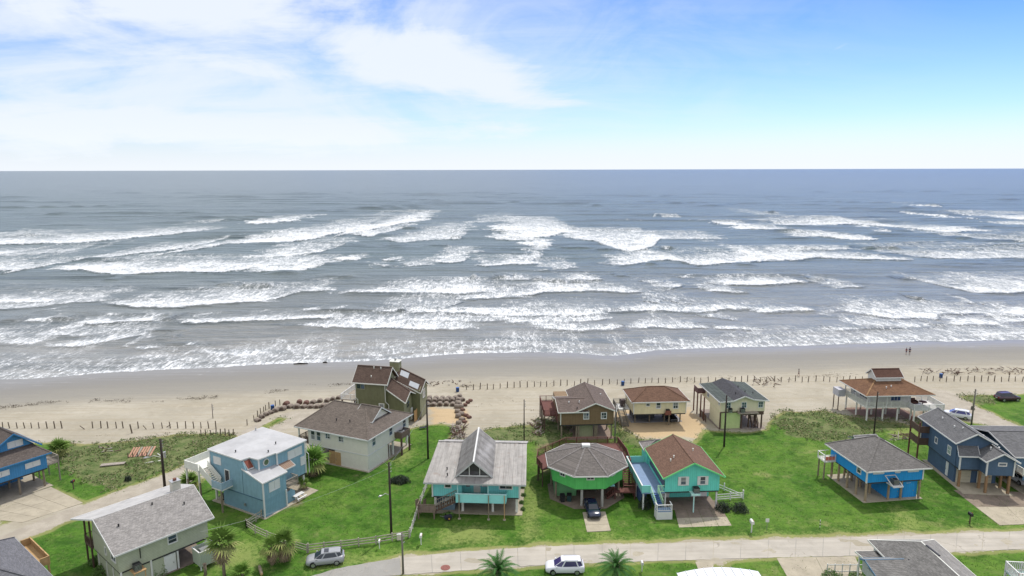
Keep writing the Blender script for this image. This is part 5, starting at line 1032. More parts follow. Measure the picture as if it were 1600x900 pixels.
# -- 14 bright blue house
h = thing('beach_house', 'vivid cobalt blue stilt house with grey pyramid roof alone on the lawn', 'house', (50.9, 92.0, 0), 7.4, 'stilt houses')
cb = M('cobalt_siding', (.020, .27, .62), .7, .08, 2, .05, groove=('v', .3, .03)); sh14 = shingle('mid_grey_shingle', (.155, .146, .138), .18)
wallbox(h, .6, 9.5, .8, 9.7, 3.0, 5.05, cb, trim=None); underside(h, .6, 9.5, .8, 9.7, 3.0); hip(h, 0, 10.2, 0, 10.5, 5.1, 8.0, sh14, white, (5.1, 4.9), (5.1, 5.8))
for x, y in ((.6, .8), (9.5, .8)): MB().box(x-.09, x+.09, y-.09, y+.09, 2.95, 5.05).build('corner_board', white, h)
for a, w_ in ((2.4, 1.5), (5.4, .6), (7.9, 1.5)): window(h, 'F', .8, a, 4.4, w_, .38, kind='shutter')
window(h, 'L', .6, 2.6, 3.75, .8, 1.05, kind='sash')
wallbox(h, 4.5, 9.2, 1.3, 5.4, .06, 2.98, cb, 'lower_wall'); door(h, 'F', 1.3, 5.6, .1, 1.3, 2.3, cb); door(h, 'F', 1.3, 7.9, .1, 1.9, 2.5, cb)
posts(h, [(x, y) for x in (.8, 3.0) for y in (3.2, 5.4, 7.6, 9.4)]+[(.8, 1.0), (6.4, 1.0), (9.3, 1.0), (4.4, 1.0), (9.2, 5.5), (9.2, 9.4)], 3, M('tan_piling', (.30, .23, .15), .95, .3, 3, .2), .17); slabg(h, .3, 9.7, .6, 9.9)
m = MB(); q = [(3.6, -.35, 3.6), (5.1, -.35, 3.0), (5.1, .55, 3.0), (3.6, .55, 3.6)]
m.box(3.7, 5.2, -.9, .75, 2.82, 2.94)
for a, b in (((3.7, -.9, 2.88), (3.4, .7, 4.0)), ((5.2, -.9, 2.88), (5.0, .7, 4.0)), ((3.4, .72, 4.0), (5.0, .72, 4.0))): m.beam(a, b, .1, .1)
m.build('bracket', white, h); ac_unit(h, 4.45, -.05, 2.95, .85)
deck(h, [(-1.3, 8.2), (.58, 8.2), (.58, 10.2), (-1.3, 10.2)], 3.1, offwhite); rail(h, [(.5, 8.25), (-1.25, 8.25), (-1.25, 10.15), (.5, 10.15)], 3.1, 1., white, bal=.5); MB().box(-1.2, .4, 8.27, 8.31, 3.15, 3.85).build('balcony_panel', M('coral_panel', (.62, .17, .11), .7), h); posts(h, [(-1.1, 8.5), (-1.1, 10)], 3.1, piling, .12)
m = MB()
for x0, z0, z1 in ((7.35, 2.32, 2.36), (7.5, 2.3, 2.38), (7.65, 2.33, 2.37), (7.8, 2.31, 2.37), (7.95, 2.32, 2.38)): m.box(x0, x0+.1, 1.235, 1.25, z0, z1)
m.build('name_board', white, h); gable(h, 5.6, 9.6, 10.3, 13, 4.9, 5.6, shingle('pale_grey_rear', (.27, .265, .26), .15), metalg, 'x', name='rear_roof'); wallbox(h, 6, 9.3, 9.75, 12.6, 3.0, 4.85, cb); posts(h, [(6.2, 12.4), (9.1, 12.4)], 3, piling, .15)
MB().slab([(7.4, 2.6, 6.62), (7.65, 2.6, 6.55), (7.65, 4.2, 6.6), (7.4, 4.2, 6.7)], .03).build('roof_scrape', M('bare_felt', (.42, .40, .36), .9), h)

# -- 15 navy house
h = thing('beach_house', 'navy blue house with stepped grey gables and cream garage doors at the right', 'house', (67.4, 98.0, 0), -5, 'stilt houses')
nv = M('navy_siding', (.072, .12, .19), .75, .10, 2, .06, groove=('z', .22, .03)); sh15 = shingle('graphite_shingle', (.125, .125, .128), .18)
wallbox(h, .4, 5.4, .6, 11, 3, 6.9, nv); gwall(h, 'F', .58, .4, 5.4, 6.5, 6.95, 2.9, 8.2, nv); gwall(h, 'B', 11.02, .4, 5.4, 6.5, 6.95, 2.9, 8.2, nv); gable(h, -.1, 5.9, 0, 11.6, 6.9, 8.5, sh15, white, 'y', 2.9)
wallbox(h, .5, 7.0, -.5, 2.5, 3, 5.35, nv, trim=None); wallbox(h, 3.3, 7.1, -2.4, -.4, 3, 5.35, nv)
roof(h, [[(.0, -1.0, 5.3), (3.0, -1.0, 5.3), (3.4, .62, 6.35), (.5, .62, 6.35)]], sh15, white, name='skirt_roof')
gable(h, 2.8, 7.6, -2.9, 4.5, 5.3, 6.65, sh15, white, 'y', 5.2, name='front_roof'); gwall(h, 'F', -2.42, 3.3, 7.1, 5.2, 5.35, 5.2, 6.45, nv)
wallbox(h, 5.4, 7.4, 2.5, 10, 3, 5.3, nv); 
window(h, 'F', -2.42, 5.4, 4.6, 1.0, .35, kind='one'); window(h, 'L', .4, 6.3, 4.4, .6, .8, kind='one'); window(h, 'L', .4, 2.4, 4.2, .8, 1.2, kind='grid', pm=M('green_grey_glass', (.22, .30, .26), .2))
for x, y in ((.5, -.5), (3.3, -2.4), (7.1, -2.4), (.4, 11)): MB().box(x-.09, x+.09, y-.09, y+.09, 2.9, 5.3).build('corner_board', white, h)
underside(h, .5, 7.0, -.5, 10, 3); wallbox(h, .8, 7.0, 1.3, 9, .05, 2.98, nv, 'lower_wall')
crm = M('cream_door', (.52, .48, .36), .7, .08, groove=('z', .5, .03)); door(h, 'F', 1.3, 2.2, .08, 2.2, 2.5, crm, nv, 4, 'garage_door'); door(h, 'F', 1.3, 5.3, .08, 2.2, 2.5, crm, nv, 4, 'garage_door'); door(h, 'L', .8, 3.2, .3, .7, 2.2, white)
posts(h, [(.8, -.2), (3.5, -.6), (3.6, -2.1), (6.8, -2.1), (6.8, -.2)], 3, M('rust_tan_post', (.26, .16, .085), .9, .25), .15, sq=True); slabg(h, .2, 7.4, -2.7, 9.5, concrete)
deck(h, [(-1.2, 8.5), (.38, 8.5), (.38, 11.8), (-1.2, 11.8)], 3.2, darkwood); rail(h, [(.3, 8.55), (-1.15, 8.55), (-1.15, 11.75)], 3.2, 1., darkwood, solid=True); deck(h, [(-1.2, 8.5), (.38, 8.5), (.38, 11.8), (-1.2, 11.8)], 5.3, darkwood); rail(h, [(.3, 8.55), (-1.15, 8.55), (-1.15, 11.75)], 5.3, .9, darkwood, solid=True); posts(h, [(-1.1, 8.7), (-1.1, 11.6)], 6.9, redwood, .1, sq=True)
vents(h, [(1.8, 7.8, 7.9), (1.7, 4.1, 7.9), (2.3, 2.9, 8.1), (4.4, 1.2, 7.6)], white); vents(h, [(4.6, -.6, 6.4), (5.9, -.4, 6.3), (6.6, .8, 5.9)], white)

# -- 16 neighbour at the right edge
h = thing('beach_house', 'steel blue house with wide charcoal roof and white deck rail cut by the right edge', 'house', (76.0, 97.4, 0), -2, 'stilt houses')
sb = M('steel_blue_siding', (.11, .20, .29), .75, .1, groove=('z', .22, .03)); gable(h, -.2, 14, -.4, 12.5, 5.1, 6.7, sh15, white, 'x'); wallbox(h, .6, 13.4, .4, 12, 3, 5.1, sb); underside(h, .6, 13.4, .4, 12, 3)
deck(h, [(-.1, -2.2), (10, -2.2), (10, .4), (-.1, .4)], 3.0, greywood); rail(h, [(-.05, .3), (-.05, -2.15), (10, -2.15)], 3.0, 1.05, offwhite); window(h, 'F', .4, 3.0, 3.9, 1.4, 1.1, kind='pair'); MB().box(.0, 10, -2.16, -2.1, 2.2, 3.0).build('rim_beam', sb, h)
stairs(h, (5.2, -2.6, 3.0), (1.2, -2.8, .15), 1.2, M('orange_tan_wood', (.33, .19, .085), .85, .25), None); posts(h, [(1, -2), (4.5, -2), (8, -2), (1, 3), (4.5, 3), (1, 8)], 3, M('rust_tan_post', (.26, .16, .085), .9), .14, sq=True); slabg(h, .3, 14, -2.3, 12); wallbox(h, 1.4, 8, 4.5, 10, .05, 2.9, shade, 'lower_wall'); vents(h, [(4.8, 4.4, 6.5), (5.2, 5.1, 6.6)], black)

# -- 17 grey roofs at the bottom right
h = thing('beach_house', 'house with coarse grey shingle hip roof in the foreground below the road', 'house', (41.3, 73.2, 0), 0, 'stilt houses')
sh17 = shingle('coarse_grey_shingle', (.155, .150, .142), .34); sh17_lit = shingle('sunlit_grey_shingle', (.235, .225, .21), .28)  # paler copy puts sunlight into the colour of the sun-facing slopes
roof(h, [[(0, -13, 5.5), (0, 0, 5.5), (4.0, -3.4, 7.25), (4.0, -10, 7.25)]], sh17, offwhite); roof(h, [[(0, 0, 5.5), (7.7, 0, 5.5), (4.0, -3.4, 7.25)]], sh17_lit, offwhite); roof(h, [[(7.7, 0, 5.5), (7.7, -13, 5.5), (4.0, -10, 7.25), (4.0, -3.4, 7.25)]], sh17_lit, offwhite)
roof(h, [[(-2.9, -4.9, 6.0), (4.6, -4.9, 6.15), (4.6, -11.5, 5.0), (-2.9, -11.5, 4.9)]], sh17, sb, name='wing_roof'); roof(h, [[(-2.9, -4.95, 6.0), (-2.9, -4.0, 5.6), (1.5, -4.0, 5.7), (4.6, -4.95, 6.15)]], sh17_lit, sb, name='wing_roof')
roof(h, [[(-2.2, -1.6, 5.0), (.2, -1.7, 5.1), (.6, -3.9, 5.0), (-1.6, -3.8, 4.8)]], sh17, offwhite, name='porch_roof')
for a, b in (((4.03, -4.3, 7.32), (4.2, -6.4, 7.32)), ((-.1, -2.1, 5.2), (.45, -3.6, 5.15)), ((1.6, -5.3, 6.2), (3.9, -5.2, 6.25))): MB().beam(a, b, .2, .1).build('ridge_vent', black, h)
wg = M('pale_grey_siding', (.40, .42, .40), .8, groove=('z', .2, .02)); wallbox(h, .5, 7.2, -12.6, -.5, 0, 5.4, wg); wallbox(h, -2.4, .5, -11, -4.6, 0, 4.85, wg); wallbox(h, -1.5, .5, -3.7, -2.0, 2.8, 4.75, wg); window(h, 'L', .5, -1.3, 3.9, .7, 1.1, kind='sash'); posts(h, [(-1.9, -2.0), (-1.4, -3.6)], 4.9, offwhite, .07, sq=True)

# -- 18 white metal roof at the bottom
h = thing('carport', 'low curved white metal roof at the bottom edge below the road', 'carport', (18.2, 69.3, 0), 2, None)
wm_ = M('white_metal_roof', (.62, .63, .68), .45, .1, .8, .04, streak=(1.5, .1, .2)); N = 9
def arc(f): return 3.55+.62*math.sin(math.pi*(.12+.76*f))
for i in range(N):
    f0, f1 = i/N, (i+1)/N; x0, x1 = 9.2*f0+.03, 9.2*f1-.03; q = [(x0, -10, arc(f0)), (x1, -10, arc(f1)), (x1, .35*math.sin(math.pi*f1), arc(f1)), (x0, .35*math.sin(math.pi*f0), arc(f0))]
    m = MB(); m.slab(q, .05); m.beam(Vector(q[3])+Vector((0, 0, .03)), Vector(q[0])+Vector((0, 0, .03)), .06, .06); m.build('roof_sheet', wm_, h)
posts(h, [(.3, 0), (8.9, 0), (4.6, .1), (.3, -5), (8.9, -5)], 3.6, white, .08, sq=True); MB().beam((.1, .05, 3.5), (9.1, .05, 3.5), .1, .15).build('beam', white, h)

# -- 19 orange roof in the lower right corner
h = thing('beach_house', 'rust orange shingle roof at the lower right corner with a small white roof deck', 'house', (49.3, 66.3, 0), -6, 'stilt houses')
sh19 = shingle('orange_shingle', (.36, .18, .085), .25); hip(h, 0, 12, -11, 0, 5.0, 6.4, sh19, white, (4.6, -3.0), (7.4, -3.0)); wallbox(h, .5, 11.5, -10.5, -.5, 0, 4.9, offwhite)
deck(h, [(4.6, .6), (9.5, .6), (9.5, 3.0), (4.6, 3.0)], 4.4, M('aqua_grey_deck', (.35, .45, .42), .7)); rail(h, [(4.65, .6), (4.65, 2.95), (9.5, 2.95)], 4.4, 1.05, white, bal=.2, bw=.06); rail(h, [(4.65, .65), (9.5, .65)], 4.4, 1.05, white, bal=.3, bw=.06); posts(h, [(4.7, .7), (4.7, 2.9), (9.4, 2.9)], 4.3, white, .1, sq=True)
MB().box(6.0, 7.0, 1.2, 2.0, 4.45, 5.3).build('grill_box', M('rusty_metal', (.16, .07, .05), .8, .3), h); MB().slab([(-3.5, -1.0, 4.4), (-.2, -.6, 4.5), (-.2, -2.6, 4.5), (-3.5, -3.0, 4.4)], .1).build('porch_roof', white, h); posts(h, [(-3.2, -1.3)], 4.35, white, .08, sq=True)

# ================================================================ CARS
tyre = rubber; rimm = M('alloy_rim', (.40, .41, .42), .35, .1, metal=.8)
def paint(name, c, r=.28, spec=.5, metal=.0): return M(name, c, r, .03, 1, 0, 0, spec=spec, metal=metal)
def loft(st, ring_fn, n):
    vs = []; fs = []
    for s in st: vs += ring_fn(*s)
    for i in range(len(st)-1):
        for k in range(n): fs.append((i*n+k, i*n+(k+1) % n, (i+1)*n+(k+1) % n, (i+1)*n+k))
    fs += [tuple(range(n))[::-1], tuple(range((len(st)-1)*n, len(st)*n))]
    return vs, fs
def car(name, label, pm, loc, rot, L=4.6, W=1.86, H=1.68, roofc=None, sunroof=False, sedan=False, glass=None):
    """front towards local +x"""
    glass = glass or M('car_glass', (.02, .025, .032), .06, .1, 1, 0, 0, spec=.7)
    t_ = thing(name, label, 'car', loc, rot); k = L/4.6; hw = W/2
    def body(x, zb, zt, w_): 
        w_ *= hw; m_ = zb+(zt-zb)*.55
        return [(x*k, y, z) for y, z in ((-w_*.90, zb), (-w_, zb+.12), (-w_*1.0, m_), (-w_*.93, zt-.04), (-w_*.80, zt), (w_*.80, zt), (w_*.93, zt-.04), (w_, m_), (w_, zb+.12), (w_*.90, zb))]
    st = [(-2.30, .50, .78, .72), (-2.26, .34, .98, .90), (-2.0, .26, 1.08, .98), (-1.2, .24, 1.06, 1), (0, .24, 1.03, 1), (.95, .24, 1.02, 1), (1.25, .24, .99, .99), (1.9, .26, .90, .95), (2.18, .32, .78, .86), (2.30, .42, .64, .72)]
    if H > 1.5: st = [(a, b, c+.06, d) for a, b, c, d in st]
    v, f = loft(st, body, 10); MB().add(v, f).build('body', pm, t_, smooth=True)
    zb = 1.03 if H > 1.5 else .96
    def cab(x, z, w_, s=0): w_ *= hw; return [(x*k, -w_, z), (x*k, w_, z)]
    # cabin: belt outline to roof outline
    if sedan: belt = [(-1.95, .70), (-1.2, .86), (.4, .88), (1.15, .74)]; top = [(-1.15, .60), (-.8, .66), (.0, .67), (.35, .62)]
    else: belt = [(-2.12, .76), (-1.6, .88), (.4, .89), (1.30, .76)]; top = [(-1.85, .62), (-1.3, .68), (.0, .69), (.42, .63)]
    V = []
    for x, w_ in belt: V += [(x*k, -w_*hw, zb), (x*k, w_*hw, zb)]
    for (x, w_), dz in zip(top, (-.06, 0, 0, -.05)): V += [(x*k, -w_*hw, H-.03+dz), (x*k, w_*hw, H-.03+dz)]
    F = [(0, 2, 10, 8), (2, 4, 12, 10), (4, 6, 14, 12), (1, 9, 11, 3), (3, 11, 13, 5), (5, 13, 15, 7), (0, 8, 9, 1), (6, 7, 15, 14), (8, 10, 11, 9), (10, 12, 13, 11), (12, 14, 15, 13), (0, 1, 3, 2), (2, 3, 5, 4), (4, 5, 7, 6)]
    MB().add(V, F).build('cabin', pm, t_)
    def gp(nm, q, sh=.88, off=.012):
        q = [Vector(V[i]) for i in q]; c = sum(q, Vector())/len(q); n_ = (q[1]-q[0]).cross(q[-1]-q[0]).normalized()
        if n_.dot(c-Vector((0, 0, .9))) < 0: n_ = -n_
        MB().slab([c+(p_-c)*sh+n_*off for p_ in q], .02, -n_).build(nm, glass, t_)
    gp('windscreen', (6, 7, 15, 14), .90); gp('rear_window', (0, 1, 9, 8), .84)
    for q in ((0, 2, 10, 8), (2, 4, 12, 10), (4, 6, 14, 12), (1, 3, 11, 9), (3, 5, 13, 11), (5, 7, 15, 13)): gp('side_window', q, .86)
    m = MB(); m.slab([(top[0][0]*k, -top[0][1]*hw, H-.05), (top[1][0]*k, -top[1][1]*hw, H+.01), (top[2][0]*k, -top[2][1]*hw, H+.01), (top[3][0]*k, -top[3][1]*hw, H-.04), (top[3][0]*k, top[3][1]*hw, H-.04), (top[2][0]*k, top[2][1]*hw, H+.01), (top[1][0]*k, top[1][1]*hw, H+.01), (top[0][0]*k, top[0][1]*hw, H-.05)], .04)
    m.build('roof', roofc or pm, t_)
    if sunroof: MB().box(-.45*k, .1*k, -.42, .42, H, H+.02).build('sunroof', glass, t_)
    if not sedan:
        for s in (-1, 1): MB().tube([(-1.5*k, s*.60*hw*1.05, H+.01), (-1.4*k, s*.60*hw*1.05, H+.05), (0, s*.60*hw*1.05, H+.05), (.1*k, s*.60*hw*1.05, H)], .02, 5).build('roof_rail', metalg, t_)
    for x in (-1.38, 1.42):
        for s in (-1, 1):
            y = s*(hw-.10); a = MB(); a.tube([(x*k, y-.11, .34), (x*k, y+.11, .34)], .345, 18); w_ = a.build('wheel', tyre, t_)
            MB().tube([(x*k, y+s*.112, .34), (x*k, y+s*.125, .34)], .23, 14).build('rim', rimm, w_)
            m = MB(); m.tube([(x*k, y-.02*s, .40), (x*k, y+s*.085, .40)], .40, 18); m.build('wheel_arch', black, t_)
    for s in (-1, 1):
        MB().slab([(2.1*k, s*.50*hw, .72), (2.0*k, s*.86*hw, .74), (1.86*k, s*.90*hw, .86), (2.0*k, s*.5*hw, .86)], .03, (-1, 0, 0)).build('headlight', M('lamp_lens', (.6, .62, .62), .15, 0, 1, 0, 0), t_)
        MB().box(-2.30*k, -2.2*k, s*.62*hw-.14, s*.62*hw+.14, .80, .98).build('tail_light', M('red_lens', (.30, .01, .01), .25, 0, 1, 0, 0), t_)
        MB().box(.95*k, 1.1*k, s*(hw+.02)-.09, s*(hw+.02)+.09, zb+.02, zb+.16).build('wing_mirror', pm, t_)
    MB().box(2.24*k, 2.33*k, -.5, .5, .40, .60).build('grille', black, t_); MB().box(-2.33*k, -2.24*k, -.25, .25, .62, .74).build('number_plate', offwhite, t_)
    for s in (-1, 1): MB().box(-1.0*k, 1.0*k, s*(hw-.02)-.02, s*(hw-.02)+.02, .28, .36).build('sill', black, t_)
    return t_
car('parked_car', 'silver compact SUV with black sunroof parked on the grass beside the rail fence', paint('silver_paint', (.34, .35, .36), .3, .5, .3), (-23.2, 77.6, 0), 192, 4.6, 1.86, 1.66, sunroof=True)
car('parked_car', 'white SUV with violet tinted windows parked on the verge between two date palms', paint('white_car_paint', (.62, .63, .66), .3), (6.3, 75.7, 0), 180, 4.7, 1.9, 1.74, glass=M('violet_car_glass', (.045, .035, .12), .08, .1, 1, 0, 0, spec=.7))
car('parked_car', 'dark blue car nosing out from under the green octagonal house', paint('dark_blue_paint', (.012, .018, .045), .18, .7), (11.3, 90.0, .09), -87, 4.7, 1.84, 1.5, sedan=True)
car('parked_car', 'dark plum SUV parked on the grass at the far right by the beach', paint('plum_paint', (.045, .015, .028), .2, .7), (103.9, 137.2, 0), 4, 4.9, 1.95, 1.8)
car('parked_car', 'white pickup shaped car with blue windscreen behind the navy house roof', paint('white_car_paint_b', (.62, .63, .66), .3), (86.9, 127.2, 0), 146, 4.7, 1.9, 1.7, glass=M('blue_car_glass', (.04, .04, .20), .08, .1, 1, 0, 0, spec=.7))
car('parked_car', 'black car under the pale yellow house with the hip roof', paint('black_paint', (.012, .012, .014), .2, .7), (30.6, 126.6, .06), -80, 4.5, 1.8, 1.5, sedan=True)
car('parked_car', 'white car in the shade under the house at the right edge', paint('white_car_paint_c', (.55, .56, .58), .3), (78.4, 99.5, .07), -85, 4.5, 1.8, 1.5, sedan=True)
c = car('parked_van', 'white van roof showing at the bottom edge beside the left date palm', paint('white_van_paint', (.60, .58, .62), .35), (-3.0, 70.4, 0), 84, 5.2, 2.0, 2.1); c['category'] = 'van'

# ================================================================ STREET FURNITURE
def pole(x, y, hgt, label, r=.15, mat=None, cross=False, arm=None, cap=False, wires=0):
    p_ = thing('utility_pole', label, 'utility pole', (x, y, gzs(x, y)), 0, 'utility poles'); m = MB(); m.tube([(0, 0, -.3), (0, 0, hgt*.5), (0, 0, hgt)], [r*1.15, r, r*.8], 10); m.build('shaft', mat or polem, p_, smooth=True)
    for i in range(3): MB().tube([(r*.9, 0, hgt-.4-i*.45), (r*.9+.14, 0, hgt-.4-i*.45), (r*.9+.14, 0, hgt-.25-i*.45)], .05, 6).build('insulator', metalg, p_)
    if cross: MB().beam((-1.0, 0, hgt-.5), (1.0, 0, hgt-.5), .1, .12).build('crossarm', mat or polem, p_)
    if arm:
        m = MB(); m.tube([(0, 0, arm[2]), (arm[0]*.6, arm[1]*.6, arm[2]+.35), (arm[0], arm[1], arm[2]+.1)], .045, 6); a = m.build('lamp_arm', galv, p_)
        m = MB(); m.tube([(arm[0], arm[1], arm[2]+.16), (arm[0]*1.25, arm[1]*1.25, arm[2]+.1), (arm[0]*1.4, arm[1]*1.4, arm[2]+.02)], [.07, .16, .06], 8); m.build('street_lamp_head', galv, a)
    if cap: MB().tube([(-.32, 0, hgt-2.4), (-.32, 0, hgt-1.5)], .22, 10).build('transformer', galv, p_)
    return p_
pole(-16.2, 84.3, 10.2, 'tall dark pole on the lawn beside the rail fence corner', .15, arm=(-1.0, -.4, 5.6))
pole(-53.0, 97.4, 8.2, 'dark pole behind the sage house chimney with lamp arm and transformer', .19, arm=(-1.9, -.2, 5.2), cap=False)
MB().tube([(.42, 0, 5.2), (.42, 0, 6.1)], .2, 10).build('transformer', galv, bpy.data.objects['utility_pole.001'])
pole(-14.2, 108.4, 10.4, 'black pole between the cream house and the metal roofed house', .15)
pole(2.1, 115.9, 7.8, 'thin black pole on the dune scrub right of the prow roof', .10, cap=False)
pole(37.1, 113.2, 9.4, 'black pole in front of the slate roofed yellow house', .15)
pole(65.7, 117.7, 8.5, 'dark pole in the scrub behind the cobalt blue house', .12, cap=False)
pole(86.9, 122.9, 7.2, 'brown pole beside the sandy street at the right', .14, polegrey)
pole(18.0, 113.6, 8.0, 'brown pole against the mocha house corner', .12, polegrey)
pole(-13.2, 75.2, 5.4, 'short grey weathered pole beside the road slabs', .12, polegrey)
pole(-58.8, 127.8, 3.0, 'short sign post beside the beach access road', .07, polegrey)
def wire(a, b, sag, label):
    pts = [Vector(a).lerp(Vector(b), i/14)-Vector((0, 0, sag*4*(i/14)*(1-i/14))) for i in range(15)]
    tag(MB().tube(pts, .012, 4).build('overhead_wire', metalg), label, 'wire', 'overhead service wires')
wire((-16.2, 84.3, 9.8), (-14.2, 108.4, 10), .6, 'wire between the two black poles left of the metal roof')
wire((-16.2, 84.3, 9.6), (-23, 103.6, 5.5), .5, 'service wire from the lawn pole to the cream house')
wire((37.1, 113.2, 8.6), (42.0, 121.5, 5.4), .3, 'service wire from the pole to the slate roofed house')
wire((-16.2, 84.3, 9.4), (-34.6, 70.0, 8.5), .7, 'wire from the lawn pole out over the fan palms')
# rail fence, one thing per run
def rail_fence(pts, label, mat, nr=3, hgt=1.15, r=.07):
    f = thing('rail_fence', label, 'fence', (*pts[0], 0), 0, 'weathered rail fences'); o = Vector((*pts[0], 0)); q = [Vector((*p_, 0))-o for p_ in pts]
    for p_ in q:
        m = MB(); m.box(p_.x-r, p_.x+r, p_.y-r, p_.y+r, -.1, hgt+random.uniform(0, .15)); m.build('post', mat, f)
    for a, b in zip(q, q[1:]):
        for k in range(nr):
            z = .3+k*.36+random.uniform(-.03, .03); z2 = z+random.uniform(-.04, .04); m = MB(); m.beam(a+Vector((0, 0, z)), b+Vector((0, 0, z2)), .05, .12); m.build('rail', mat, f)
    return f
fw = M('sun_bleached_rail', (.36, .33, .27), .95, .25, 3, .2)
rail_fence([G(409, 809), G(400, 815), G(385, 824)], 'short rail fence run from the slate blue house corner', fw)
rail_fence([G(385, 824), G(399, 833.5), G(417.5, 842), G(436, 849), G(455, 856), G(480, 864)], 'rail fence run behind the fan palms', fw)
rail_fence([G(482, 863), G(506.6, 860), G(533, 857), G(560.6, 853.5), G(587.6, 850), G(613, 845.5), G(639.5, 840.5)], 'rail fence run between the lawn and the silver car', fw)
rail_fence([G(641, 838), G(645, 826), G(649, 813), G(653, 800), G(657, 788), G(662, 775), G(667, 762)], 'pale rail fence run beside the timber stairs', M('pale_rail', (.42, .41, .38), .9, .2, 3, .1))
f = rail_fence([(29.9, 99.0), (32.0, 96.5), (34.0, 94.0)], 'white boarded fence slanting away from the turquoise house', white, 2, 1.3); f['group'] = 'white boarded fences'
f = rail_fence([(34.0, 93.9), (32.0, 93.6), (29.9, 93.3)], 'white boarded fence behind the two dark round bushes', white, 3, 1.3); f['group'] = 'white boarded fences'
f = thing('garden_fence', 'new tan board fence beside the olive house', 'fence', (-18.9, 125.3, 0)); d = Vector((1.3, 4.9, 0))
for i in range(16):
    a = d*(i/16); b = d*((i+.93)/16); MB().slab([a, b, b+Vector((0, 0, 2.3+random.uniform(-.05, .05))), a+Vector((0, 0, 2.3))], .04, (1, 0, 0)).build('board', M('orange_tan_board', (.46, .28, .12), .85, .25), f)
f = thing('garden_fence', 'white picket rail at the bottom edge beside green shrubs', 'fence', (*G(1292, 897), 0))
for i in range(6): MB().box(i*.9-.05, i*.9+.05, -.05, .05, 0, 1.35).build('post', white, f)
for z in (.4, 1.25): MB().beam((0, -.07, z), (4.5, -.07, z), .05, .1).build('rail', white, f)
# beach posts
bp = thing('beach_post', 'weathered round post standing in the sand in the left hand row', 'post', (0, 0, 0)); m = MB(); m.tube([(0, 0, -.4), (0, 0, 1.3)], [.10, .09], 8); m.build('shaft', M('beach_post_wood', (.12, .095, .07), .95, .3, 3, .2), bp)
first = [True]
def post_at(u, v, label, group, tilt=(0, 0), s=1.):
    b = bp if first[0] else copy_tree(bp); first[0] = False; x, y, z = T(u, v); b.location = (x, y, z); b.rotation_euler = (R(tilt[0]+random.uniform(-4, 4)), R(tilt[1]+random.uniform(-4, 4)), 0); s *= random.uniform(.85, 1.12); b.scale = (s, s, s); b['label'] = label; b['group'] = group
q4 = lambda x, y: (x/4, 560+y/4)
for x in (18, 60, 108, 155, 198, 245, 295, 343, 388, 580, 632, 675, 728, 770, 865, 962, 1015, 1065, 1112, 1162, 1212, 1257, 1305, 1350): post_at(*q4(x, 437), 'weathered round post standing in the sand in the left hand row', 'left row of beach posts', (0, -4))
post_at(*q4(527, 442), 'beach post leaning far over in the gap of the left row', 'leaning beach posts', (0, -48), .8); post_at(*q4(825, 467), 'taller tilted beach post standing in front of the left row', 'leaning beach posts', (0, -9), 1.3); post_at(*q4(914, 442), 'short beach post leaning left near the middle of the left row', 'leaning beach posts', (0, -32), .8); post_at(*q4(1040, 430), 'splintered leaning post beside an upright one in the left row', 'leaning beach posts', (0, 58), .8)
for x in (1258, 1285, 1318, 1350, 1378, 1410, 1435, 1458): post_at(*q4(x, 487-random.uniform(0, 4)), 'short post at the scrub edge behind the slate blue house', 'posts at the scrub edge')
for x, y in ((25, 497), (68, 470), (90, 445), (110, 428), (127, 414), (140, 404), (162, 394), (202, 380), (230, 372)): post_at(380+x/4, 540+y/4, 'post in the curving line beside the bales and access road', 'posts by the bales')
x = 729.
while x < 1600:
    f = (x-729)/(1600-729); v = 609-8*min(1, f*3.2)-3*f*(1-f)*4-5*max(0, f-.3)*1.4
    if not (1372 < x < 1424) : post_at(x, v+random.uniform(-.8, .8), 'weathered round post in the long row along the beach track', 'long row of beach posts')
    x += random.choice([9.5, 10.2, 10.6, 11.2, 12.0])
# bins
bb = M('blue_bin_plastic', (.02, .055, .15), .5, .1)
for i, (u, v, l) in enumerate(((715, 612, 'blue barrel bin at the left end of the long post row'), (973, 602, 'blue barrel bin in the post row behind the yellow house'), (1470, 590, 'dark blue barrel bin in the post row right of the cupola house'), (426, 640, 'blue barrel bin beside the curving line of posts'))):
    x, y, z = T(u, v); b = thing('barrel_bin', l, 'bin', (x, y, z), 0, 'blue beach barrels'); b.scale = (.8,)*3; m = MB(); m.tube([(0, 0, 0), (0, 0, .35), (0, 0, .7), (0, 0, 1.15)], [.42, .46, .46, .44], 14); m.build('drum', bb, b)
    for zz in (.35, .75): MB().tube([(0, 0, zz), (0, 0, zz+.05)], .49, 14).build('hoop', bb, b)
    MB().tube([(0, 0, 1.15), (0, 0, 1.2)], .47, 14).build('rim', M('bin_rim', (.03, .1, .3), .5), b)
bin_(7.3, 93.2, .07, 5, black, black, 'black wheelie bin under the green octagonal house, left one'); bin_(8.3, 93.3, .07, -5, M('dark_teal_bin', (.02, .05, .05), .5), black, 'dark teal wheelie bin under the green octagonal house, right one')
yb = M('yellow_lid', (.45, .40, .05), .5)
bin_(-2.1, 93.6, .07, 0, black, yb, 'yellow lidded bin under the metal roofed house, nearer the middle'); bin_(-1.2, 93.6, .07, 4, black, yb, 'yellow lidded bin under the metal roofed house, nearer the corner post')
bin_(-50.2, 101.2, .05, 50, black, black, 'black bin by the slab edge of the blue house on the left'); bpy.data.objects['wheelie_bin.004'].location = (-42.2, 93.9, .05); bpy.data.objects['wheelie_bin.004']['label'] = 'black bin standing behind the slate blue house corner'
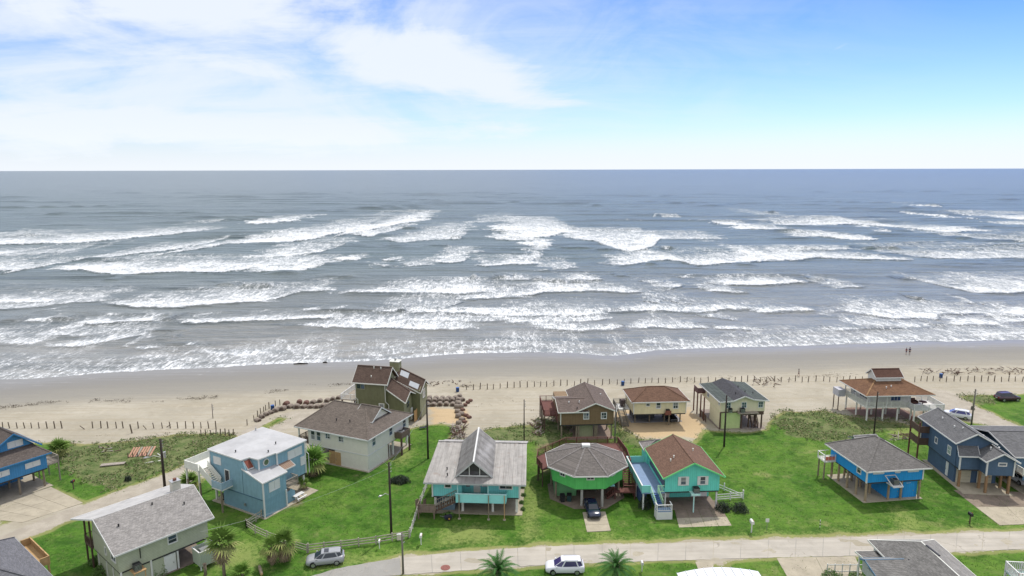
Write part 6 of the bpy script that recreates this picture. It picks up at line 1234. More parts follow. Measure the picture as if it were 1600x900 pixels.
# mailboxes, signs and small roadside things
def mailbox(u, v, mat, label, s=1.):
    b = thing('mailbox', label, 'mailbox', (*G(u, v), 0), 0, 'roadside mailboxes'); MB().box(-.05, .05, -.05, .05, -.1, 1.0).build('post', white if mat is not black else darkwood, b)
    m = MB(); pr = [(math.cos(R(a))*.14, 1.22+math.sin(R(a))*.12) for a in range(0, 181, 30)]; m.slab([(x_, -.3, 1.0+(z_-1.0)) for x_, z_ in [(-.14, 1.0), (.14, 1.0)]+pr], .6, (0, 1, 0)); m.build('box', mat, b)
    MB().box(.145, .165, -.1, .05, 1.1, 1.35).build('flag', M('red_flag', (.4, .03, .02), .6), b); b.scale = (s,)*3; return b
mailbox(1174, 832, white, 'large white mailbox on the verge right of the turquoise house drive', 1.35); mailbox(1515, 818, black, 'black mailbox on the verge by the navy house drive', 1.2); mailbox(1003, 893, white, 'white mailbox right of the right date palm'); mailbox(593, 857, white, 'small white mailbox in front of the rail fence', .9); mailbox(658, 851, white, 'white topped mailbox right of the fence corner', 1.1)
mailbox(115, 764, black, 'black mailbox on the grass left of the curving street', 1.1)
s = thing('sign', 'small white blank sign on a thin stake in the lawn', 'sign', (*G(1198, 828), 0)); MB().box(-.025, .025, -.02, .02, -.1, 1.5).build('stake', metalg, s); MB().box(-.24, .24, -.05, -.02, 1.15, 1.65).build('sign_panel', white, s)
s = thing('marker_post', 'thin black and white marker post in the right lawn', 'post', (*G(1281, 824), 0))
for i in range(5): MB().tube([(0, 0, i*.22), (0, 0, i*.22+.218)], .05, 8).build('band', black if i % 2 else white, s)
s = thing('utility_box', 'white utility box at the foot of the lawn pole', 'utility box', (*G(624, 843), 0)); MB().box(-.28, .28, -.2, .2, 0, .75).build('cabinet', M('cream_cabinet', (.62, .58, .45), .6), s); MB().box(-.31, .31, -.23, .23, .75, .82).build('lid', white, s)
s = thing('manhole', 'rust red manhole cover set in the road', 'manhole', (*G(696, 887.5), .062)); MB().tube([(0, 0, -.02), (0, 0, .012)], .58, 24).build('cover', M('red_manhole', (.22, .09, .075), .9, .2), s)
for i in range(5): MB().tube([(math.cos(i*1.256)*.3, math.sin(i*1.256)*.3, .0), (math.cos(i*1.256)*.3, math.sin(i*1.256)*.3, .02)], .05, 8).build('lug', darkwood, s)
# picnic table
s = thing('picnic_table', 'white picnic table on the slab right of the slate blue house', 'table', (-31.6, 94.2, .06), 62)
for i in range(4): MB().box(-.9, .9, -.36+i*.18, -.2+i*.18, .72, .76).build('board', white, s)
for y in (-.7, .7): MB().box(-.9, .9, y-.12, y+.12, .44, .48).build('bench', white, s)
for x in (-.6, .6): MB().beam((x, -.7, .42), (x, .7, .42), .06, .1).build('brace', white, s); MB().beam((x, -.65, 0), (x, -.2, .72), .06, .09, (1, 0, 0)).build('leg', white, s); MB().beam((x, .65, 0), (x, .2, .72), .06, .09, (1, 0, 0)).build('leg', white, s)
# deck furniture of the cupola house
dz = 2.96
s = thing('patio_table', 'brown oval table on the white deck of the cupola house', 'table', (79.2, 126.0, dz), 5); MB().tube([(0, 0, .68), (0, 0, .74)], .75, 18).build('table_top', M('brown_rattan', (.12, .06, .05), .8, .2), s); MB().tube([(0, 0, 0), (0, 0, .68)], .09, 8).build('pedestal', blk, s); MB().tube([(0, 0, 0), (0, 0, .05)], .35, 12).build('foot', blk, s)
s = thing('patio_sofa', 'plum brown corner sofa on the white deck of the cupola house', 'sofa', (77.6, 126.9, dz), 3); MB().box(-.9, .9, -.4, .4, .1, .45).build('seat', M('brown_rattan', (.12, .06, .05), .8, .2), s); MB().box(-.9, .9, .4, .6, .1, 1.0).build('backrest', M('brown_rattan', (.12, .06, .05), .8, .2), s); MB().box(-1.08, -.9, -.4, .6, .1, .95).build('armrest', M('brown_rattan', (.12, .06, .05), .8, .2), s); MB().box(.9, 1.05, -.4, .6, .1, .65).build('armrest', M('brown_rattan', (.12, .06, .05), .8, .2), s)

# ================================================================ PLANTS
leafc = [M('palm_green', (.13, .21, .045), .8, .3, 2, .2, 0, spec=.08), M('palm_olive', (.24, .26, .09), .8, .3, 2, .2, 0, spec=.08), M('palm_dead', (.30, .23, .15), .9, .3, 2, .2, 0, spec=.05), M('date_green', (.045, .12, .030), .8, .3, 2, .2, 0, spec=.08), M('palm_fresh', (.12, .22, .04), .8, .3, 2, .2, 0, spec=.08)]
bark = M('palm_trunk', (.20, .16, .12), .95, .35, 3, .3, .3)
def two_sided(name, vs, fs, mat):
    me = bpy.data.meshes.new(name); me.from_pydata([tuple(v) for v in vs], [], fs); me.materials.append(mat); return me
def fan_mesh(seed, L=1.15, n=14, droop=.5, mat=leafc[0]):
    r = random.Random(seed); vs = []; fs = []; st = .55
    o = len(vs); vs += [(0, -.02, 0), (0, .02, 0), (st, .02, .03), (st, -.02, .03)]; fs.append((0, 1, 2, 3))
    for i in range(n):
        a = (i/(n-1)-.5)*R(215); l = L*(1-.25*abs(i/(n-1)-.5)*2)*r.uniform(.85, 1.1); c, s_ = math.cos(a), math.sin(a); w_ = .075
        d1, d2 = -droop*l*.18, -droop*l*.75; o = len(vs)
        vs += [(st, 0, .03), (st+c*l*.55-s_*w_, s_*l*.55+c*w_, .03+d1), (st+c*l*.55+s_*w_, s_*l*.55-c*w_, .03+d1-.02), (st+c*l, s_*l, .03+d2)]; fs += [(o, o+2, o+3, o+1)]
    return two_sided('frond', vs, fs, mat)
def pinnate_mesh(seed, L=3.5, mat=leafc[3]):
    r = random.Random(seed); vs = []; fs = []; n = 16; P_ = []
    for i in range(n+1):
        t_ = i/n; P_.append(Vector((L*t_*(1-.12*t_*t_), 0, L*(.42*t_-.72*t_**2.3)*.75)))
    for i in range(n):
        o = len(vs); w_ = .035*(1-i/n)+.008; vs += [P_[i]+Vector((0, w_, 0)), P_[i]-Vector((0, w_, 0)), P_[i+1]-Vector((0, w_, 0)), P_[i+1]+Vector((0, w_, 0))]; fs.append((o, o+1, o+2, o+3))
    for i in range(2, 34):
        t_ = i/34; k = t_*n; j = min(int(k), n-1); p_ = P_[j].lerp(P_[j+1], k-j); d = (P_[j+1]-P_[j]).normalized(); l = .55*math.sin(math.pi*(.12+.82*t_))*r.uniform(.85, 1.1)
        for s_ in (-1, 1):
            tip = p_+d*l*.62+Vector((0, s_*l*.8, l*.15-.1)); o = len(vs); vs += [p_-d*.04, p_+d*.05, tip]; fs.append((o, o+1, o+2))
    return two_sided('frond', vs, fs, mat)
FAN = [[fan_mesh(i*7+j, mat=leafc[j], droop=(.5, .65, 1.3, 0, .5)[j]) for i in range(3)] for j in (0, 1, 2)]; FANF = [fan_mesh(90+i, mat=leafc[4], droop=.5) for i in range(3)]
PIN = [pinnate_mesh(i) for i in range(3)]
def fan_palm(u, v, hgt, n, label, s=1., dead=14, fresh=False, skirt=True):
    x, y = G(u, v); p_ = thing('fan_palm', label, 'palm', (x, y, 0), random.uniform(0, 360), 'fan palms'); m = MB(); lean = random.uniform(-.15, .15); r0 = .17
    m.tube([(0, 0, -.2), (lean*.3, 0, hgt*.4), (lean, 0, hgt)], [r0*1.25, r0, r0*.95], 10); m.build('trunk', bark, p_, smooth=True)
    def fr(me, el, az_, sc, z): o = bpy.data.objects.new('frond', me); COL.objects.link(o); o.parent = p_; o.location = (lean, 0, z); o.rotation_euler = (random.uniform(-.4, .4), -el, az_); o.scale = (sc,)*3
    for i in range(n):
        f = i/n; el = R(82-105*f+random.uniform(-12, 12)); fr(random.choice(FANF if fresh and f < .75 else (FAN[0] if f < .6 else FAN[1])), el, i*2.4+random.uniform(-.2, .2), s*random.uniform(.85, 1.1), hgt+.1*(1-f))
    if skirt:
        for i in range(dead): fr(random.choice(FAN[2]), R(-48-random.uniform(0, 30)), i*2.4, s*random.uniform(.65, .9), hgt-.15-.09*i*.7)
    return p_
fan_palm(351, 905, 4.4, 17, 'tallest fan palm on the front lawn right of the sage house', 1.5, 9)
fan_palm(425, 881, 2.2, 12, 'fan palm with brown skirt, left one of the close pair', 1.05, 14); fan_palm(446, 877, 2.5, 15, 'fan palm with shaggy dead skirt, right one of the close pair', 1.3, 15)
fan_palm(93, 713, 1.3, 26, 'dark bushy fan palm at the scrub edge behind the blue house', 1.35, 14); fan_palm(490, 742, 2.3, 24, 'bright green fan palm between the slate blue and cream houses', 1.75, 8, True); fan_palm(296, 764, 1.0, 22, 'fan palm behind the sage house chimney', 1.25, 14)
fan_palm(378, 906, .7, 16, 'low young fan palm at the bottom edge of the lawn', 1.0, 4, True); fan_palm(476, 765, .9, 12, 'small fan palm below the bright green one', .7, 4)
s = thing('palm_stump', 'headless palm stump near the bottom edge', 'tree stump', (*G(321, 899), 0)); MB().tube([(0, 0, -.1), (.03, 0, .7), (0, 0, 1.5)], [.2, .17, .2], 10).build('trunk', bark, s, smooth=True)
MB().tube([(0, 0, 1.5), (0, 0, 1.6)], [.24, .1], 9).build('broken_top', M('palm_fibre', (.10, .08, .06), .95), s)
s = thing('palm_log', 'cut palm log lying on the grass left of the silver car', 'log', (*G(407, 893), 0), -62); MB().tube([(-.9, 0, .2), (0, 0, .23), (1.0, 0, .2)], [.17, .2, .18], 10).build('trunk', M('pale_log', (.30, .24, .17), .95, .3), s, smooth=True); MB().tube([(1.0, 0, .2), (1.03, 0, .2)], .15, 10).build('cut_end', tanwood, s)
def date_palm(u, v, hgt, n, label, sc=1.):
    x, y = G(u, v); p_ = thing('date_palm', label, 'palm', (x, y, 0), random.uniform(0, 360), 'date palms'); m = MB()
    pts = [(0, 0, -.2)]; rs = [.34]
    for i in range(8): pts.append((0, 0, hgt*(i+1)/8)); rs.append(.30 if i % 2 else .26)
    m.tube(pts, rs, 10); m.build('trunk', bark, p_)
    m = MB()
    for i in range(40): a = i*2.4; z = hgt-.5+.5*i/40; m.beam((.2*math.cos(a), .2*math.sin(a), z), (.42*math.cos(a), .42*math.sin(a), z+.35), .09, .05)
    m.build('leaf_base', bark, p_, kind='stuff')
    for i in range(n):
        f = i/n; o = bpy.data.objects.new('frond', random.choice(PIN)); COL.objects.link(o); o.parent = p_; o.location = (0, 0, hgt+.1*(1-f)); o.rotation_euler = (random.uniform(-.3, .3), -R(68-100*f+random.uniform(-7, 7)), i*2.4+random.uniform(-.15, .15)); o.scale = (sc*random.uniform(.8, 1.05)*(1-.18*(1-f)),)*3
date_palm(779, 925, 2.6, 44, 'date palm with arching fronds left of the white SUV'); date_palm(962, 922, 2.8, 44, 'date palm with arching fronds right of the white SUV', .95)
def leaf_cloud(n, rx, ry, rz, ls, seed, hollow=.45, top=0.):
    r = np.random.default_rng(seed); p_ = r.normal(size=(n, 3)); p_ /= np.linalg.norm(p_, axis=1)[:, None]; p_ *= (hollow+(1-hollow)*r.random((n, 1))**.6)
    lump = 1+.22*np.sin(p_[:, 0]*5+seed)*np.cos(p_[:, 1]*6+seed*2); p_ = p_*lump[:, None]; p_[:, 2] = np.abs(p_[:, 2]); c = p_*np.array([rx, ry, rz])
    return quads_at(c, ls, r)
def quads_at(c, ls, r, flat=.6):
    n = len(c); a = r.normal(size=(n, 3)); a[:, 2] *= flat; a /= np.linalg.norm(a, axis=1)[:, None]; b = np.cross(a, r.normal(size=(n, 3))); b /= np.linalg.norm(b, axis=1)[:, None]
    l = (ls*r.uniform(.6, 1.3, n))[:, None]; v = np.stack([c-a*l, c+b*l*.42, c+a*l, c-b*l*.42], 1).reshape(-1, 3)
    return v, np.arange(4*n).reshape(n, 4)
def np_mesh(name, v, f, mat, parent=None, kind=None):
    me = bpy.data.meshes.new(name); me.vertices.add(len(v)); me.vertices.foreach_set('co', v.astype(np.float32).ravel()); k = f.shape[1]
    me.loops.add(f.size); me.loops.foreach_set('vertex_index', f.astype(np.int32).ravel()); me.polygons.add(len(f)); me.polygons.foreach_set('loop_start', np.arange(0, f.size, k, dtype=np.int32)); me.polygons.foreach_set('loop_total', np.full(len(f), k, np.int32)); me.update(); me.materials.append(mat)
    o = bpy.data.objects.new(name, me); COL.objects.link(o); o.parent = parent
    if kind: o['kind'] = kind
    return o
def shrub(x, y, rx, rz, mat, label, n=900, ls=.10, ry=None, name='shrub'):
    s = thing(name, label, 'shrub', (x, y, gzs(x, y)), 0, 'garden shrubs'); v, f = leaf_cloud(n, rx, ry or rx, rz, ls, int(abs(x*13+y*7)) % 999); np_mesh('foliage', v, f, mat, s)
    m = MB()
    for i in range(5): a = i*1.25; m.tube([(0, 0, 0), (rx*.5*math.cos(a), rx*.5*math.sin(a), rz*.6)], [.05, .02], 5)
    m.build('stem', darkwood, s); return s
dk = M('dark_shrub_leaf', (.028, .042, .026), .7, .3, 2, .2, 0); mg = M('mid_shrub_leaf', (.10, .18, .045), .7, .3, 2, .2, 0); og = M('olive_shrub_leaf', (.135, .18, .06), .8, .3, 2, .2, 0)
shrub(*G(624, 753), 1.75, .95, dk, 'dark spreading bush on the lawn beside the tall pole', 1800, .12, 1.1)
shrub(*G(1130, 797), 1.15, 1.15, dk, 'dark round bush, left one of the pair by the white fence', 1500); shrub(*G(1156, 798), 1.2, 1.2, dk, 'dark round bush, right one of the pair by the white fence', 1500)
shrub(*G(1008, 793), 1.0, 1.7, dk, 'tall dark bush beside the blue stairs of the turquoise house', 1600)
for u, v, r_, l in ((160, 897, 1.1, 'bush at the left wall of the sage house'), (150, 880, .8, 'smaller bush behind the one at the left wall of the sage house'), (243, 897, 1.5, 'bush at the front wall of the sage house near its white door'), (224, 903, 1.3, 'bush at the bottom edge before the sage house wall')): shrub(*G(u, v), r_, r_*1.1, mg, 'green '+l, 1300)
shrub(*G(200, 752), .55, .95, dk, 'small dark clipped bush at the scrub edge by the street', 700)
shrub(*G(700, 808), .9, .6, mg, 'agave like plant before the timber stairs', 500, .2); shrub(*G(1520, 640), .35, .9, dk, 'small dark bush on the grass beside the right street', 300)
shrub(*G(1300, 903), 1.3, .8, mg, 'low green shrub behind the white picket rail', 900); shrub(*G(1340, 905), 1.1, .7, mg, 'low green shrub at the right end of the white picket rail', 900)
for i, (u, v) in enumerate(((818, 775), (817, 763), (816, 752), (815, 787), (817, 797))): shrub(*G(u, v), .38, .5, mg, 'leafy plant in the row beside the metal roofed house, %s' % ('middle', 'second farthest', 'farthest', 'second nearest', 'nearest')[i], 260)

# dune scrub: uncountable low brush and grasses
sx_ = GX.ravel(); sy_ = GY.ravel(); sc_ = a_scrub.ravel()*(np.abs(sx_) < 135)*(sy_ > 62); idx = np.flatnonzero(sc_ > .25)
pick = rng.choice(idx, 22000); base = np.stack([sx_[pick], sy_[pick], GZ.ravel()[pick]], -1)+rng.uniform(-.3, .3, (22000, 3))*np.array([1, 1, 0]); lump = fbm(base[:, 0], base[:, 1], .45, 61); keep = lump > -.12; base = base[keep]; lump = lump[keep]
base[:, 2] += rng.random(len(base))*np.clip(.15+lump*1.1, .08, .75)
k3 = rng.random(len(base))
for nm, lo, hi, mt in (('dune_scrub', 0, .55, og), ('dune_brush', .55, .78, M('dry_brush', (.26, .22, .14), .9, .3)), ('dune_grass', .78, 1.0, mg)):
    b_ = base[(k3 >= lo) & (k3 < hi)]; v, f = quads_at(b_, .17, rng, .9); o = np_mesh(nm, v, f, mt, None, 'stuff'); o['label'] = {'dune_scrub': 'olive low scrub covering the dunes', 'dune_brush': 'dry brown brush among the dune scrub', 'dune_grass': 'green tufts among the dune scrub'}[nm]
# sandy-edge vines and lawn tufts
la_ = a_lawn.ravel(); ed = np.flatnonzero((la_ > .15) & (la_ < .75) & (np.abs(sx_) < 130) & (sy_ > 95) & (GX.ravel() > -60)); pk = rng.choice(ed, 7000); b_ = np.stack([sx_[pk], sy_[pk], GZ.ravel()[pk]+.05], -1)+rng.uniform(-.6, .6, (7000, 3))*np.array([1, 1, .08])
kp = fbm(b_[:, 0], b_[:, 1], .6, 77) > .05; v, f = quads_at(b_[kp], .13, rng, .4); np_mesh('edge_vines', v, f, mg, None, 'stuff')['label'] = 'creeping vines where lawn meets sand'
ln = np.flatnonzero((la_ > .9) & (a_scrub.ravel() < .2) & (a_grav.ravel() < .2) & (np.abs(sx_) < 78) & (sy_ > 68) & (sy_ < 125)); N = 70000; pk = rng.choice(ln, N)
b_ = np.stack([sx_[pk], sy_[pk], GZ.ravel()[pk]], -1)+rng.uniform(-.22, .22, (N, 3))*np.array([1, 1, 0]); cl_ = fbm(b_[:, 0], b_[:, 1], .9, 83); b_ = b_[cl_ > .0]
n = len(b_); a = rng.uniform(0, 6.28, n); hh_ = rng.uniform(.05, .15, n); w_ = .05; ca, sa = np.cos(a)*w_, np.sin(a)*w_; lean = rng.normal(size=(n, 2))*.04
v = np.stack([b_+np.stack([-ca, -sa, -.02+0*a], -1), b_+np.stack([ca, sa, -.02+0*a], -1), b_+np.stack([lean[:, 0], lean[:, 1], hh_], -1)], 1).reshape(-1, 3)
np_mesh('lawn_grass', v, np.arange(3*n).reshape(n, 3), M('lawn_blade', (.075, .170, .020), .8, .45, .8, .2, 0), None, 'stuff')['label'] = 'tufts of green lawn grass between the houses'

# ================================================================ BEACH THINGS
bale_top = M('bale_fabric', (.20, .165, .135), .95, .35, 2.5, .2, .4); bale_dk = M('bale_end', (.10, .07, .055), .95, .35, 3, .2, .4); bale_rd = M('rusty_bale', (.135, .075, .058), .95, .35, 3, .2, .4)
def bale_mesh(seed):
    r = random.Random(seed); vs = []; fs = []; n = 14; st = [(-.80, .50), (-.76, .74), (-.4, .84), (0, .86), (.4, .84), (.76, .74), (.80, .5)]
    for y, rr in st:
        for k in range(n): a = 2*math.pi*k/n; q = rr*(1+r.uniform(-.06, .06)); vs.append((q*math.cos(a), y+r.uniform(-.03, .03), .62+q*math.sin(a)*.92))
    for i in range(len(st)-1):
        for k in range(n): fs.append((i*n+k, i*n+(k+1) % n, (i+1)*n+(k+1) % n, (i+1)*n+k))
    fs += [tuple(range(n)), tuple(range((len(st)-1)*n, len(st)*n))[::-1]]; return vs, fs
BM = []
for i in range(4):
    v, f = bale_mesh(i); a = bpy.data.meshes.new('roll'); a.from_pydata(v, [], f[:-2]); a.materials.append(bale_top if i < 3 else bale_rd); b = bpy.data.meshes.new('roll_end'); b.from_pydata(v[:14], [], [tuple(range(14))]); b.materials.append(bale_dk if i < 3 else bale_rd); c_ = bpy.data.meshes.new('roll_end'); c_.from_pydata(v[-14:], [], [tuple(range(14))[::-1]]); c_.materials.append(bale_dk if i < 3 else bale_rd); a.polygons.foreach_set('use_smooth', [True]*len(a.polygons)); BM.append((a, b, c_))
def bale(u, v, rot, z=0., kind=None, s=1., lab='round fabric wrapped sand roll in the barrier left of the olive house', grp='rolls in the left barrier'):
    x, y, zz = T(u, v); t_ = thing('sand_roll', lab, 'sandbag', (x, y, zz+z-.1), rot, grp); i = random.randrange(3) if kind is None else kind
    for me, nm in zip(BM[i], ('roll', 'roll_end', 'roll_end')): o = bpy.data.objects.new(nm, me); COL.objects.link(o); o.parent = t_
    s *= .86; t_.scale = (s*random.uniform(.85, 1.1), s, s*random.uniform(.75, .98)); return t_
for u, v in ((403, 658), (409, 653), (416, 649), (423, 646), (430, 643), (437, 640)): bale(u, v, 55, s=.75)
for x, y in ((205, 412), (250, 402), (292, 388), (335, 390), (380, 388), (422, 388), (462, 388), (500, 386), (530, 384)): bale(380+x/4, 540+y/4, random.uniform(-16, 16), s=random.uniform(.75, 1.))
for x, y in ((270, 374), (352, 362), (395, 364), (438, 360), (480, 352), (525, 350), (560, 340), (600, 332)): bale(380+x/4, 540+y/4, random.uniform(-16, 16), s=random.uniform(.75, 1.), kind=3 if x < 400 else None, lab='round sand roll in the back row of the barrier left of the olive house', grp='rolls in the left back row')
for i in range(6): bale(380+(1150+i*40)/4, 540+376/4-i*.15, random.uniform(-6, 6), s=.9, lab='round sand roll in the front row right of the olive house', grp='rolls in the right front row')
for i in range(6): bale(380+(1160+i*37)/4, 540+352/4-i*.1, random.uniform(-6, 6), s=.9, lab='round sand roll in the middle row right of the olive house', grp='rolls in the right middle row')
for i in range(5): bale(380+(1165+i*40)/4, 540+336/4, random.uniform(-6, 6), s=.85, lab='round sand roll in the back row right of the olive house', grp='rolls in the right back row')
for u, v, r_ in ((718, 620, 0), (722, 626, 40), (716, 631, 80), (720, 637, 84), (714, 637, 90), (715, 644, 84), (721, 648, 88), (716, 652, 86), (722, 657, 60), (717, 663, 84), (716, 670, 88)): bale(u, v, r_, s=.8, lab='sand roll in the column running inland from the barrier corner', grp='rolls in the inland column')
for u, v in ((727, 634), (731, 630), (728, 650), (733, 653), (726, 660), (723, 641), (735, 627)): bale(u, v, random.uniform(0, 90), s=.6, kind=3, lab='rust brown roll beside the inland column of the barrier', grp='rust brown rolls')
# driftwood
dw = M('driftwood', (.33, .29, .25), .95, .3, 3, .2); dwd = M('dark_driftwood', (.13, .085, .065), .95, .3, 3, .2)
def pile(u0, u1, v0, v1, n, ln_, label, hz=1.1):
    m = [MB(), MB()]
    for i in range(n):
        f = random.random(); x, y, z = T(u0+(u1-u0)*random.random(), v0+(v1-v0)*random.random()); a = random.uniform(0, 6.28); l = random.uniform(.4, ln_); el_ = random.uniform(-.15, .75); z += random.uniform(.0, hz*.6); d = Vector((math.cos(a)*math.cos(el_), math.sin(a)*math.cos(el_), math.sin(el_)))*l
        m[i % 2].tube([(x, y, z), (x+d.x*.5+.05, y+d.y*.5, z+d.z*.55), (x+d.x, y+d.y, z+d.z)], [.11, .08, .03], 6)
    for k, mt in ((0, dw), (1, dwd)): o = m[k].build('driftwood_pile', mt, kind='stuff', fix=False); o['label'] = label+(' with bleached sticks' if k == 0 else ' with dark sticks')
pile(704, 726, 668, 689, 110, 1.5, 'driftwood heap behind the metal roofed house'); pile(1175, 1225, 593, 604, 30, 1.6, 'low driftwood in the post row right of the slate roof', .5); pile(833, 846, 662, 682, 50, 1.6, 'brush heap in the scrub'); pile(1392, 1420, 678, 690, 24, 1.6, 'brush heap behind the cobalt house', .4)
pile(1440, 1600, 577, 586, 80, 1.8, 'driftwood line along the right beach track', .5); pile(668, 735, 596, 604, 26, .8, 'scattered driftwood near the post row', .3)
pile(150, 180, 700, 710, 12, 1.4, 'sticks in the left scrub')
for u, v, l_, rot, lab in ((470, 569, 3.6, 4, 'long dark log lying at the water line, left one'), (508, 567, 1.2, -3, 'short dark log at the water line, right of the long log')):
    x, y, z = T(u, v); t_ = thing('driftwood_log', lab, 'log', (x, y, z), rot); MB().tube([(-l_/2, 0, .12), (0, .05, .2), (l_/2, 0, .12)], [.13, .2, .1], 8).build('trunk', M('wet_log', (.03, .025, .02), .6), t_, smooth=True); MB().tube([(l_*.2, 0, .2), (l_*.3, .1, .5)], [.07, .03], 6).build('branch_stub', M('wet_log', (.03, .025, .02), .6), t_)
x, y, z = T(178, 728); t_ = thing('boardwalk', 'grey plank walkway broken off in the left scrub', 'boardwalk', (x, y, .35), 14)
for i in range(18): MB().box(i*.2-1.9, i*.2-1.74, -.45, .45, .0, .06).build('plank', dw, t_)
for yy in (-.35, .35): MB().box(-1.95, 1.7, yy-.05, yy+.05, -.1, -.005).build('joist', dw, t_)
x, y, z = T(222, 712); t_ = thing('collapsed_walkway', 'salmon red collapsed board ramp in the left scrub', 'boardwalk', (x, y, .5), 8)
sal = M('salmon_board', (.46, .25, .18), .9, .25, 3, .15)
for i in range(9): MB().slab([(i*.42-1.9, -.9, -.2), (i*.42-1.62, -.9, -.2), (i*.42-1.3, .9, .75+random.uniform(-.05, .05)), (i*.42-1.58, .9, .75)], .05).build('plank', sal if i % 4 != 3 else dw, t_)
for i in range(5): MB().box(i*.75-1.9, i*.75-1.78, -1.0, -.88, -.6, .5).build('post', dwd, t_)
x, y, z = T(243, 723); t_ = thing('loose_pipe', 'pale bent pipe lying in the scrub beside the red boards', 'pipe', (x, y, .15), 20); MB().tube([(-1.6, 0, 0), (0, .1, .05), (1.2, 0, .1)], .12, 8).build('pipe_run', offwhite, t_, smooth=True); MB().tube([(1.2, 0, .1), (.9, .4, .7), (.3, .6, 1.2)], .08, 8).build('pipe_bend', offwhite, t_, smooth=True)
x, y, z = T(662, 670); t_ = thing('lounge_chair', 'dark folded lounge chair on the grass behind the cream house', 'chair', (x, y, 0), 20); MB().slab([(-.8, -.3, .35), (.3, -.3, .35), (.3, .3, .35), (-.8, .3, .35)], .05).build('seat', blk, t_); MB().slab([(.3, -.3, .35), (.9, -.3, .75), (.9, .3, .75), (.3, .3, .35)], .05).build('backrest', blk, t_)
for a, b in ((-.7, -.25), (-.7, .25), (.25, -.25), (.25, .25)): MB().tube([(a, b, 0), (a, b, .35)], .025, 5).build('leg', metalg, t_)
t_ = thing('garden_cart', 'dark cart with orange wheel hub before the timber stairs', 'cart', (*G(700, 812), 0), 30); MB().slab([(-.5, -.3, .6), (.5, -.3, .6), (.5, .3, .6), (-.5, .3, .6)], .3).build('tray', blk, t_); MB().tube([(0, -.42, .32), (0, -.32, .32)], .32, 14).build('wheel', rubber, t_); MB().tube([(0, -.44, .32), (0, -.42, .32)], .13, 10).build('hub', M('orange_hub', (.5, .28, .05), .6), t_); MB().beam((-.5, 0, .55), (-1.2, 0, .9), .05, .05).build('handle', metalg, t_)
# wrack line of seaweed: uncountable bits
def wrack(pts, n, spread, label, mat, size=.10):
    P3 = np.array([T(*p_) for p_ in pts]); t_ = rng.random(n)*(len(pts)-1); i = t_.astype(int); f = (t_-i)[:, None]; c = P3[i]*(1-f)+P3[i+1]*f
    c[:, 1] += rng.normal(size=n)*spread; c[:, 0] += rng.normal(size=n)*.6; cl_ = wn(c[:, 0], c[:, 1]*1.2, .33, 91) > .15; c = c[cl_]; c = np.repeat(c, 5, 0)+rng.normal(size=(len(c)*5, 3))*np.array([.35, .12, .0]); c[:, 2] = gz(c[:, 0], c[:, 1])+.06+rng.random(len(c))*.1
    v, f = quads_at(c, size, rng, .4); o = np_mesh('seaweed_line', v, f, mat, None, 'stuff'); o['label'] = label
wr = M('seaweed', (.075, .055, .035), .95, .3)
wrack([(0, 637), (40, 634), (100, 626), (150, 626), (225, 628), (290, 625), (340, 620), (400, 616)], 420, .8, 'dark seaweed line on the left beach', wr); wrack([(400, 616), (470, 606), (520, 602), (560, 600)], 160, .8, 'seaweed line left of the olive house', wr)
wrack([(660, 602), (720, 606), (740, 600), (900, 598), (1180, 590), (1300, 586), (1500, 580), (1600, 577)], 520, 1.1, 'seaweed and sticks along the post row', wr); wrack([(150, 682), (230, 683), (330, 678)], 120, .8, 'debris line at the edge of the left scrub', wr)
wrack([(740, 640), (780, 625), (830, 640), (850, 660)], 50, 3, 'sparse debris on the sand behind the prow roof', wr, .1)

# every post and roll says which one it is, counted along its own row
def ordn(n): return '%d%s' % (n, 'th' if 10 <= n % 100 <= 20 else {1: 'st', 2: 'nd', 3: 'rd'}.get(n % 10, 'th'))
for g, fmt, by in (('left row of beach posts', 'weathered post in the left sand row, %s post from the left edge', 0), ('long row of beach posts', 'weathered post, %s from the left in the long row along the beach track', 0), ('posts at the scrub edge', 'short post at the scrub edge behind the slate blue house, %s from the left', 0), ('posts by the bales', 'post in the curving line beside the sand rolls, %s from the near end', 0),
                   ('rolls in the left barrier', 'wrapped sand roll in the front row left of the olive house, %s from the left', 0), ('rolls in the left back row', 'sand roll in the back row left of the olive house, %s from the left', 0), ('rolls in the right front row', 'sand roll in the front row right of the olive house, %s from the left', 0), ('rolls in the right middle row', 'sand roll in the middle row right of the olive house, %s from the left', 0),
                   ('rolls in the right back row', 'sand roll in the back row right of the olive house, %s from the left', 0), ('rolls in the inland column', 'sand roll in the column running inland from the barrier corner, %s from the near end', 1), ('rust brown rolls', 'rust brown roll beside the inland column of the barrier, %s from the near end', 1)):
    L_ = sorted([o for o in COL.objects if o.get('group') == g], key=lambda o: o.location[by])
    for i, o in enumerate(L_): o['label'] = fmt % ordn(i+1)
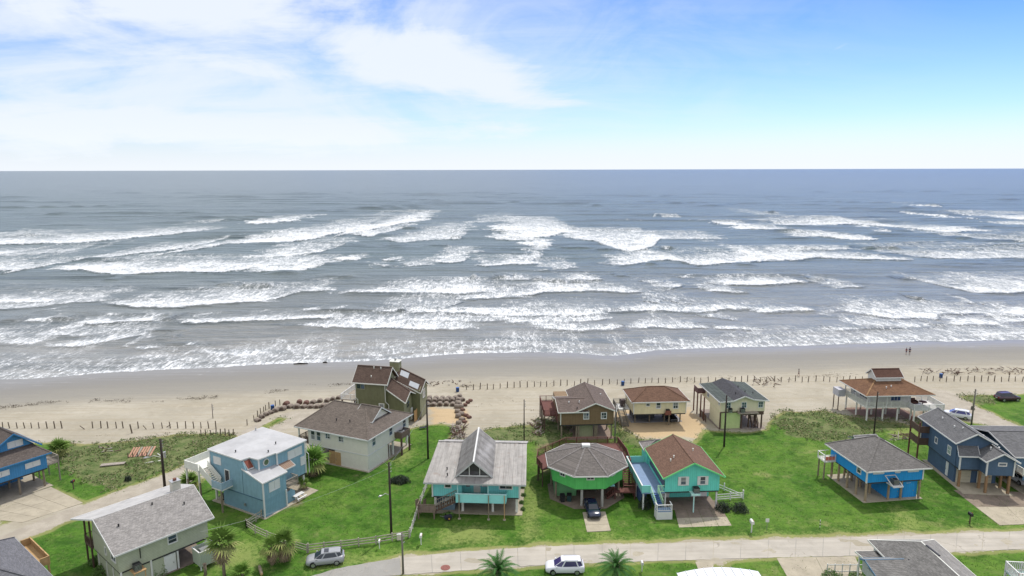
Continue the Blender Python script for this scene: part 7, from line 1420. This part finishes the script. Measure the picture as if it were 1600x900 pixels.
# ================================================================ PEOPLE
skin = M('skin', (.36, .20, .14), .6, .05)
def person(u, v, rot, shirt, shorts, hairc, hgt, label, stride=.18, arms=.12):
    x, y, z = T(u, v); t_ = thing('person', label, 'person', (x, y, z), rot, None)
    V = [(0, 0, .95), (0, 0, 1.12), (0, 0, 1.34), (0, 0, 1.48), (0, .01, 1.57), (0, .02, 1.66), (0, .0, 1.74)]; E = [(i, i+1) for i in range(6)]; RR = [(.15, .10), (.13, .09), (.17, .10), (.07, .06), (.055, .055), (.085, .095), (.05, .06)]
    for s in (-1, 1):
        o = len(V); st = stride*s; V += [(s*.10, 0, .88), (s*.11, st*.5+.02, .50), (s*.11, st, .09), (s*.12, st+.14, .04)]; E += [(0, o), (o, o+1), (o+1, o+2), (o+2, o+3)]; RR += [(.09, .09), (.06, .06), (.04, .04), (.035, .03)]
        o = len(V); V += [(s*.19, 0, 1.40), (s*.24, -s*arms*.5, 1.14), (s*.25, -s*arms, .90), (s*.25, -s*arms+.02, .80)]; E += [(2, o), (o, o+1), (o+1, o+2), (o+2, o+3)]; RR += [(.055, .055), (.042, .042), (.03, .03), (.035, .02)]
    def sk(name, V, E, RR, mat, sub=1):
        me = bpy.data.meshes.new(name); me.from_pydata(V, E, []); o = bpy.data.objects.new(name, me); COL.objects.link(o); o.parent = t_; m_ = o.modifiers.new('skin', 'SKIN'); m_.use_smooth_shade = True
        for i, r_ in enumerate(RR): me.skin_vertices[0].data[i].radius = r_
        me.skin_vertices[0].data[0].use_root = True; o.modifiers.new('sub', 'SUBSURF').levels = sub; o.modifiers['sub'].render_levels = sub; me.materials.append(mat); return o
    sk('body', V, E, RR, skin)
    sk('shirt', [(0, 0, .98), (0, 0, 1.15), (0, 0, 1.36), (0, 0, 1.45)]+[(-.19, 0, 1.41), (-.24, arms*.3, 1.22), (.19, 0, 1.41), (.24, -arms*.3, 1.22)], [(0, 1), (1, 2), (2, 3), (2, 4), (4, 5), (2, 6), (6, 7)], [(.17, .12), (.155, .115), (.19, .12), (.09, .08), (.075, .075), (.065, .065), (.075, .075), (.065, .065)], shirt)
    sk('shorts', [(0, 0, 1.0), (0, 0, .90), (-.105, 0, .84), (-.115, -stride*.3, .58), (.105, 0, .84), (.115, stride*.3, .58)], [(0, 1), (1, 2), (2, 3), (1, 4), (4, 5)], [(.165, .12), (.165, .12), (.11, .11), (.09, .09), (.11, .11), (.09, .09)], shorts)
    m = MB(); m.tube([(0, .035, 1.58), (0, .03, 1.68), (0, .0, 1.77), (0, -.01, 1.83)], [.07, .105, .11, .05], 12); m.build('hair', hairc, t_, smooth=True); t_.scale = (hgt/1.78,)*3; return t_
hb_ = M('dark_hair', (.02, .015, .012), .8); navyc = M('navy_cloth', (.03, .03, .08), .85); maro = M('maroon_cloth', (.14, .03, .04), .85); blkc = M('black_cloth', (.02, .02, .025), .85); greyc = M('grey_cloth', (.15, .15, .16), .85)
person(1415.8, 553.6, 10, maro, navyc, hb_, 1.75, 'person in maroon shirt strolling on the wet sand, left one of the pair'); person(1421, 554, -15, navyc, blkc, hb_, 1.95, 'taller person in navy shirt strolling on the wet sand, right one of the pair'); person(1247.8, 588, 80, greyc, blkc, hb_, 1.8, 'person in grey top and dark shorts walking alone behind the post row')
